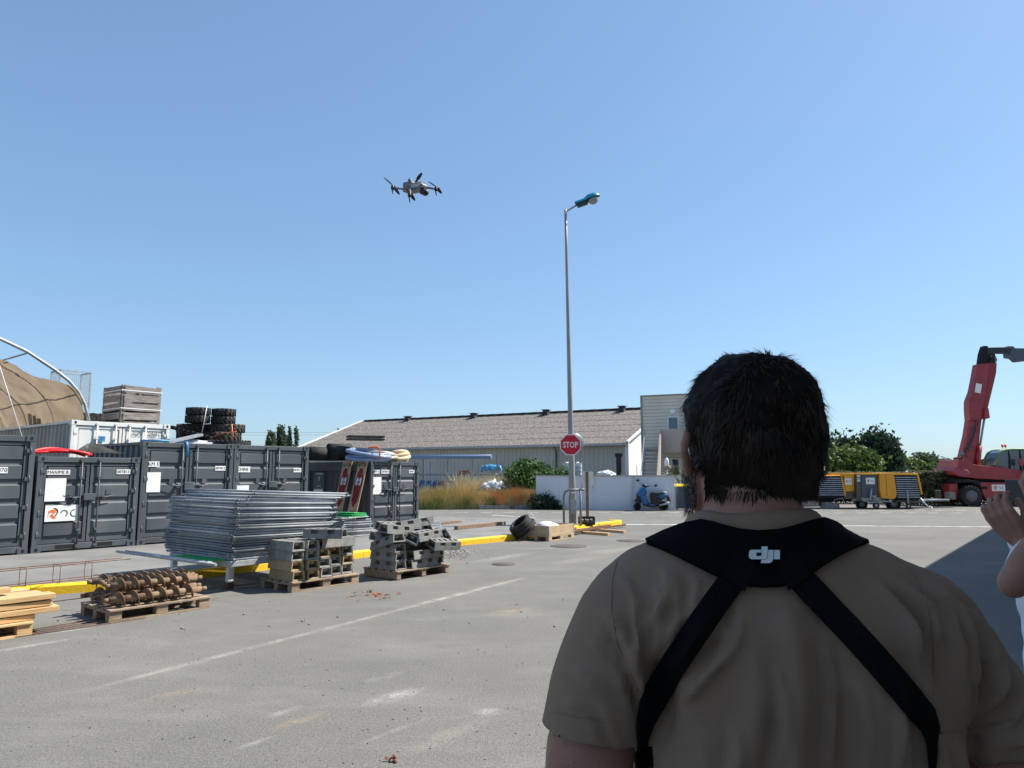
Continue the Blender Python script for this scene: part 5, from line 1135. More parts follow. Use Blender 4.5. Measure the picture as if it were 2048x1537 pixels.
# long timbers right of crate
lt = [((1148, 1066), (1207, 1052), .10, .06, 'yellowp', 'yellow painted beam, left of the long yellow pair'), ((1150, 1062), (1236, 1048), .10, .07, 'yellowp', 'long yellow painted beam reaching furthest right'),
      ((1146, 1070), (1250, 1055), .07, .05, 'rust', 'rusty brown bar reaching furthest right'), ((1148, 1068), (1220, 1057), .07, .05, 'rust', 'rusty brown bar in the middle of the bars'), ((1147, 1072), (1200, 1060), .07, .05, 'rust', 'shorter rusty brown bar nearest the collar crate'),
      ((1165, 1068), (1218, 1072), .12, .07, 'timber', 'pale timber beam end nearest the camera'), ((1200, 1063), (1250, 1067), .12, .07, 'timber', 'second pale timber beam behind the nearest one')]
for i, (a, e, wd, th, mt, lb) in enumerate(lt): beam(G(*a), G(*e), wd, th, mt, lb, z=.02 + .015 * i if i < 5 else .001)
# ---------------- hoop guard, lamp post, sign ----------------
hq0, hq1 = G(1128, 1052, PV), G(1163, 1052, PV); hd = (hq1 - hq0); hd = hd * (1 / 1); a1 = W(1128, 980, hq0.y)
M['hoop'] = mat('hoop_grey_paint', (.13, .15, .17), (.19, .21, .23), 6, .5)
c = thing('hoop_barrier', 'grey tubular hoop barrier before the lamp post', 'barrier'); hz = a1.z
b = MB(); e1 = Vector((hq1.x - .02, hq1.y, 0)); b.tube([hq0, Vector((hq0.x, hq0.y, hz - .2)), Vector((hq0.x + .04, hq0.y, hz - .07)), Vector((hq0.x + .16, hq0.y, hz)), Vector((e1.x - .03, e1.y, hz))], .035, 10); b.build('front_hoop', M['hoop'], c)
b = MB(); b.tube([e1 + Vector((.0, 0, hz)), Vector((e1.x, e1.y, PV))], .035, 10); b.tube([(e1.x - .03, e1.y, hz), (e1.x + .12, e1.y, hz)], .038, 10); b.build('rear_leg', M['hoop'], c)
b = MB(); q = G(1140, 1056, PV); b.tube([q, (q.x, q.y, hz - .16), (q.x + .1, q.y, hz - .05)], .03, 8); b.build('second_leg', M['hoop'], c)
lp = G(1146, 1048, PV); ltop = W(1131, 420, lp.y)
c = thing('street_lamp', 'tall tapered grey street lamp with turquoise head', 'street lamp', lp)
H_ = ltop.z - PV; dx = ltop.x - lp.x; b = MB(); pts = [(dx * i / 8, 0, H_ * i / 8) for i in range(9)]; b.tube(pts, [.105, .105, .09, .078, .068, .06, .052, .046, .042], 14); b.build('pole', mat('lamp_pole_grey', (.26, .25, .25), (.32, .31, .30), 3, .5, .2), c)
b = MB(); b.bx(-.1, .1, -.115, -.1, .3, .75); b.build('hatch', M['steel_dull'], c)
h0 = W(1131, 424, lp.y) - lp; h1 = W(1155, 410, lp.y) - lp; ha = W(1152, 409, lp.y) - lp; hb = W(1200, 392, lp.y) - lp
b = MB(); b.tube([h0, h1 + (h1 - h0) * .15], .032, 8); b.build('arm', M['steel_dull'], c)
ax = (hb - ha).normalized(); Lh = (hb - ha).length; hm = Matrix((ax, Vector((0, 1, 0)), ax.cross(Vector((0, 1, 0))))).transposed()
b = MB()   # upper shell: box tail widening to a dome
def shell(u, v):
    a = math.pi * v; wd = .105 if u < .36 else .105 + (.2 - .105) * min(1, (u - .36) / .14)
    hh = .10 if u < .36 else .10 + (.17 - .1) * min(1, (u - .36) / .2)
    if u > .68: k = math.sqrt(max(0, 1 - ((u - .68) / .32) ** 2)); wd *= k; hh *= k
    return (u * Lh, -wd * math.cos(a), .0 + hh * math.sin(a) ** .7 if math.sin(a) > 0 else 0)
b.grid(shell, 30, 14); b.xf(hm, ha); b.build('hood', M['bluelamp'], c, fix=True)
b = MB(); b.box((.24 * Lh, 0, -.06), (.42 * Lh, .19, .12)); b.xf(hm, ha); b.build('gear_box', M['black'], c, bevel=.01)
b = MB(); b.lathe([(.19, .0), (.2, -.025), (.19, -.03)], 24, (.69 * Lh, 0, 0)); b.xf(hm, ha); b.build('rim', M['black'], c)
b = MB(); b.lathe([(.175, -.03), (.17, -.08), (.13, -.15), (.07, -.19), (.01, -.20)], 24, (.69 * Lh, 0, 0)); b.xf(hm, ha)
gm = mat('lamp_bowl', (.55, .58, .6), rough=.12); gm.node_tree.nodes['Principled BSDF'].inputs['Transmission Weight'].default_value = .55; b.build('bowl', gm, c)
# stop sign on the pole
sq = W(1141, 890, lp.y - .17); c = thing('stop_sign', 'red octagonal STOP sign with white edge on the lamp post', 'sign', sq); Rr = W(1162, 890, lp.y - .17).x - sq.x
def octo(r): return [(r * math.cos(R_(22.5 + 45 * i)), r * math.sin(R_(22.5 + 45 * i))) for i in range(8)]
MB().prism(octo(Rr * 1.08), .0, .02).build('border', M['white'], c); MB().prism(octo(Rr * .98), -.004, -.0005).build('face', M['signred'], c)
text('lettering', 'STOP', Rr * .78, M['white'], c, (0, -.006, -.01), sx=.76, bold=.006)
b = MB(); b.bx(-.1, .1, .021, .12, .1, .14); b.bx(-.1, .1, .021, .12, -.14, -.1); b.build('bracket', M['steel_dull'], c)
mq = W(1150, 886, lp.y + .22); c = thing('traffic_mirror', 'pale backed round traffic mirror behind the stop sign', 'mirror', mq, R_(18))
Rm = Rr * .98; b = MB(); b.lathe([(.01, .06), (Rm * .6, .045), (Rm * .95, .0), (Rm, -.03), (Rm * .97, -.05), (.01, -.06)], 30, (0, 0, 0), rot(90)); b.build('back_shell', mat('pale_mirror_back', (.11, .15, .155), rough=.5), c)
b = MB(); b.tube([(-.1, 0, 0), (-.1, -.16, 0)], .03, 8); b.build('bracket', M['steel_dull'], c)
# temporary sign seen from behind
tq = G(1175, 1043, PV); tt_ = W(1175, 944, tq.y).z
c = thing('temporary_sign', 'back of a white board with red ends nailed to a wooden post', 'sign', tq)
b = MB(); b.bx(-.045, .045, -.03, .03, 0, tt_ - PV); b.build('post', M['oldboard'], c); x0 = W(1164, 950, tq.y).x - tq.x; x1 = W(1187, 950, tq.y).x - tq.x; zt_, zb_ = W(1175, 943, tq.y).z - PV, W(1175, 972, tq.y).z - PV
b = MB(); b.bx(x0, x1, .031, .037, zb_, zt_ - .01); b.build('board', M['white'], c)
b = MB(); b.bar((x0, .045, zt_ - .35), (x0 - .01, .045, zt_ - .56), .02, .02); b.bar((x1 + .0, .045, zt_ - .05), (x1 - .02, .045, zt_ - .56), .02, .02); b.build('red_stripe', M['signred'], c)
# black plastic crate
q = G(1175, 1051, PV); c = thing('plastic_crate', 'black plastic crate ballasting the wooden sign post', 'crate', (q.x, q.y + .25, PV)); b = MB()
for (a, b2, c2, d) in ((-.24, .24, -.18, -.165), (-.24, .24, .165, .18), (-.24, -.225, -.165, .165), (.225, .24, -.165, .165)): b.bx(a, b2, c2, d, 0, .07); b.bx(a, b2, c2, d, .19, .24); 
for x in (-.22, -.08, .08, .22): b.bx(x - .02, x + .02, -.18, -.165, .07, .19); b.bx(x - .02, x + .02, .165, .18, .07, .19)
for y in (-.12, 0, .12): b.bx(-.24, -.225, y - .03, y + .03, .07, .19); b.bx(.225, .24, y - .03, y + .03, .07, .19)
b.bx(-.225, .225, -.165, .165, .01, .03); b.build('shell', M['black'], c); b = MB(); b.bx(-.2, .2, -.14, .14, .031, .15); b.build('ballast', M['concdark'], c)
# ---------------- scooter ----------------
so0 = G(1303, 1021.2); S = (W(1338, 1000, so0.y - .25).x - W(1268, 1000, so0.y - .25).x) / 70
c = thing('motor_scooter', 'blue and black motor scooter parked against the white wall', 'scooter', (so0.x, so0.y - .28, 0))
def sp(x, y): return ((x - 1303) * S, (1021.2 - y) * S)
def outl(pts): return [sp(*p) for p in pts]
for n_, (x, y), r in (('front_wheel', (1272.5, 1012.5), 8.2), ('rear_wheel', (1325, 1011.5), 9.4)):
    X, Z = sp(x, 1021.2 - r); b = MB(); R2 = r * S; hz_ = rot(90) if n_ == 'rear_wheel' else rot(0, 0, 28) @ rot(90)
    b.lathe([(R2 * .62, -.055), (R2 * .9, -.06), (R2, -.03), (R2, .03), (R2 * .9, .06), (R2 * .62, .055), (R2 * .6, 0), (R2 * .62, -.055)], 26, (X, 0, R2), hz_); wO = b.build(n_, M['rubber'], c)
    b = MB(); b.lathe([(.05, -.05), (.05, .05)], 12, (X, 0, R2), hz_)
    for k in range(5): a = k * 1.257; v = hz_ @ Vector((math.cos(a), math.sin(a), 0)); b.bar(Vector((X, 0, R2)), Vector((X, 0, R2)) + v * R2 * .63, .03, .03)
    b.build('rim', M['dark'], wO)
def part(n, pts, w_, m, bev=.02): b = MB(); b.prism(outl(pts), -w_ / 2, w_ / 2); return b.build(n, M[m] if isinstance(m, str) else m, c, bevel=bev)
part('front_shield', [(1283, 974), (1291, 977), (1290, 984), (1285, 991), (1289, 1000), (1293, 1007), (1289, 1010), (1283, 1006), (1279, 998), (1277, 992), (1272, 992), (1273, 987), (1278, 979)], .34, 'blue', .03)
part('leg_shield_inner', [(1290, 980), (1292, 984), (1288, 991), (1293, 1004), (1297, 1009), (1291, 1013), (1284, 1010), (1288, 1004), (1284, 992)], .26, 'black')
part('front_fender', [(1266, 1004), (1270, 997), (1277, 996), (1281, 1003), (1278, 1008), (1272, 1004)], .17, 'black')
part('front_light', [(1272, 987), (1278, 986), (1279, 995), (1274, 999), (1271, 993)], .24, 'black')
part('floorboard', [(1288, 1008), (1310, 1007), (1311, 1013), (1296, 1014), (1287, 1012)], .34, 'black'); part('floor_trim', [(1293, 1009), (1308, 1008), (1300, 1011.5)], .36, 'blue', .005)
part('seat', [(1300, 986), (1304, 984), (1314, 985), (1326, 984), (1329, 987), (1318, 992), (1304, 997), (1299, 995), (1298, 990)], .30, 'black', .05)
part('body', [(1299, 994), (1314, 990), (1331, 990), (1332, 993), (1322, 999), (1318, 1006), (1310, 1011), (1300, 1009), (1301, 1003)], .28, 'black', .03)
part('tail_panel', [(1312, 993), (1322, 988), (1332, 990), (1331, 993), (1320, 996)], .33, 'blue', .03); part('grab_rail', [(1316, 987), (1328, 983), (1332, 985), (1330, 988.5), (1320, 989)], .25, 'white', .02)
part('rear_fender', [(1313, 1003), (1320, 999), (1328, 999), (1331, 1003), (1325, 1001.5), (1319, 1002.5), (1314, 1006)], .14, 'white', .008); part('number_plate', [(1331, 993), (1334, 991), (1339, 1003), (1335, 1004)], .18, 'black', .005)
part('tail_light', [(1331, 992), (1334, 990), (1336, 996), (1334, 997)], .12, mat('tail_light_red', (.4, .02, .02), rough=.3), .005)
b = MB(); X, Z = sp(1288, 975); b.tube([(sp(1272.5, 1013)[0], 0, sp(0, 1013)[1]), (X - .1, 0, Z - .1), (X, 0, Z + .05)], .03, 8); b.tube([(X - .06, .34, Z + .1), (X, .15, Z + .06), (X + .02, 0, Z + .04), (X + .03, -.15, Z + .06), (X + .14, -.34, Z + .04)], .018, 8); b.build('handlebar', M['black'], c)
b = MB(); b.ball((X, 0, Z + .05), (.12, .13, .10)); b.build('instrument_cowl', M['black'], c)
for (mx_, my_, yy) in ((1277, 961, .3), (1308, 971, -.3)):
    X2, Z2 = sp(mx_, my_); b = MB(); b.tube([(X, yy * .6, Z + .06), (X2, yy, Z2)], .009, 6, m=0); b.ball((X2, yy, Z2), (.085, .03, .055), rt=rot(0, -25, 0)); b.build('mirror', M['black'], c)
b = MB(); X3, Z3 = sp(1306, 1012); b.tube([(X3, .12, Z3), (X3 + .03, .14, .012), (X3 - .08, .16, .012)], .014, 6); b.tube([(X3, -.12, Z3), (X3 + .03, -.14, .012), (X3 - .08, -.16, .012)], .014, 6); b.build('stand', M['steel_dull'], c)
b = MB(); X4, Z4 = sp(1316, 1008); b.box((X4 + .05, .0, Z4), (.34, .22, .2)); b.build('engine', M['dark'], c, bevel=.03)
b = MB(); b.tube([(X4 - .02, -.14, Z4 - .05), (X4 + .3, -.15, Z4 + .02), (X4 + .42, -.16, Z4 + .08)], .045, 10); b.build('exhaust', M['steel_dull'], c)
# ---------------- compressors ----------------
cq = G(1735, 1017); S2 = cq.y / 1420
def mach(name, lab, cat, dy=0): return thing(name, lab, cat, (cq.x, cq.y + dy, 0))
def q2(x, y, dy=0): q = W(x, y, cq.y + dy); return (q.x - cq.x, max(0, q.z))
def pr(o, n, pts, y0, y1, m, bev=.015): b = MB(); b.prism([q2(*p) for p in pts], y0, y1); return b.build(n, M[m] if isinstance(m, str) else m, o, bevel=bev)
def louvre(o, x0, x1, x0b, x1b, y0, y1, n, yy):
    b = MB()
    for i in range(n):
        u = (i + .5) / n; ya = y0 + (y1 - y0) * u; xa = x0 + (x0b - x0) * u + .8; xb = x1 + (x1b - x1) * u - .8; A, Bq = q2(xa, ya), q2(xb, ya)
        b.box(((A[0] + Bq[0]) / 2, yy, A[1]), (Bq[0] - A[0], .05, .035), rot(-25, 0, 0))
    b.build('grille_slats', M['steel_dull'], o)
def wheel(o, x, y, r, w_, m='rubber', n='wheel', yy=None, lug=0):
    X, Z = q2(x, y) if yy is None else (x, y); b = MB(); b.lathe([(r * .55, -w_ / 2), (r * .92, -w_ / 2), (r, -w_ * .35), (r, w_ * .35), (r * .92, w_ / 2), (r * .55, w_ / 2), (r * .55, -w_ / 2)], 26, (X, yy or 0, Z), rot(90)); t = b.build(n, M[m], o); b = MB(); b.lathe([(.02, -w_ * .4), (r * .5, -w_ * .35), (r * .57, -w_ * .42), (r * .57, w_ * .42), (.02, w_ * .4)], 22, (X, yy or 0, Z), rot(90)); b.build('rim', M['steel_dull'], t); return t
A_ = mach('air_compressor', 'yellow towable compressor with big louvred end beside the near person\'s head', 'compressor', .3)
pr(A_, 'canopy', [(1630, 952), (1672, 951), (1676, 946), (1700, 947.5), (1700, 983), (1683, 983), (1679, 951.5), (1673, 952.5), (1630, 953.5)], -.75, .75, 'yellow'); pr(A_, 'grille_frame', [(1630, 954), (1672, 953), (1683, 990), (1681, 997), (1630, 997)], -.71, .7, 'dark'); louvre(A_, 1630, 1673, 1630, 1681, 955, 992, 9, -.74)
pr(A_, 'end_strip', [(1672.5, 951), (1675, 951), (1683, 985), (1681, 994)], -.77, -.4, 'yellow', .005)
pr(A_, 'lower_body', [(1680, 984), (1700, 984), (1700, 998), (1681, 998)], -.72, .7, 'brownp'); pr(A_, 'chassis', [(1634, 998), (1700, 998), (1700, 1003), (1640, 1004)], -.5, .5, 'dark'); roc(A_, *q2(1687.5, 963), -.752, .33, .30)
pr(A_, 'concrete_weight', [(1646, 1004), (1674, 1006), (1675, 1016), (1646, 1017)], -.55, -.1, 'conc'); wheel(A_, 1655, 1007, .27, .2)
b = MB(); b.tube([q2(1660, 1000)[:1] + (-.7,) + q2(1660, 1000)[1:], (q2(1677, 996)[0], -.72, q2(0, 996)[1]), (q2(1679, 1003)[0], -.72, q2(0, 1003)[1])], .03, 6); b.build('tow_bar', M['steel'], A_)
B2 = mach('generator', 'dark slate generator box between the two yellow compressors', 'generator', .1)
pr(B2, 'body', [(1709.5, 950), (1741, 950), (1743, 994), (1710, 994)], -.75, .7, 'gbox'); pr(B2, 'side_panel', [(1700.5, 951), (1709, 951), (1709.5, 996), (1701, 996)], -.72, .7, 'brownp'); pr(B2, 'roof', [(1700, 946.5), (1742, 946.5), (1742, 949.8), (1700, 950)], -.77, .77, 'yellow')
pr(B2, 'base_frame', [(1708, 994.5), (1744, 994.5), (1742, 1005), (1716, 1003)], -.7, .7, 'steel_dull'); roc(B2, *q2(1727, 962), -.752, .42, .30)
for i, (y, h) in enumerate(((952.5, 3.4), (958, 2.2), (962, 2.2))): x_, z_ = q2(1704.5, y); b = MB(); b.bx(x_ - .08, x_ + .08, -.728, -.722, z_ - h * S2 / 2, z_ + h * S2 / 2); b.build('label_plate', M['white'], B2)
b = MB(); 
for p_, p2 in (((1740, 1005), (1743, 978)), ((1740, 1005), (1760, 1006)), ((1744, 992), (1764, 1003)), ((1751, 990), (1749, 1004)), ((1764, 1003), (1779, 1004))): x_, z_ = q2(*p_, -.75); x2, z2_ = q2(*p2, -.75); b.tube([(x_, -.85, z_), (x2, -.85, z2_)], .04, 7)
x_, z_ = q2(1780, 1003, -.75); b.ball((x_, -.85, z_), .09); b.build('tow_bar', M['steel_dull'], B2); x_, z_ = q2(1752, 1012, -.75); z_ = .16; wheel(B2, x_, z_, .15, .09, yy=-.85, n='jockey_wheel'); wheel(B2, 1725, 1009, .26, .2)
C2 = mach('air_compressor', 'yellow compressor with louvred front and lowered drawbar, rightmost', 'compressor', .0)
pr(C2, 'canopy', [(1742.5, 946.5), (1776, 946), (1816, 947), (1819, 950), (1827, 988), (1823.5, 988), (1815.5, 950.5), (1771, 950.5), (1776, 985), (1775, 994), (1770, 998), (1746, 995), (1743, 980)], -.78, .75, 'yellow')
pr(C2, 'grille_frame', [(1771.5, 951), (1815, 951), (1824, 992), (1822, 1000), (1778, 1000), (1776, 985)], -.72, .7, 'dark'); louvre(C2, 1772, 1815, 1778, 1823, 953, 996, 10, -.76)
x_, z_ = q2(1755, 958); b = MB(); b.bx(x_ - .008, x_ + .008, -.785, -.779, z_ - .8, z_ + .25); b.build('door_seam', M['dark'], C2)
pr(C2, 'chassis', [(1778, 1000), (1822, 1000), (1838, 1001), (1836, 1005), (1820, 1006), (1800, 1004), (1780, 1004)], -.6, .6, 'gbox'); b = MB(); b.bx(q2(1780, 0)[0], q2(1790, 0)[0], -.86, -.79, q2(0, 996)[1], q2(0, 980)[1]); b.build('control_box', M['black'], C2, bevel=.02)
b = MB(); x_, z_ = q2(1829, 998, -.2); x2, z2_ = q2(1850, 1012, -.7); x3, _ = q2(1861, 1020, -.85); x41 = q2(1841, 999, -.5)[0]
b.tube([(q2(1823, 0)[0], 0, q2(0, 1001)[1]), (x_, -.2, z_ - .05), (x41, -.5, q2(0, 1002, -.5)[1])], .06, 8); b.build('tow_bar', M['gbox'], C2)
b = MB(); b.tube([(x41, -.5, q2(0, 997, -.5)[1]), (x2, -.7, .24)], .04, 8, m=0); b.tube([(x2, -.7, .24), (x3 - .08, -.85, .1)], .028, 8, m=1); b.tube([(x3 + .08 * math.cos(t), -.85 + .05 * math.sin(t), .08 + .05 * math.sin(t)) for t in [i * .52 for i in range(12)]], .02, 6, closed=True, m=1); b.build('towing_eye', [M['sheetwhite'], M['steel_dull']], C2)
b = MB(); x_, z_ = q2(1816, 1001, -.8); b.tube([(x_, -.8, .2), (x_, -.8, z_ + .45)], .035, 8); b.build('jockey_post', M['steel_dull'], C2); wheel(C2, x_, .13, .12, .08, yy=-.8, n='jockey_wheel'); wheel(C2, 1786, 1008, .33, .24)
b = MB(); x_, z_ = q2(1822, 955); b.box((x_ + .02, 0, z_), (.1, .3, .16)); b.build('front_light', M['green'], C2)
# ---------------- red telehandler ----------------
tq_ = G(1960, 1013); S3 = tq_.y / 1420; T = thing('telehandler', 'red rotating telehandler with raised boom at the right edge', 'telehandler', (tq_.x, tq_.y, 0))
def q3(x, y): q = W(x, y, tq_.y); return (q.x - tq_.x, max(q.z, 0) if y > 1012.5 else q.z)
def pt(n, pts, y0, y1, m, bev=.02, par=None): b = MB(); b.prism([q3(*p) for p in pts], y0, y1); return b.build(n, M[m] if isinstance(m, str) else m, par or T, bevel=bev)
def bigw(x, yy):
    X, Z = q3(x, 992); r = 20.5 * S3; Z = r; b = MB(); b.lathe([(r * .55, -.2), (r * .9, -.22), (r * .94, -.15), (r * .94, .15), (r * .9, .22), (r * .55, .2), (r * .55, -.2)], 30, (X, yy, Z), rot(90))
    for j in range(20):
        for s_ in (-1, 1): a = 2 * math.pi * (j + .25 * s_) / 20; a2 = a + .2; b.bar((X + r * .93 * math.cos(a), yy + s_ * .21, Z + r * .93 * math.sin(a)), (X + r * .94 * math.cos(a2), yy, Z + r * .94 * math.sin(a2)), .07, .09, up=(math.cos(a), 0, math.sin(a)))
        a = 2 * math.pi * j / 20; b.bar((X + r * .72 * math.cos(a), yy - .205, Z + r * .72 * math.sin(a)), (X + r * .96 * math.cos(a + .1), yy - .2, Z + r * .96 * math.sin(a + .1)), .06, .05, up=(0, 1, 0))
    o = b.build('wheel', M['rubber'], T); b = MB(); b.lathe([(.02, -.18), (r * .3, -.17), (r * .36, -.1), (r * .5, -.12), (r * .57, -.205), (r * .57, .2), (.02, .2)], 26, (X, yy, Z), rot(90)); b.build('rim', mat('wheel_grey', (.13, .13, .14), rough=.6), o)
for x in (1934, 2045):
    for yy in (-.2, 1.75): bigw(x, yy)
pt('chassis', [(1952, 965), (2025, 966), (2015, 977), (2010, 995), (2002, 1001), (1967, 1001), (1960, 988)], -.25, 1.9, 'red')
pt('axle_beam', [(1925, 985), (2060, 985), (2060, 993), (1925, 993)], .4, 1.2, 'dark'); pt('rear_bumper', [(1897, 969), (1912, 966), (1915, 990), (1912, 999), (1897, 994)], -.1, 1.7, 'red'); pt('rear_step', [(1896, 984), (1908, 985), (1908, 1000), (1896, 998)], -.15, .3, 'conc')
pt('mudguard', [(1905, 960), (1925, 959), (1950, 963), (1955, 970), (1950, 972), (1935, 965), (1915, 966), (1905, 966)], -.3, 1.9, 'dark'); pt('turntable', [(1950, 958), (2060, 960), (2060, 967), (1950, 966)], .1, 1.5, 'dark')
tu = pt('turret', [(1912, 935), (1916, 920), (1930, 919), (1944, 929), (1963, 932), (2000, 934), (2060, 946), (2120, 952), (2120, 962), (2020, 961), (1945, 957), (1925, 955), (1905, 950), (1904, 941)], -.1, 1.6, 'red')
pt('counterweight', [(1905, 940), (1909, 937), (1930, 939), (1936, 946), (1936, 953), (1921, 955), (1908, 951), (1904, 946)], -.22, 1.7, mat('faded_red_cover', (.30, .05, .07), rough=.6), .1)
bo = pt('boom_base', [(1934, 903), (1942, 870), (1947, 835), (1973, 835), (1969, 870), (1966, 900), (1964, 924), (1955, 933), (1942, 929), (1931, 916)], .35, .72, 'red')
b = MB(); b.prism([q3(*p) for p in [(1944, 817), (1944, 802), (1952, 781), (1957, 755), (1962, 727), (1991, 725), (1988, 760), (1980, 790), (1974, 820), (1971, 838), (1946, 841), (1945, 834)]], .22, .70); bu = b.build('boom_section', M['red'], T, bevel=.03)
pt('boom_sleeve_edge', [(1986, 725), (1999, 725), (1998, 744), (1993, 766), (1986, 795), (1981, 816), (1977, 838), (1968, 838), (1972, 818), (1979, 785)], .20, .72, mat('shaded_red_face', (.24, .02, .025), rough=.5), .01)  # narrow right face of the boom, its shade painted as darker red
pt('inner_boom', [(1967, 727), (1970, 705), (1975, 690), (1984, 690), (1984, 706), (1998, 706), (1998, 727)], .3, .6, 'dark'); pt('boom_bracket', [(1973, 817), (1980, 816), (1983, 836), (1976, 838), (1971, 834)], .1, .3, 'red')
pt('head_link', [(1982, 693), (2033, 692), (2031, 705), (1996, 705), (1986, 709), (1982, 716)], .35, .6, 'black', .02)
pt('fork_carriage', [(2030, 689), (2040, 689), (2044, 693), (2090, 694), (2090, 716), (2052, 720), (2044, 713), (2033, 711)], .5, 1.0, 'gbox')
b = MB(); x0_, z0_ = q3(1967, 892); x1_, z1_ = q3(1976, 836); b.tube([(x0_, .28, z0_), (x1_, .28, z1_)], .055, 10); b.build('lift_cylinder_rod', M['steel'], T); b = MB(); x2_, z2_ = q3(1958, 932); b.tube([(x2_ + .1, .28, z2_), (x0_, .28, z0_)], .12, 10); b.build('lift_cylinder', M['red'], T)
for i in range(5): x_, z_ = q3(1991 + (i % 2) * 4, 709 + i * 4); 
b = MB()
for i in range(5): x_, z_ = q3(1986 + i * 2.6, 707); x2_, z2_ = q3(1984 + i * 2.8, 730); b.tube([(x_, .3, z_), (x_ + .05, .22, (z_ + z2_) / 2), (x2_, .3, z2_)], .025, 6)
b.build('hoses', M['black'], T)
cm = q3(1962, 776); b = MB(); hw_, hh_ = 6 * S3, 9.5 * S3; r_ = rot(0, 12, 0); b.box((cm[0], .21, cm[1]), (hw_ * 2, .012, hh_ * 2), r_); b.build('sign_board', M['white'], T)
b = MB()
pA = [(1937, 900), (1945, 888), (1952, 872), (1957, 855), (1960, 838), (1962, 838), (1961, 856), (1957, 874), (1950, 890), (1941, 903)]
b.prism([q3(*p) for p in pA], .342, .348); b.build('boom_stripe', M['ink'], T)
tx = text('lettering', 'MANITOU', .42, M['ink'], T, (q3(1951, 878)[0], .335, q3(0, 878)[1]), (math.pi / 2, R_(-66), 0), sx=1.0)
tx.rotation_euler = Matrix.Rotation(R_(-66), 3, 'Y').to_4x4().to_euler() if 0 else (Matrix.Rotation(R_(-68), 3, 'Y') @ Matrix.Rotation(R_(90), 3, 'X')).to_euler()
roc(T, *q3(1990, 976), -.252, .66, .32)
b = MB(); x_, z_ = q3(1962, 976); b.bx(x_ - .15, x_ + .15, -.256, -.251, z_ - .07, z_ + .07); b.build('side_vent', M['dark'], T)
cabp = [(1993, 932), (1994, 916), (1999, 906), (2008, 901), (2022, 899), (2120, 899), (2120, 950), (2030, 942)]
pt('cab_glass', cabp, -.02, .9, 'glass', .03)
b = MB()
cf = [q3(*p) for p in [(1993, 934), (1994, 916), (1999, 906), (2008, 901), (2022, 899), (2100, 899)]]
for yy in (-.05, .93): b.tube([(x, yy, z) for x, z in cf], .045, 8, m=0); 
for x in (2018, 2040): a_ = q3(x, 900); e_ = q3(x + 1, 945); b.tube([(a_[0], -.05, a_[1]), (e_[0], -.05, e_[1])], .04, 8, m=1)
b.build('cab_frame', [mat('lime_cab_trim', (.10, .22, .06), rough=.5), M['black']], T)
for x in (2016, 2022): x_, z_ = q3(x, 897); b = MB(); b.lathe([(.02, 0), (.02, .08), (.055, .08), (.06, .17), (.03, .22)], 12, (x_, .4, z_)); b.build('beacon', M['orange'], T)
b = MB(); x_, z_ = q3(1926, 908); b.ball((x_, .1, z_), (.12, .1, .12)); b.tube([(x_, .1, z_), (x_ + .1, .3, z_ - .25)], .03, 6); b.build('work_light', M['steel'], T)
b = MB(); p1_, p2_, p3_ = q3(2026, 955), q3(2037, 938), q3(2033, 925); b.tube([(p1_[0], -.3, p1_[1]), (p2_[0], -.32, p2_[1]), (p3_[0], -.3, p3_[1])], .02, 6); b.box((p3_[0], -.3, p3_[1]), (.2, .06, .32)); b.build('wing_mirror', M['red'], T)
# ---------------- drone ----------------
dc = W(828, 378, 5.6); D = thing('drone', 'small grey quadcopter drone hovering in the blue sky', 'drone', dc); k = 5.62 / 1420
def dp(px, py, y=0): q = W(px, py, 5.6 + y) - dc; return q
dg = mat('drone_grey', (.13, .13, .135), (.18, .18, .185), 30, .45); dl = mat('drone_light_panel', (.42, .40, .37), rough=.4)
fr = Vector((.78, -.60, -.12)).normalized(); sd_ = fr.cross(Vector((0, 0, 1))).normalized(); upv = sd_.cross(fr)
DM = Matrix((fr, sd_ * -1, upv)).transposed(); bc = dp(830, 377)
b = MB(); b.box((0, 0, .0), (.21, .085, .06), tx=.9, ty=.8); b.box((-.055, 0, .028), (.10, .09, .045)); b.box((.09, 0, -.002), (.05, .07, .04)); b.xf(DM, bc); b.build('body', dg, D, bevel=.008)
b = MB(); b.box((.03, 0, .034), (.13, .05, .008)); b.box((.045, -.0425, .004), (.10, .003, .028)); b.box((.045, .0425, .004), (.10, .003, .028)); b.xf(DM, bc); b.build('trim_panel', dl, D)
b = MB(); b.lathe([(.016, 0), (.018, .01), (.018, .035), (.010, .045)], 12, (-.07, 0, .045)); b.xf(DM, bc); b.build('antenna_module', dg, D)
b = MB(); b.box((.11, 0, -.045), (.045, .05, .042)); b.ball((.125, 0, -.05), (.03, .03, .028)); b.xf(DM, bc); b.build('camera', M['black'], D, bevel=.004)
mot = [(785, 376, .06, (770, 361), (797, 384), 387), (833, 366, .26, (846, 352), (826, 372), None), (872, 379, -.02, (858, 369), (882, 382), 391), (819, 391, -.28, (812, 382), (828, 396), 404)]
roots = [(-.06, .04), (.06, .045), (.08, -.04), (-.02, -.045)]
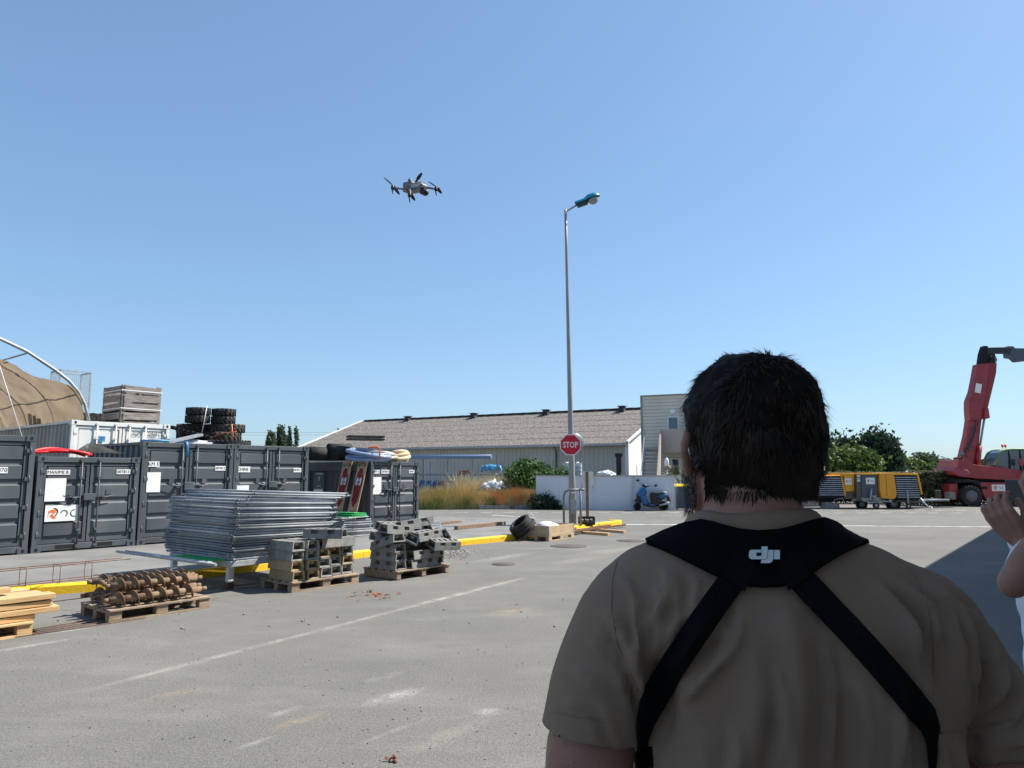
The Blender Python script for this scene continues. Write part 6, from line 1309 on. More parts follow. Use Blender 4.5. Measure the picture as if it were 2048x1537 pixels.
for i, (mx_, my_, y, b1, b2, lg) in enumerate(mot):
    m0 = dp(mx_, my_, y); n_ = ('left', 'rear', 'right', 'near')[i]
    rt_ = DM @ Vector((-.085, 0, 0)) + bc if i == 0 else (DM @ Vector((-.04, .03, .01)) + bc if i == 1 else (DM @ Vector((.09, 0, 0)) + bc if i == 2 else DM @ Vector((-.02, -.03, -.01)) + bc))
    b = MB(); b.tube([rt_, m0], [.010, .007], 8); b.build('arm', dg, D)
    b = MB(); b.lathe([(.008, -.018), (.0135, -.012), (.0135, .016), (.006, .022)], 12, m0); b.build('motor', M['black'], D)
    b = MB(); b.tube([m0 - Vector((0, 0, .012)), m0 - Vector((0, 0, .03)), m0 - Vector((-.004, 0, .055 if i != 3 else .06))], [.010, .006, .003], 8); b.build('leg', dg, D)
    hub = m0 + Vector((0, 0, .022)); e = dp(*b1, y + (.02 if i % 2 else -.02)); d1 = (e - hub); d1.z = d1.z; L1 = .115
    pr_ = MB()
    v1 = (dp(*b1, y) - hub); v2 = (dp(*b2, y) - hub)
    for v in (v1, v2):
        ln_ = v.length; extra = math.sqrt(max(0, L1 ** 2 - ln_ ** 2)); dy = Vector((0, -1 if v is v1 else 1, 0)) * min(extra, .06); v = v + dy; t_v = v.normalized(); sdv = t_v.cross(Vector((.1, .35, 1))).normalized()
        pts = []
        for u, w_ in ((0, .004), (.2, .012), (.5, .013), (.85, .009), (1, .003)): pts.append((hub + v * u, w_))
        vs = []
        for p_, w_ in pts: vs += [p_ + sdv * w_ + Vector((0, 0, w_ * .4)), p_ - sdv * w_ - Vector((0, 0, w_ * .4)), p_ + Vector((0, 0, .002))]
        pr_.add(vs, [(3 * j + a_, 3 * j + 3 + a_, 3 * j + 3 + (a_ + 1) % 3, 3 * j + (a_ + 1) % 3) for j in range(4) for a_ in range(3)])
    pr_.ball(hub, .006, 8, 6); pr_.build('propeller', M['black'], D)
# ---------------- people ----------------
class Vol:
    def __init__(s): s.m = MB()
    def limb(s, pts, rad, n=20, flat=1):
        pts = [Vector(p) for p in pts]; P = []; Rr = []
        for i in range(len(pts) - 1):
            for k in range(6): u = k / 6; P.append(pts[i].lerp(pts[i + 1], u)); us = u * u * (3 - 2 * u) * .5 + u * .5; Rr.append(rad[i] * (1 - us) + rad[i + 1] * us)
        P.append(pts[-1]); Rr.append(rad[-1])
        s.m.tube(P, Rr, n, flat=flat); s.m.ball(pts[0], rad[0] * .98, 16, 10); s.m.ball(pts[-1], rad[-1] * .98, 16, 10)
        for p, r in list(zip(pts, rad))[1:-1]: s.m.ball(p, r * .995, 16, 10)
        return s
    def rings(s, rg, n=40, pw=2.3):                       # rg: (x, y, z, rx, ry)
        vs = []; R2 = []
        for i in range(len(rg) - 1):
            for k in range(4):
                u = k / 4; R2.append([rg[i][j] * (1 - u) + rg[i + 1][j] * u for j in range(5)])
        R2.append(rg[-1])
        for (x, y, z, rx, ry) in R2:
            for j in range(n):
                a = 2 * math.pi * j / n; c_, s_ = math.cos(a), math.sin(a); e = 2 / pw
                vs.append((x + rx * abs(c_) ** e * (1 if c_ >= 0 else -1), y + ry * abs(s_) ** e * (1 if s_ >= 0 else -1), z))
        k = len(R2); s.m.add(vs, [(i * n + j, i * n + (j + 1) % n, (i + 1) * n + (j + 1) % n, (i + 1) * n + j) for i in range(k - 1) for j in range(n)] + [tuple(reversed(range(n))), tuple((k - 1) * n + j for j in range(n))], 0, True); return s
    def finish(s, name, mt, vox, smooth=6, parent=None, fac=.5):
        me = s.m.mesh(name, mt); bm = bmesh.new(); bm.from_mesh(me); bmesh.ops.recalc_face_normals(bm, faces=bm.faces); bm.to_mesh(me); bm.free()
        o = bpy.data.objects.new(name, me); sc.collection.objects.link(o)
        r = o.modifiers.new('r', 'REMESH'); r.mode = 'VOXEL'; r.voxel_size = vox; r.use_smooth_shade = True
        if smooth: q = o.modifiers.new('s', 'SMOOTH'); q.factor = fac; q.iterations = smooth
        dg_ = bpy.context.evaluated_depsgraph_get(); me2 = bpy.data.meshes.new_from_object(o.evaluated_get(dg_)); o.modifiers.clear(); o.data = me2; me2.name = name
        me2.materials.clear()
        for q in (mt if isinstance(mt, (list, tuple)) else [mt]): me2.materials.append(q)
        me2.polygons.foreach_set('use_smooth', [True] * len(me2.polygons))
        if parent: o.parent = parent
        return o
def hand_vol(v, wrist, dirv, palmn, side, curl=.5, spread=.12, sc_=1.0, thumb=1.0):
    # dirv: along the fingers, palmn: out of the palm, side: +1/-1 which edge carries the thumb
    d = Vector(dirv).normalized(); n_ = Vector(palmn); n_ = (n_ - d * n_.dot(d)).normalized(); t = d.cross(n_) * side; wr = Vector(wrist)
    pl_ = .095 * sc_; hwd = .040 * sc_
    for k in range(4):
        o = (1.5 - k) / 1.5 * hwd * .78; v.limb([wr + t * o * .45, wr + d * pl_ * .55 + t * o * .9, wr + d * pl_ + t * o], [.017 * sc_, .015 * sc_, .0125 * sc_], 10)
    for k, ln in enumerate((.072, .080, .074, .058)):
        o = (1.5 - k) / 1.5 * hwd * .78; base = wr + d * pl_ + t * o; a0 = curl * .7; dd = (d * math.cos(a0) + n_ * math.sin(a0) + t * spread * (1.5 - k) * .5).normalized(); pts = [base]; ang = a0; cur = base
        for j, f in enumerate((.45, .32, .25)):
            dd = (d * math.cos(ang) + n_ * math.sin(ang) + t * spread * (1.5 - k) * .4).normalized(); cur = cur + dd * ln * sc_ * f; pts.append(cur); ang += curl * (1.0 + .1 * k)
        v.limb(pts, [.0105 * sc_, .0095 * sc_, .0088 * sc_, .0075 * sc_], 10)
    b0 = wr + d * .02 * sc_ + t * .020 * sc_; b1 = b0 + (d * .62 + t * .6 + n_ * .30 * thumb) * .040 * sc_; b2 = b1 + (d * .85 + t * .25 + n_ * .40 * thumb) * .034 * sc_; b3 = b2 + (d * .9 + n_ * .45 * thumb - t * .1) * .026 * sc_
    v.limb([b0, b1, b2, b3], [.016 * sc_, .0135 * sc_, .011 * sc_, .009 * sc_], 10)
def skinmat(name, c1, c2):
    m = mat(name, c1, c2, 12, .55, 0, .25, 260, spec=.35); p = m.node_tree.nodes['Principled BSDF']; p.inputs['Subsurface Weight'].default_value = .08; p.inputs['Subsurface Radius'].default_value = (.01, .004, .002); return m
SK = skinmat('skin', (.36, .17, .125), (.42, .215, .16)); SK2 = skinmat('tanned_skin', (.33, .16, .105), (.38, .20, .14))
def cloth(name, c1, c2, w_=900):
    m = mat(name, c1, c2, 5, .95, spec=.12); t = m.node_tree; tc = t.nodes.new('ShaderNodeTexCoord'); n1 = t.nodes.new('ShaderNodeTexNoise'); n1.inputs['Scale'].default_value = 380; n2 = t.nodes.new('ShaderNodeTexNoise'); n2.inputs['Scale'].default_value = 9; n2.inputs['Detail'].default_value = 5
    ad = t.nodes.new('ShaderNodeMath'); ad.operation = 'MULTIPLY_ADD'; ad.inputs[1].default_value = 5; t.links.new(tc.outputs['Object'], n1.inputs[0]); t.links.new(tc.outputs['Object'], n2.inputs[0]); t.links.new(n2.outputs[0], ad.inputs[0]); t.links.new(n1.outputs[0], ad.inputs[2])
    bp = t.nodes.new('ShaderNodeBump'); bp.inputs['Strength'].default_value = .35; bp.inputs['Distance'].default_value = .0012; t.links.new(ad.outputs[0], bp.inputs['Height']); t.links.new(bp.outputs[0], t.nodes['Principled BSDF'].inputs['Normal']); return m
# ---- the man in front, seen from behind
YM = 1.02
def wx(px, Y=YM): return W(px, 1100, Y).x
def wz(py, Y=YM): return W(1500, py, Y).z
man = thing('person', 'person in brown T-shirt with crossed black harness straps, seen from behind', 'person', (wx(1545), YM, 0))
ML = man.location.copy()
cx = wx(1560)
TOR = [(cx, YM + .01, .86, .185, .125), (cx, YM + .01, .98, .195, .135), (cx, YM, 1.10, .19, .135), (cx, YM, wz(1537), .198, .135), (cx, YM, wz(1440), .203, .138), (cx, YM - .005, wz(1330), .212, .135), (wx(1550), YM - .005, wz(1230), .22, .125), (wx(1540), YM, wz(1165), .224, .10),
       (wx(1528), YM + .005, wz(1125), .196, .085), (wx(1520), YM + .008, wz(1102), .168, .076), (wx(1518), YM + .01, wz(1080), .130, .069), (wx(1518), YM + .015, wz(1053), .086, .064), (wx(1517), YM + .02, wz(1020), .071, .062)]
SL = Vector((wx(1256), YM, wz(1240))); SR = Vector((wx(1830), YM, wz(1252)))
EL = Vector((wx(1148), YM + .0, wz(1590))); ER = Vector((wx(2012), YM + .0, wz(1590)))
v = Vol(); v.rings([(x, y, z, rx - (.016 if z < 1.62 else 0), ry - (.018 if z < 1.62 else 0)) for (x, y, z, rx, ry) in TOR])
v.limb([SL, SL.lerp(EL, .5), SL.lerp(EL, .75), EL], [.058, .050, .061, .048]); v.limb([SR, SR.lerp(ER, .5), SR.lerp(ER, .75), ER], [.058, .050, .061, .048])
WLh = Vector((cx - .09, YM + .27, 1.18)); WRh = Vector((cx + .09, YM + .27, 1.18))
v.limb([EL, EL.lerp(WLh, .4), WLh], [.043, .042, .027]); v.limb([ER, ER.lerp(WRh, .4), WRh], [.043, .042, .027])
hand_vol(v, WLh, (WLh - EL).normalized() + Vector((.1, 0, .1)), (.6, 0, .6), 1, .6); hand_vol(v, WRh, (WRh - ER).normalized() + Vector((-.1, 0, .1)), (-.6, 0, .6), -1, .6)
NC = Vector((wx(1517), YM + .02, wz(1010))); HD = Vector((wx(1513), YM + .035, wz(872)))
v.limb([NC - Vector((0, 0, .05)), NC, HD - Vector((0, -.0, .05))], [.073, .069, .072])
v.m.ball(HD, (.079, .096, .103), 28, 18)
fd = Vector((-.16, .98, 0)).normalized(); fs_ = Vector((fd.y, -fd.x, 0))           # face direction: forward and a little left
hp = lambda f, s, z: HD + fd * f + fs_ * s + Vector((0, 0, z))
v.m.ball(hp(.035, 0, -.055), (.064, .07, .075), 22, 14, rt=rz(math.atan2(-fd.x, fd.y)))
v.limb([hp(.06, -.03, -.095), hp(.085, 0, -.105), hp(.06, .03, -.095)], [.03, .028, .03]); v.limb([hp(.095, 0, .015), hp(.118, 0, -.03)], [.009, .015]); v.limb([hp(.088, -.018, -.062), hp(.096, 0, -.062), hp(.088, .018, -.062)], [.009, .011, .009])
v.limb([hp(.083, -.045, .02), hp(.095, 0, .024), hp(.083, .045, .02)], [.012, .012, .012])
for s in (-1, 1):
    q = hp(.0, s * .088, -.024); v.limb([q + Vector((0, 0, .022)) - fd * .012, q + fs_ * s * .010 + Vector((0, 0, .026)) - fd * .018, q + fs_ * s * .014 + Vector((0, 0, .0)) - fd * .018, q + Vector((0, 0, -.028))], [.007, .007, .0075, .009], 8)
hipL, hipR = Vector((cx - .095, YM + .01, .88)), Vector((cx + .095, YM + .01, .88))
for h_, s in ((hipL, -1), (hipR, 1)): kn = Vector((h_.x + s * .02, YM + .015, .50)); an = Vector((h_.x + s * .03, YM - .01, .10)); v.limb([h_, kn, an], [.10, .062, .045])
body = v.finish('body', SK, .0055, 5, man); body.location = -ML
# eyes
for s in (-1, 1): b = MB(); b.ball(hp(.082, s * .031, .0), .0125, 12, 8); e_ = b.build('eye', M['white'], man, loc=-ML)
# trousers and shoes
v = Vol()
v.rings([(cx, YM + .01, .80, .19, .132), (cx, YM + .01, .98, .203, .142), (cx, YM, 1.03, .202, .143)])
for h_, s in ((hipL, -1), (hipR, 1)): kn = Vector((h_.x + s * .02, YM + .015, .50)); an = Vector((h_.x + s * .03, YM - .01, .08)); v.limb([h_, kn, an], [.108, .08, .066])
tr_ = v.finish('trousers', cloth('dark_trousers', (.03, .035, .045), (.04, .045, .055)), .012, 4, man); tr_.location = -ML
for h_, s in ((hipL, -1), (hipR, 1)): b = MB(); b.prism([(-.11, 0), (.17, 0), (.18, .03), (.12, .07), (.02, .10), (-.08, .11), (-.11, .08)], -.045, .045, 0, 'x'); b.build('shoe', M['black'], man, bevel=.015, loc=(h_.x + s * .03 - ML.x, 0, .001))
# T-shirt
v = Vol(); ex = .012
def taper(rg, e): return [(x, y, z, rx + e, ry + e) for (x, y, z, rx, ry) in rg]
v.rings([(cx, YM, .98, .222, .16)] + taper(TOR[2:], ex))
AL = (EL - SL); AR = (ER - SR)
v.limb([SL + Vector((.01, 0, .002)), SL + AL * .45 + Vector((-.004, 0, 0)), SL + AL * .84], [.082, .080, .072]); v.limb([SR - Vector((.01, 0, -.002)), SR + AR * .45 + Vector((.004, 0, 0)), SR + AR * .84], [.082, .080, .072])
SHM = cloth('brown_cotton', (.265, .176, .122), (.30, .203, .143))
shirt = v.finish('t_shirt', SHM, .0062, 9, man, .6); shirt.location = -ML
me = shirt.data; bm = bmesh.new(); bm.from_mesh(me)
cuts = [(W(1190, 1452, YM), -Vector((-.10, 0, -1)).normalized(), lambda p: p.x < cx - .185), (W(1958, 1485, YM), -Vector((.16, 0, -1)).normalized(), lambda p: p.x > cx + .185)]
cuts = [(W(1188, 1452, YM), Vector((-.10, 0, -1)).normalized(), lambda p: p.x < wx(1266)), (W(1957, 1478, YM), Vector((.14, 0, -1)).normalized(), lambda p: p.x > wx(1872)), (Vector((wx(1517), YM + .02, wz(1028))), Vector((0, .28, 1)).normalized(), lambda p: p.z > 1.5 and abs(p.x - wx(1517)) < .11)]
kill = []
for c0, nn, cond in cuts:
    for q in bm.verts:
        if cond(q.co):
            d = (q.co - c0).dot(nn)
            if d > .0085: kill.append(q)
            elif d > 0: q.co -= nn * d
bmesh.ops.delete(bm, geom=list(set(kill)), context='VERTS')
for _ in range(3): bmesh.ops.delete(bm, geom=[q for q in bm.verts if len(q.link_faces) <= 1], context='VERTS')
# folds: creases described in the shirt's own plane (x across, z up), metres
bm.normal_update()
def fold(x1, y1, x2, y2, amp, w_): a = (wx(x1), wz(y1)); b_ = (wx(x2), wz(y2)); return (a[0], a[1], b_[0], b_[1], amp, w_)
FO = [fold(1500, 1190, 1478, 1560, .007, .016), (fold(1560, 1185, 1550, 1560, -.006, .018)), fold(1620, 1190, 1640, 1560, .006, .018), fold(1440, 1260, 1400, 1560, .006, .016), fold(1690, 1260, 1720, 1560, -.006, .016), fold(1350, 1400, 1340, 1560, .005, .02), fold(1780, 1420, 1800, 1560, .006, .015),
      fold(1385, 1160, 1290, 1330, .006, .010), fold(1330, 1190, 1270, 1370, -.007, .011), fold(1262, 1180, 1245, 1330, .006, .010), fold(1225, 1240, 1275, 1420, .008, .010), fold(1195, 1260, 1270, 1440, -.006, .012), fold(1165, 1330, 1265, 1450, .006, .010), fold(1290, 1290, 1300, 1450, -.008, .012), fold(1410, 1180, 1330, 1300, -.005, .010),
      fold(1760, 1170, 1830, 1380, .007, .010), fold(1710, 1160, 1790, 1330, -.006, .011), fold(1800, 1170, 1850, 1330, .006, .010), fold(1900, 1260, 1870, 1430, .008, .011), fold(1930, 1300, 1880, 1450, -.006, .010), fold(2000, 1400, 1885, 1450, .005, .008), fold(2005, 1425, 1900, 1480, .005, .008), fold(1870, 1310, 1862, 1480, -.007, .012), fold(1680, 1150, 1740, 1260, .005, .009),
      fold(1580, 1330, 1590, 1560, -.006, .014), fold(1460, 1360, 1450, 1560, -.005, .012), fold(1660, 1350, 1680, 1560, .005, .012), fold(1276, 1300, 1284, 1500, -.006, .009), fold(1862, 1300, 1870, 1520, -.006, .009)] + [fold(x1, y1, x2, y2, .0052, .006) for (x1, y1, x2, y2) in ((1290, 1165, 1272, 1345), (1325, 1135, 1282, 1365), (1355, 1180, 1300, 1330), (1395, 1215, 1310, 1385), (1250, 1200, 1268, 1370), (1175, 1265, 1262, 1415), (1720, 1140, 1800, 1310), (1800, 1130, 1845, 1350), (1840, 1190, 1862, 1400), (1205, 1210, 1262, 1340), (1185, 1240, 1250, 1400), (1150, 1320, 1230, 1450), (1240, 1150, 1262, 1300), (1310, 1130, 1275, 1250), (1360, 1140, 1300, 1260), (1420, 1200, 1350, 1330), (1130, 1380, 1200, 1450), (1890, 1220, 1868, 1380), (1915, 1240, 1880, 1420), (1960, 1330, 1890, 1440), (1985, 1370, 1900, 1465), (2020, 1440, 1940, 1480), (1740, 1150, 1775, 1280), (1785, 1150, 1815, 1290), (1690, 1170, 1730, 1300), (1830, 1200, 1850, 1340), (1560, 1240, 1556, 1500), (1600, 1300, 1608, 1520), (1470, 1280, 1462, 1520), (1650, 1280, 1664, 1500), (1400, 1380, 1385, 1540), (1740, 1400, 1760, 1540))]
for q in bm.verts:
    p = q.co; dsp = .0022 * noise.noise(Vector((p.x * 22, p.y * 14, p.z * 6))) + .0035 * noise.noise(Vector((p.x * 9, 3, p.z * 5)))
    for (x1, z1, x2, z2, am, w_) in FO:
        dx, dz = x2 - x1, z2 - z1; L2 = dx * dx + dz * dz; t = ((p.x - x1) * dx + (p.z - z1) * dz) / L2; tt2 = min(1, max(0, t)); d = math.hypot(p.x - x1 - dx * tt2 - .006 * math.sin(t * 5), p.z - z1 - dz * tt2)
        if d < w_ * 3: dsp += am * math.exp(-(d / w_) ** 2) * (math.sin(math.pi * min(1, max(0, t * .9 + .1))) ** .5 if 0 < t < 1 else .3)
    if p.y > YM + .08: dsp *= .5
    q.co += q.normal * dsp * 1.9
bm.to_mesh(me); bm.free(); me.update()
so_ = shirt.modifiers.new('thick', 'SOLIDIFY'); so_.thickness = .0022; so_.offset = -1
# collar ribbing
cn = Vector((0, .28, 1)).normalized(); b = MB()
bm = bmesh.new(); bm.from_mesh(me); bm.verts.ensure_lookup_table(); zc_ = Vector((wx(1517), YM + .02, wz(1028)))
ring = [q.co.copy() for q in bm.verts if q.is_boundary and (q.co - zc_).length < .12]; bv = BVHTree.FromBMesh(bm); bm.free()
cc = sum(ring, Vector()) / len(ring); ring.sort(key=lambda p: math.atan2(p.y - cc.y, p.x - cc.x)); rs = []
nR = 40
for i in range(nR):
    a = -math.pi + 2 * math.pi * i / nR; near = sorted(ring, key=lambda p: abs((math.atan2(p.y - cc.y, p.x - cc.x) - a + math.pi) % (2 * math.pi) - math.pi))[:6]; rs.append(sum(near, Vector()) / len(near))
vs = []
for i in range(nR):
    p = rs[i]; o = Vector((p.x - cc.x, p.y - cc.y, 0)).normalized(); vs += [p + o * .003 - cn * .016, p + o * .0035 + cn * .001, p + o * .000 + cn * .004, p - o * .0025 - cn * .0]
b.add(vs, [(4 * i + j, 4 * ((i + 1) % nR) + j, 4 * ((i + 1) % nR) + (j + 1) % 4, 4 * i + (j + 1) % 4) for i in range(nR) for j in range(3)], 0, True); b.build('collar', SHM, man, loc=-ML)
# harness draped on the shirt
def onback(x, z, off):
    h = bv.ray_cast(Vector((x, -.5, z)), Vector((0, 1, 0)))
    return (h[0] + h[1] * off * (1 if h[1].y < 0 else -1), h[1]) if h[0] is not None and h[0].y < YM + .06 else (None, None)
top_c = [(1293, 1085), (1330, 1066), (1370, 1050), (1408, 1040), (1425, 1042), (1450, 1050), (1480, 1058), (1517, 1062), (1556, 1059), (1590, 1050), (1622, 1040), (1640, 1036), (1670, 1046), (1702, 1064), (1733, 1085)]
bot_c = [(1293, 1088), (1340, 1108), (1380, 1128), (1420, 1148), (1452, 1162), (1475, 1170), (1500, 1174), (1527, 1176), (1556, 1175), (1582, 1170), (1606, 1160), (1640, 1138), (1675, 1115), (1705, 1100), (1733, 1088)]
def lerpc(c, u): k = u * (len(c) - 1); i = min(int(k), len(c) - 2); f = k - i; return (c[i][0] * (1 - f) + c[i + 1][0] * f, c[i][1] * (1 - f) + c[i + 1][1] * f)
def drape(name, fn, nu, nv, off, th, mt, par=man, smooth=8):
    pts = []; last = None
    for i in range(nu + 1):
        for j in range(nv + 1):
            px_, py_ = fn(i / nu, j / nv); r = ray(px_, py_); h = bv.ray_cast(Vector((0, 0, HC)), r.normalized())
            if h[0] is None or h[0].y > YM + .14: pts.append(None)
            else: n_ = h[1] if h[1].dot(r) < 0 else -h[1]; pts.append(h[0] + n_ * off)
    g = lambda i, j: pts[i * (nv + 1) + j]
    for _ in range(4):
        for k, p in enumerate(pts):
            if p is None:
                i, j = divmod(k, nv + 1); nb = [pts[a * (nv + 1) + c_] for a, c_ in ((i - 1, j), (i + 1, j), (i, j - 1), (i, j + 1)) if 0 <= a <= nu and 0 <= c_ <= nv and pts[a * (nv + 1) + c_] is not None]
                if nb: r = ray(*fn(i / nu, j / nv)); y_ = sum(q.y for q in nb) / len(nb) + .006; t = y_ / r.y; pts[k] = Vector((r.x * t, y_, HC + r.z * t))
    for _ in range(smooth):                                 # stiff webbing: even out the depth only
        new = list(pts)
        for i in range(nu + 1):
            for j in range(nv + 1):
                nb = [g(a, c_) for a, c_ in ((i - 1, j), (i + 1, j), (i, j - 1), (i, j + 1)) if 0 <= a <= nu and 0 <= c_ <= nv]
                if g(i, j) is None: continue
                nb = [q for q in nb if q is not None]; y_ = min(g(i, j).y, .5 * g(i, j).y + .5 * sum(q.y for q in nb) / len(nb)); r = ray(*fn(i / nu, j / nv)); t = y_ / r.y; new[i * (nv + 1) + j] = Vector((r.x * t, y_, HC + r.z * t))
        pts = new
    fa = [(i * (nv + 1) + j, (i + 1) * (nv + 1) + j, (i + 1) * (nv + 1) + j + 1, i * (nv + 1) + j + 1) for i in range(nu) for j in range(nv)]; fa = [f for f in fa if all(pts[q] is not None for q in f)]
    b = MB(); b.add([p if p else Vector((cx, YM, 1.4)) for p in pts], fa, 0, True)
    o = b.build(name, mt, par, loc=-ML, fix=False)
    # make sure the outside faces backwards
    n_ = sum((f.normal.y for f in o.data.polygons)); 
    if n_ > 0: o.data.flip_normals()
    m_ = o.modifiers.new('s', 'SOLIDIFY'); m_.thickness = th; m_.offset = 1
    bb = o.modifiers.new('b', 'BEVEL'); bb.width = th * .3; bb.segments = 2; bb.limit_method = 'ANGLE'; bb.angle_limit = R_(50)
    return o
HM = cloth('black_webbing', (.0045, .0048, .006), (.006, .0065, .008)); HM.node_tree.nodes['Principled BSDF'].inputs['Specular IOR Level'].default_value = .04; HM2 = mat('black_strap_weave', (.005, .0055, .007), (.008, .0085, .011), 300, .8, 0, .6, 500, spec=.08)
yk = drape('harness_yoke', lambda u, v: tuple(a * (1 - v) + b_ * v for a, b_ in zip(lerpc(top_c, u), lerpc(bot_c, u))), 60, 18, .005, .006, HM)
def strap(name, pts, wd0, off=.004, n=60, ws=None):
    def f(u, v):
        k = u * (len(pts) - 1); i = min(int(k), len(pts) - 2); fr_ = k - i; x = pts[i][0] * (1 - fr_) + pts[i + 1][0] * fr_; y = pts[i][1] * (1 - fr_) + pts[i + 1][1] * fr_
        dx, dy = pts[i + 1][0] - pts[i][0], pts[i + 1][1] - pts[i][1]
        wd = wd0 if ws is None else ws[i] * (1 - fr_) + ws[i + 1] * fr_
        l_ = math.hypot(dx, dy); return (x - dy / l_ * wd * (v - .5), y + dx / l_ * wd * (v - .5))
    return drape(name, f, n, 6, off, .0022, HM2)
strap('harness_strap', [(1478, 1142), (1452, 1178), (1424, 1216), (1396, 1256), (1368, 1297), (1340, 1340), (1316, 1384), (1302, 1412), (1292, 1440), (1286, 1475), (1284, 1510), (1284, 1560)], 54, .006, ws=[54] * 7 + [50, 38, 24, 16, 14])
strap('harness_strap', [(1586, 1140), (1620, 1178), (1660, 1220), (1700, 1262), (1740, 1306), (1780, 1352), (1820, 1398), (1846, 1430), (1860, 1456), (1864, 1490), (1864, 1540)], 54, .006, ws=[54] * 7 + [52, 38, 22, 14])
for s, (ax_, ay_) in ((1, (1480, 1140)), (-1, (1586, 1138))):
    drape('strap_anchor', lambda u, v: (ax_ + (u - .5) * 44 - s * (v - .5) * 26, ay_ + (v - .5) * 58 + s * (u - .5) * 30), 12, 8, .0115, .002, HM2)
for k_, pth in enumerate((((1237, 1112), (1224, 1160), (1222, 1220), (1235, 1290), (1260, 1345), (1279, 1390)), ((1798, 1112), (1836, 1160), (1860, 1220), (1868, 1290), (1868, 1350), (1866, 1400)), ((1106, 1422), (1140, 1431), (1200, 1440), (1262, 1446)), ((1880, 1466), (1930, 1461), (1990, 1449), (2036, 1436)))):
    sp_ = []
    for i in range(len(pth) - 1):
        for f_ in range(6): x_ = pth[i][0] + (pth[i + 1][0] - pth[i][0]) * f_ / 6; y_ = pth[i][1] + (pth[i + 1][1] - pth[i][1]) * f_ / 6; h = bv.ray_cast(Vector((0, 0, HC)), ray(x_, y_).normalized()); sp_.append(h[0] + Vector((0, -.0004, 0))) if h[0] is not None and h[0].y < YM + .1 else None
    if len(sp_) > 3: MB().tube(sp_, .0012, 5).build('seam', SHM, man, loc=-ML)
# lettering on the yoke built from strokes (d j i)
lg = MB(); q = bv.ray_cast(Vector((0, 0, HC)), ray(1529, 1110).normalized()); ly = q[0].y
hs_ = [bv.ray_cast(Vector((0, 0, HC)), ray(x_, y_).normalized())[0] for x_ in (1496, 1562) for y_ in (1092, 1128)]
def lp_(pts):
    qs = []
    for a, b_ in pts:
        u, v_ = (a - 1496) / 66, (b_ - 1092) / 36; y_ = (hs_[0].y * (1 - v_) + hs_[1].y * v_) * (1 - u) + (hs_[2].y * (1 - v_) + hs_[3].y * v_) * u - .0185; p = W(a, b_, y_); qs.append(p)
    n = len(qs); lg.add(qs + [p + Vector((0, .003, 0)) for p in qs], [tuple(range(n)), tuple(range(2 * n - 1, n - 1, -1))] + [(i, i + n, (i + 1) % n + n, (i + 1) % n) for i in range(n)])
lp_([(1524.5, 1093.8), (1535.5, 1093.8), (1534.8, 1114), (1533, 1117.5), (1529, 1119), (1503, 1119), (1500, 1117), (1499, 1113), (1499.8, 1105), (1501.5, 1101.8), (1505, 1100.4), (1522.8, 1100.2), (1522.4, 1105.6), (1513, 1105.6), (1512.6, 1112.8), (1524, 1112.8)])
lp_([(1537, 1100.7), (1546.6, 1100.7), (1546.4, 1119), (1544, 1124), (1539, 1126.6), (1523, 1126.8), (1524.4, 1119.9), (1532, 1119.8), (1535.6, 1117), (1536.6, 1113)])
lp_([(1548.8, 1101), (1559.8, 1101), (1559.6, 1119), (1548.6, 1119)])
lg.build('lettering', M['white'], yk)
# hair ------------------------------------------------------------------
HB = mat('dark_brown_hair', (.009, .006, .0045), (.016, .011, .008), 60, .7, spec=.08); HB2 = mat('dark_hair_strand', (.019, .013, .010), (.055, .035, .022), 14, .55, spec=.2)
sil = [(1395, 955), (1376, 905), (1364, 850), (1372, 810), (1395, 765), (1412, 735), (1440, 712), (1480, 702), (1510, 708), (1530, 716), (1560, 716), (1590, 728), (1618, 750), (1640, 780), (1650, 830), (1657, 870), (1650, 920), (1642, 965), (1628, 995), (1600, 1004), (1560, 992), (1520, 990), (1480, 992), (1445, 985), (1415, 970)]
def hw_at(py):                                             # half outline of the hair at a height
    xs = []
    n = len(sil)
    for i in range(n):
        (x1, y1), (x2, y2) = sil[i], sil[(i + 1) % n]
        if (y1 - py) * (y2 - py) <= 0 and y1 != y2: xs.append(x1 + (x2 - x1) * (py - y1) / (y2 - y1))
    return (min(xs), max(xs)) if len(xs) > 1 else None
sil = [(x, y if y < 930 else 930 + (y - 930) * .8) for x, y in sil]; hv = []; rows_ = [703 + (976 - 703) * (i / 30) for i in range(31)]; nH = 48; rowi = []
for py in rows_:
    a = hw_at(py)
    if not a: continue
    l, r = a; x0, x1 = W(l + 5, py, YM + .02).x, W(r - 5, py, YM + .02).x; xc, rx = (x0 + x1) / 2, (x1 - x0) / 2; z = W(1500, py, YM + .02).z; t = (py - 703) / 285
    ry = .112 * math.sqrt(max(.02, 1 - (1 - min(t, .42) / .42) ** 2)) if t < .42 else .112 - .03 * max(0, t - .6) / .4
    # front of the lower rows stops at the face
    for j in range(nH):
        an = 2 * math.pi * j / nH; ca, sa = math.cos(an), math.sin(an); y = YM + .035 + ry * sa; x = xc + rx * ca * (1 if sa < .2 else 1)
        if sa > 0 and t > .38: k = min(1, (t - .38) / .12); y = YM + .035 + ry * sa * (1 - .93 * k); 
        hv.append(Vector((x, y, z)))
    rowi.append(t)
nr = len(rowi); hm_ = MB(); hm_.add(hv, [(i * nH + j, i * nH + (j + 1) % nH, (i + 1) * nH + (j + 1) % nH, (i + 1) * nH + j) for i in range(nr - 1) for j in range(nH)] + [tuple(range(nH)), tuple((nr - 1) * nH + j for j in reversed(range(nH)))], 0, True)
V2 = Vol(); V2.m = hm_; hair = V2.finish('hair', HB, .006, 3, man); hair.location = -ML
me = hair.data; 
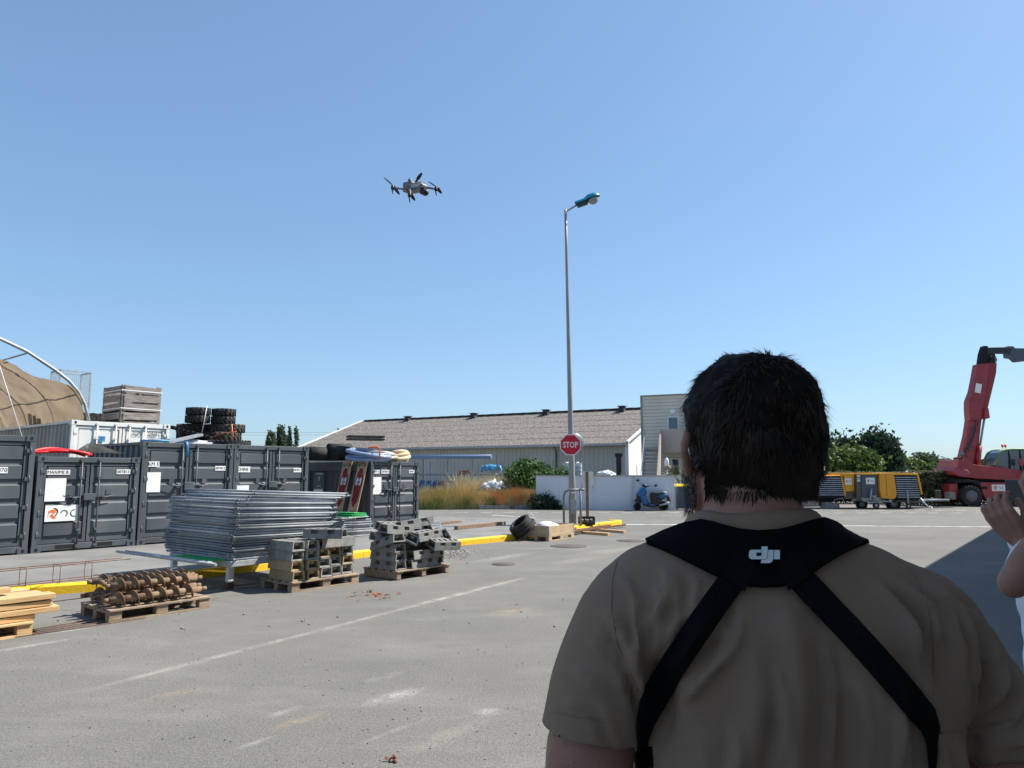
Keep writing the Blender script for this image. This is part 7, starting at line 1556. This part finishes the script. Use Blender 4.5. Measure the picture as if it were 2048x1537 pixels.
for q in me.vertices:
    p = q.co; q.co = p + q.normal * (.006 * noise.noise(Vector((p.x * 30, p.y * 30, p.z * 12))) + .003 * noise.noise(p * 110))
bmh = bmesh.new(); bmh.from_mesh(me); bmh.faces.ensure_lookup_table(); bmh.normal_update(); rd = random.Random(12)
areas = []; tot = 0
for f in bmh.faces: tot += f.calc_area(); areas.append(tot)
import bisect
stn = MB(); cr = Vector((wx(1540), YM - .02, wz(745)))       # whorl
for k in range(19000):
    f = bmh.faces[bisect.bisect(areas, rd.random() * tot) % len(bmh.faces)]; p = f.calc_center_median(); n_ = f.normal
    if n_.z < -.75: continue
    t = (wz(703) - p.z) / (wz(703) - wz(988)); fl = (p - cr); fl = fl - n_ * fl.dot(n_); fl = fl.normalized() if fl.length > 1e-4 else Vector((0, 0, -1)); down = Vector((0, 0, -1)) - n_ * (-n_.z); down = down.normalized() if down.length > .01 else fl
    g_ = (fl * max(0, 1 - t * 2.2) + down * min(1, t * 1.8 + .1)).normalized(); g_ = (g_ + Vector((rd.gauss(0, .16), rd.gauss(0, .16), rd.gauss(0, .13))) + .85 * Vector((noise.noise(p * 28), noise.noise(p * 28 + Vector((7, 0, 0))), noise.noise(p * 28 + Vector((0, 9, 0)))))).normalized()
    out = .10 if t < .15 else (.14 if t < .75 else .05); ln_ = rd.uniform(.014, .030) * (.8 if t < .1 else 1 if t < .8 else .7)
    if rd.random() < .03: out += .35; ln_ *= .9
    if abs(p.x - wx(1535)) < .045 and .12 < t < .34 and p.y < YM and rd.random() < .6: continue
    a = p - n_ * .003; m1 = a + (g_ + n_ * out).normalized() * ln_ * .5; m2 = m1 + (g_ + n_ * out * .35 + Vector((0, 0, -.15))).normalized() * ln_ * .5; s_ = g_.cross(n_).normalized() * rd.uniform(.00035, .0008)
    stn.add([a - s_, a + s_, m1 + s_ * .9, m1 - s_ * .9, m2], [(0, 1, 2, 3), (3, 2, 4)], 0, True)
# fringe over the nape and beside the ear
bvh = BVHTree.FromBMesh(bmh)
for k in range(5200):
    u = rd.random(); px_ = 1410 + u * 224; py_ = 944 + 9 * noise.noise(Vector((px_ * .035, 0, 0))) + rd.gauss(0, 19) + (8 if px_ > 1540 else 0); q_ = (px_ - 1520) / 112; py_ = min(py_, 984 + 8 * noise.noise(Vector((px_ * .09, 5, 0))))
    h = bvh.ray_cast(Vector((0, 0, HC)), ray(px_, py_).normalized()); p = h[0] if h[0] is not None and h[0].y < YM + .03 else W(px_, py_, YM + .03 - .080 * math.sqrt(max(.05, 1 - q_ * q_ * .93)))
    ln_ = rd.uniform(.012, .024); d = Vector((rd.gauss(0, .18) + .5 * noise.noise(p * 30), rd.gauss(.22, .12), -1)).normalized(); s_ = Vector((rd.uniform(.0004, .0008), 0, 0)); e = p + d * ln_
    stn.add([p - s_, p + s_, p + d * ln_ * .6 + s_ * .8, p + d * ln_ * .6 - s_ * .8, e + Vector((rd.gauss(0, .002), .002, 0))], [(0, 1, 2, 3), (3, 2, 4)], 0, True)
stn.build('hair_strands', HB2, man, loc=-ML, fix=False); bmh.free()
# beard
bd = MB()
for k in range(4200):
    s = rd.uniform(-1, 1); a = s * 1.9; lz = rd.uniform(-.125, -.045); rr = .072 + .02 * math.cos(a); p = hp(.024 + rr * math.cos(a) * .95, math.sin(a) * .079, lz + .03 * (1 - math.cos(a)) * .6)
    o = (fd * math.cos(a) + fs_ * math.sin(a)).normalized(); d = (o * .5 + Vector((0, 0, -1)) + Vector((rd.gauss(0, .3), rd.gauss(0, .3), 0))).normalized(); ln_ = rd.uniform(.007, .014); s_ = o.cross(Vector((0, 0, 1))) * rd.uniform(.0005, .0009)
    if -.075 < lz < -.055 and abs(a) < .35: continue
    bd.add([p - s_, p + s_, p + d * ln_], [(0, 1, 2)])
bd.build('beard', HB2, man, loc=-ML, fix=False)
# ---- second person at the right edge, arms raised
Y2 = 2.5
def P2(px, py, Y=Y2): return W(px, py, Y)
p2x = P2(2150, 1200).x; per = thing('person', 'person in white T-shirt and navy trousers raising both hands, cut by the right edge', 'person', (p2x, Y2, 0)); PLc = per.location.copy()
sho = W(2100, 1096, 2.38); elb = W(2026, 1168, 2.30); wr = W(2104, 1040, 2.24)
sho2 = Vector((p2x + .0, Y2 + .19, 1.44)); elb2 = W(2112, 1212, 2.52); wr2 = W(2042, 1082, 2.40)
v = Vol(); T2 = [(p2x, Y2, .86, .12, .165), (p2x, Y2, 1.0, .125, .165), (p2x, Y2, 1.12, .122, .155), (p2x, Y2, 1.28, .128, .175), (p2x, Y2, 1.40, .12, .185), (p2x, Y2, 1.47, .085, .13), (p2x - .0, Y2, 1.52, .06, .062)]
v.rings(T2); v.limb([sho, elb], [.058, .044]); v.limb([elb, elb.lerp(wr, .35), wr], [.045, .046, .03]); v.limb([sho2, elb2], [.058, .044]); v.limb([elb2, elb2.lerp(wr2, .35), wr2], [.045, .044, .028])
fdir = (W(1996, 1022, 2.40) - wr2).normalized()
hand_vol(v, wr2, fdir + Vector((0, .05, 0)), (.55, .55, .35), -1, .72, .20, 1.12, 1.3); hand_vol(v, wr, Vector((-.25, .1, .9)), (.5, .6, -.1), -1, .5, .15, 1.0)
hc = Vector((p2x - .04, Y2 - .0, 1.66)); v.limb([(p2x, Y2, 1.48), (p2x - .02, Y2, 1.56)], [.056, .055]); v.m.ball(hc, (.095, .076, .112), 24, 16); v.m.ball(hc + Vector((-.045, 0, -.055)), (.058, .058, .062), 18, 12); v.limb([hc + Vector((-.1, 0, .01)), hc + Vector((-.122, 0, -.03))], [.008, .014])
v.limb([hc + Vector((-.088, -.02, -.062)), hc + Vector((-.097, 0, -.062)), hc + Vector((-.088, .02, -.062))], [.008, .01, .008])
for s in (-1, 1): q = hc + Vector((.005, s * .076, -.01)); v.limb([q + Vector((0, 0, .02)), q + Vector((.012, s * .012, .015)), q + Vector((0, 0, -.025))], [.007, .008, .008], 8)
for s in (-1, 1): v.limb([(p2x, Y2 + s * .09, .88), (p2x - .02, Y2 + s * .1, .5), (p2x + .02, Y2 + s * .11, .1)], [.085, .055, .04])
v.finish('body', SK2, .0040, 2, per).location = -PLc
v = Vol(); v.rings([(p2x, Y2, .93, .148, .19)] + [(x, y, z, rx + .014, ry + .014) for (x, y, z, rx, ry) in T2[1:6]] + [(p2x, Y2, 1.505, .068, .07)])
v.limb([sho, sho.lerp(elb, .62)], [.072, .069]); v.limb([sho2, sho2.lerp(elb2, .6)], [.072, .069]); ts = v.finish('t_shirt', cloth('white_cotton', (.72, .73, .76), (.76, .77, .79)), .009, 5, per); ts.location = -PLc
for q in ts.data.vertices: p = q.co; q.co = p + q.normal * (.008 * noise.noise(Vector((p.x * 14, p.y * 14, p.z * 7))) + .01 * noise.noise(Vector((p.x * 5, p.y * 9, p.z * 16))))
v = Vol(); v.rings([(p2x, Y2, .84, .125, .17), (p2x, Y2, 1.0, .135, .175)])
for s in (-1, 1): v.limb([(p2x, Y2 + s * .09, .86), (p2x - .02, Y2 + s * .1, .5), (p2x + .02, Y2 + s * .11, .07)], [.1, .075, .062])
v.finish('trousers', cloth('navy_trousers', (.018, .03, .06), (.025, .04, .075)), .012, 4, per).location = -PLc
for s in (-1, 1): b = MB(); b.prism([(-.17, 0), (.11, 0), (.11, .08), (.08, .11), (-.02, .10), (-.12, .07), (-.18, .03)], -.045, .045); b.build('shoe', M['white'], per, bevel=.015, loc=(.02, s * .11, .001))
b = MB(); b.ball(hc + Vector((.012, 0, .022)), (.100, .086, .108), 24, 16); b.V = [tuple(Vector(q) + Vector((.02 if q[2] < hc.z + .02 else 0, 0, .03 if q[2] < hc.z - .03 else 0)) + .006 * Vector((noise.noise(Vector(q) * 40), 0, noise.noise(Vector(q) * 33)))) for q in b.V]; b.build('hair', HB, per, loc=-PLc)
b = MB(); rg = wr + fdir * .12; 
ph = thing('phone', 'black phone held up by the person at the right edge of the photo', 'phone', wr2 + Vector((.06, .06, .16))); b = MB(); b.bx(-.005, .005, -.075, .075, -.04, .04); b.build('case', M['black'], ph, bevel=.004)
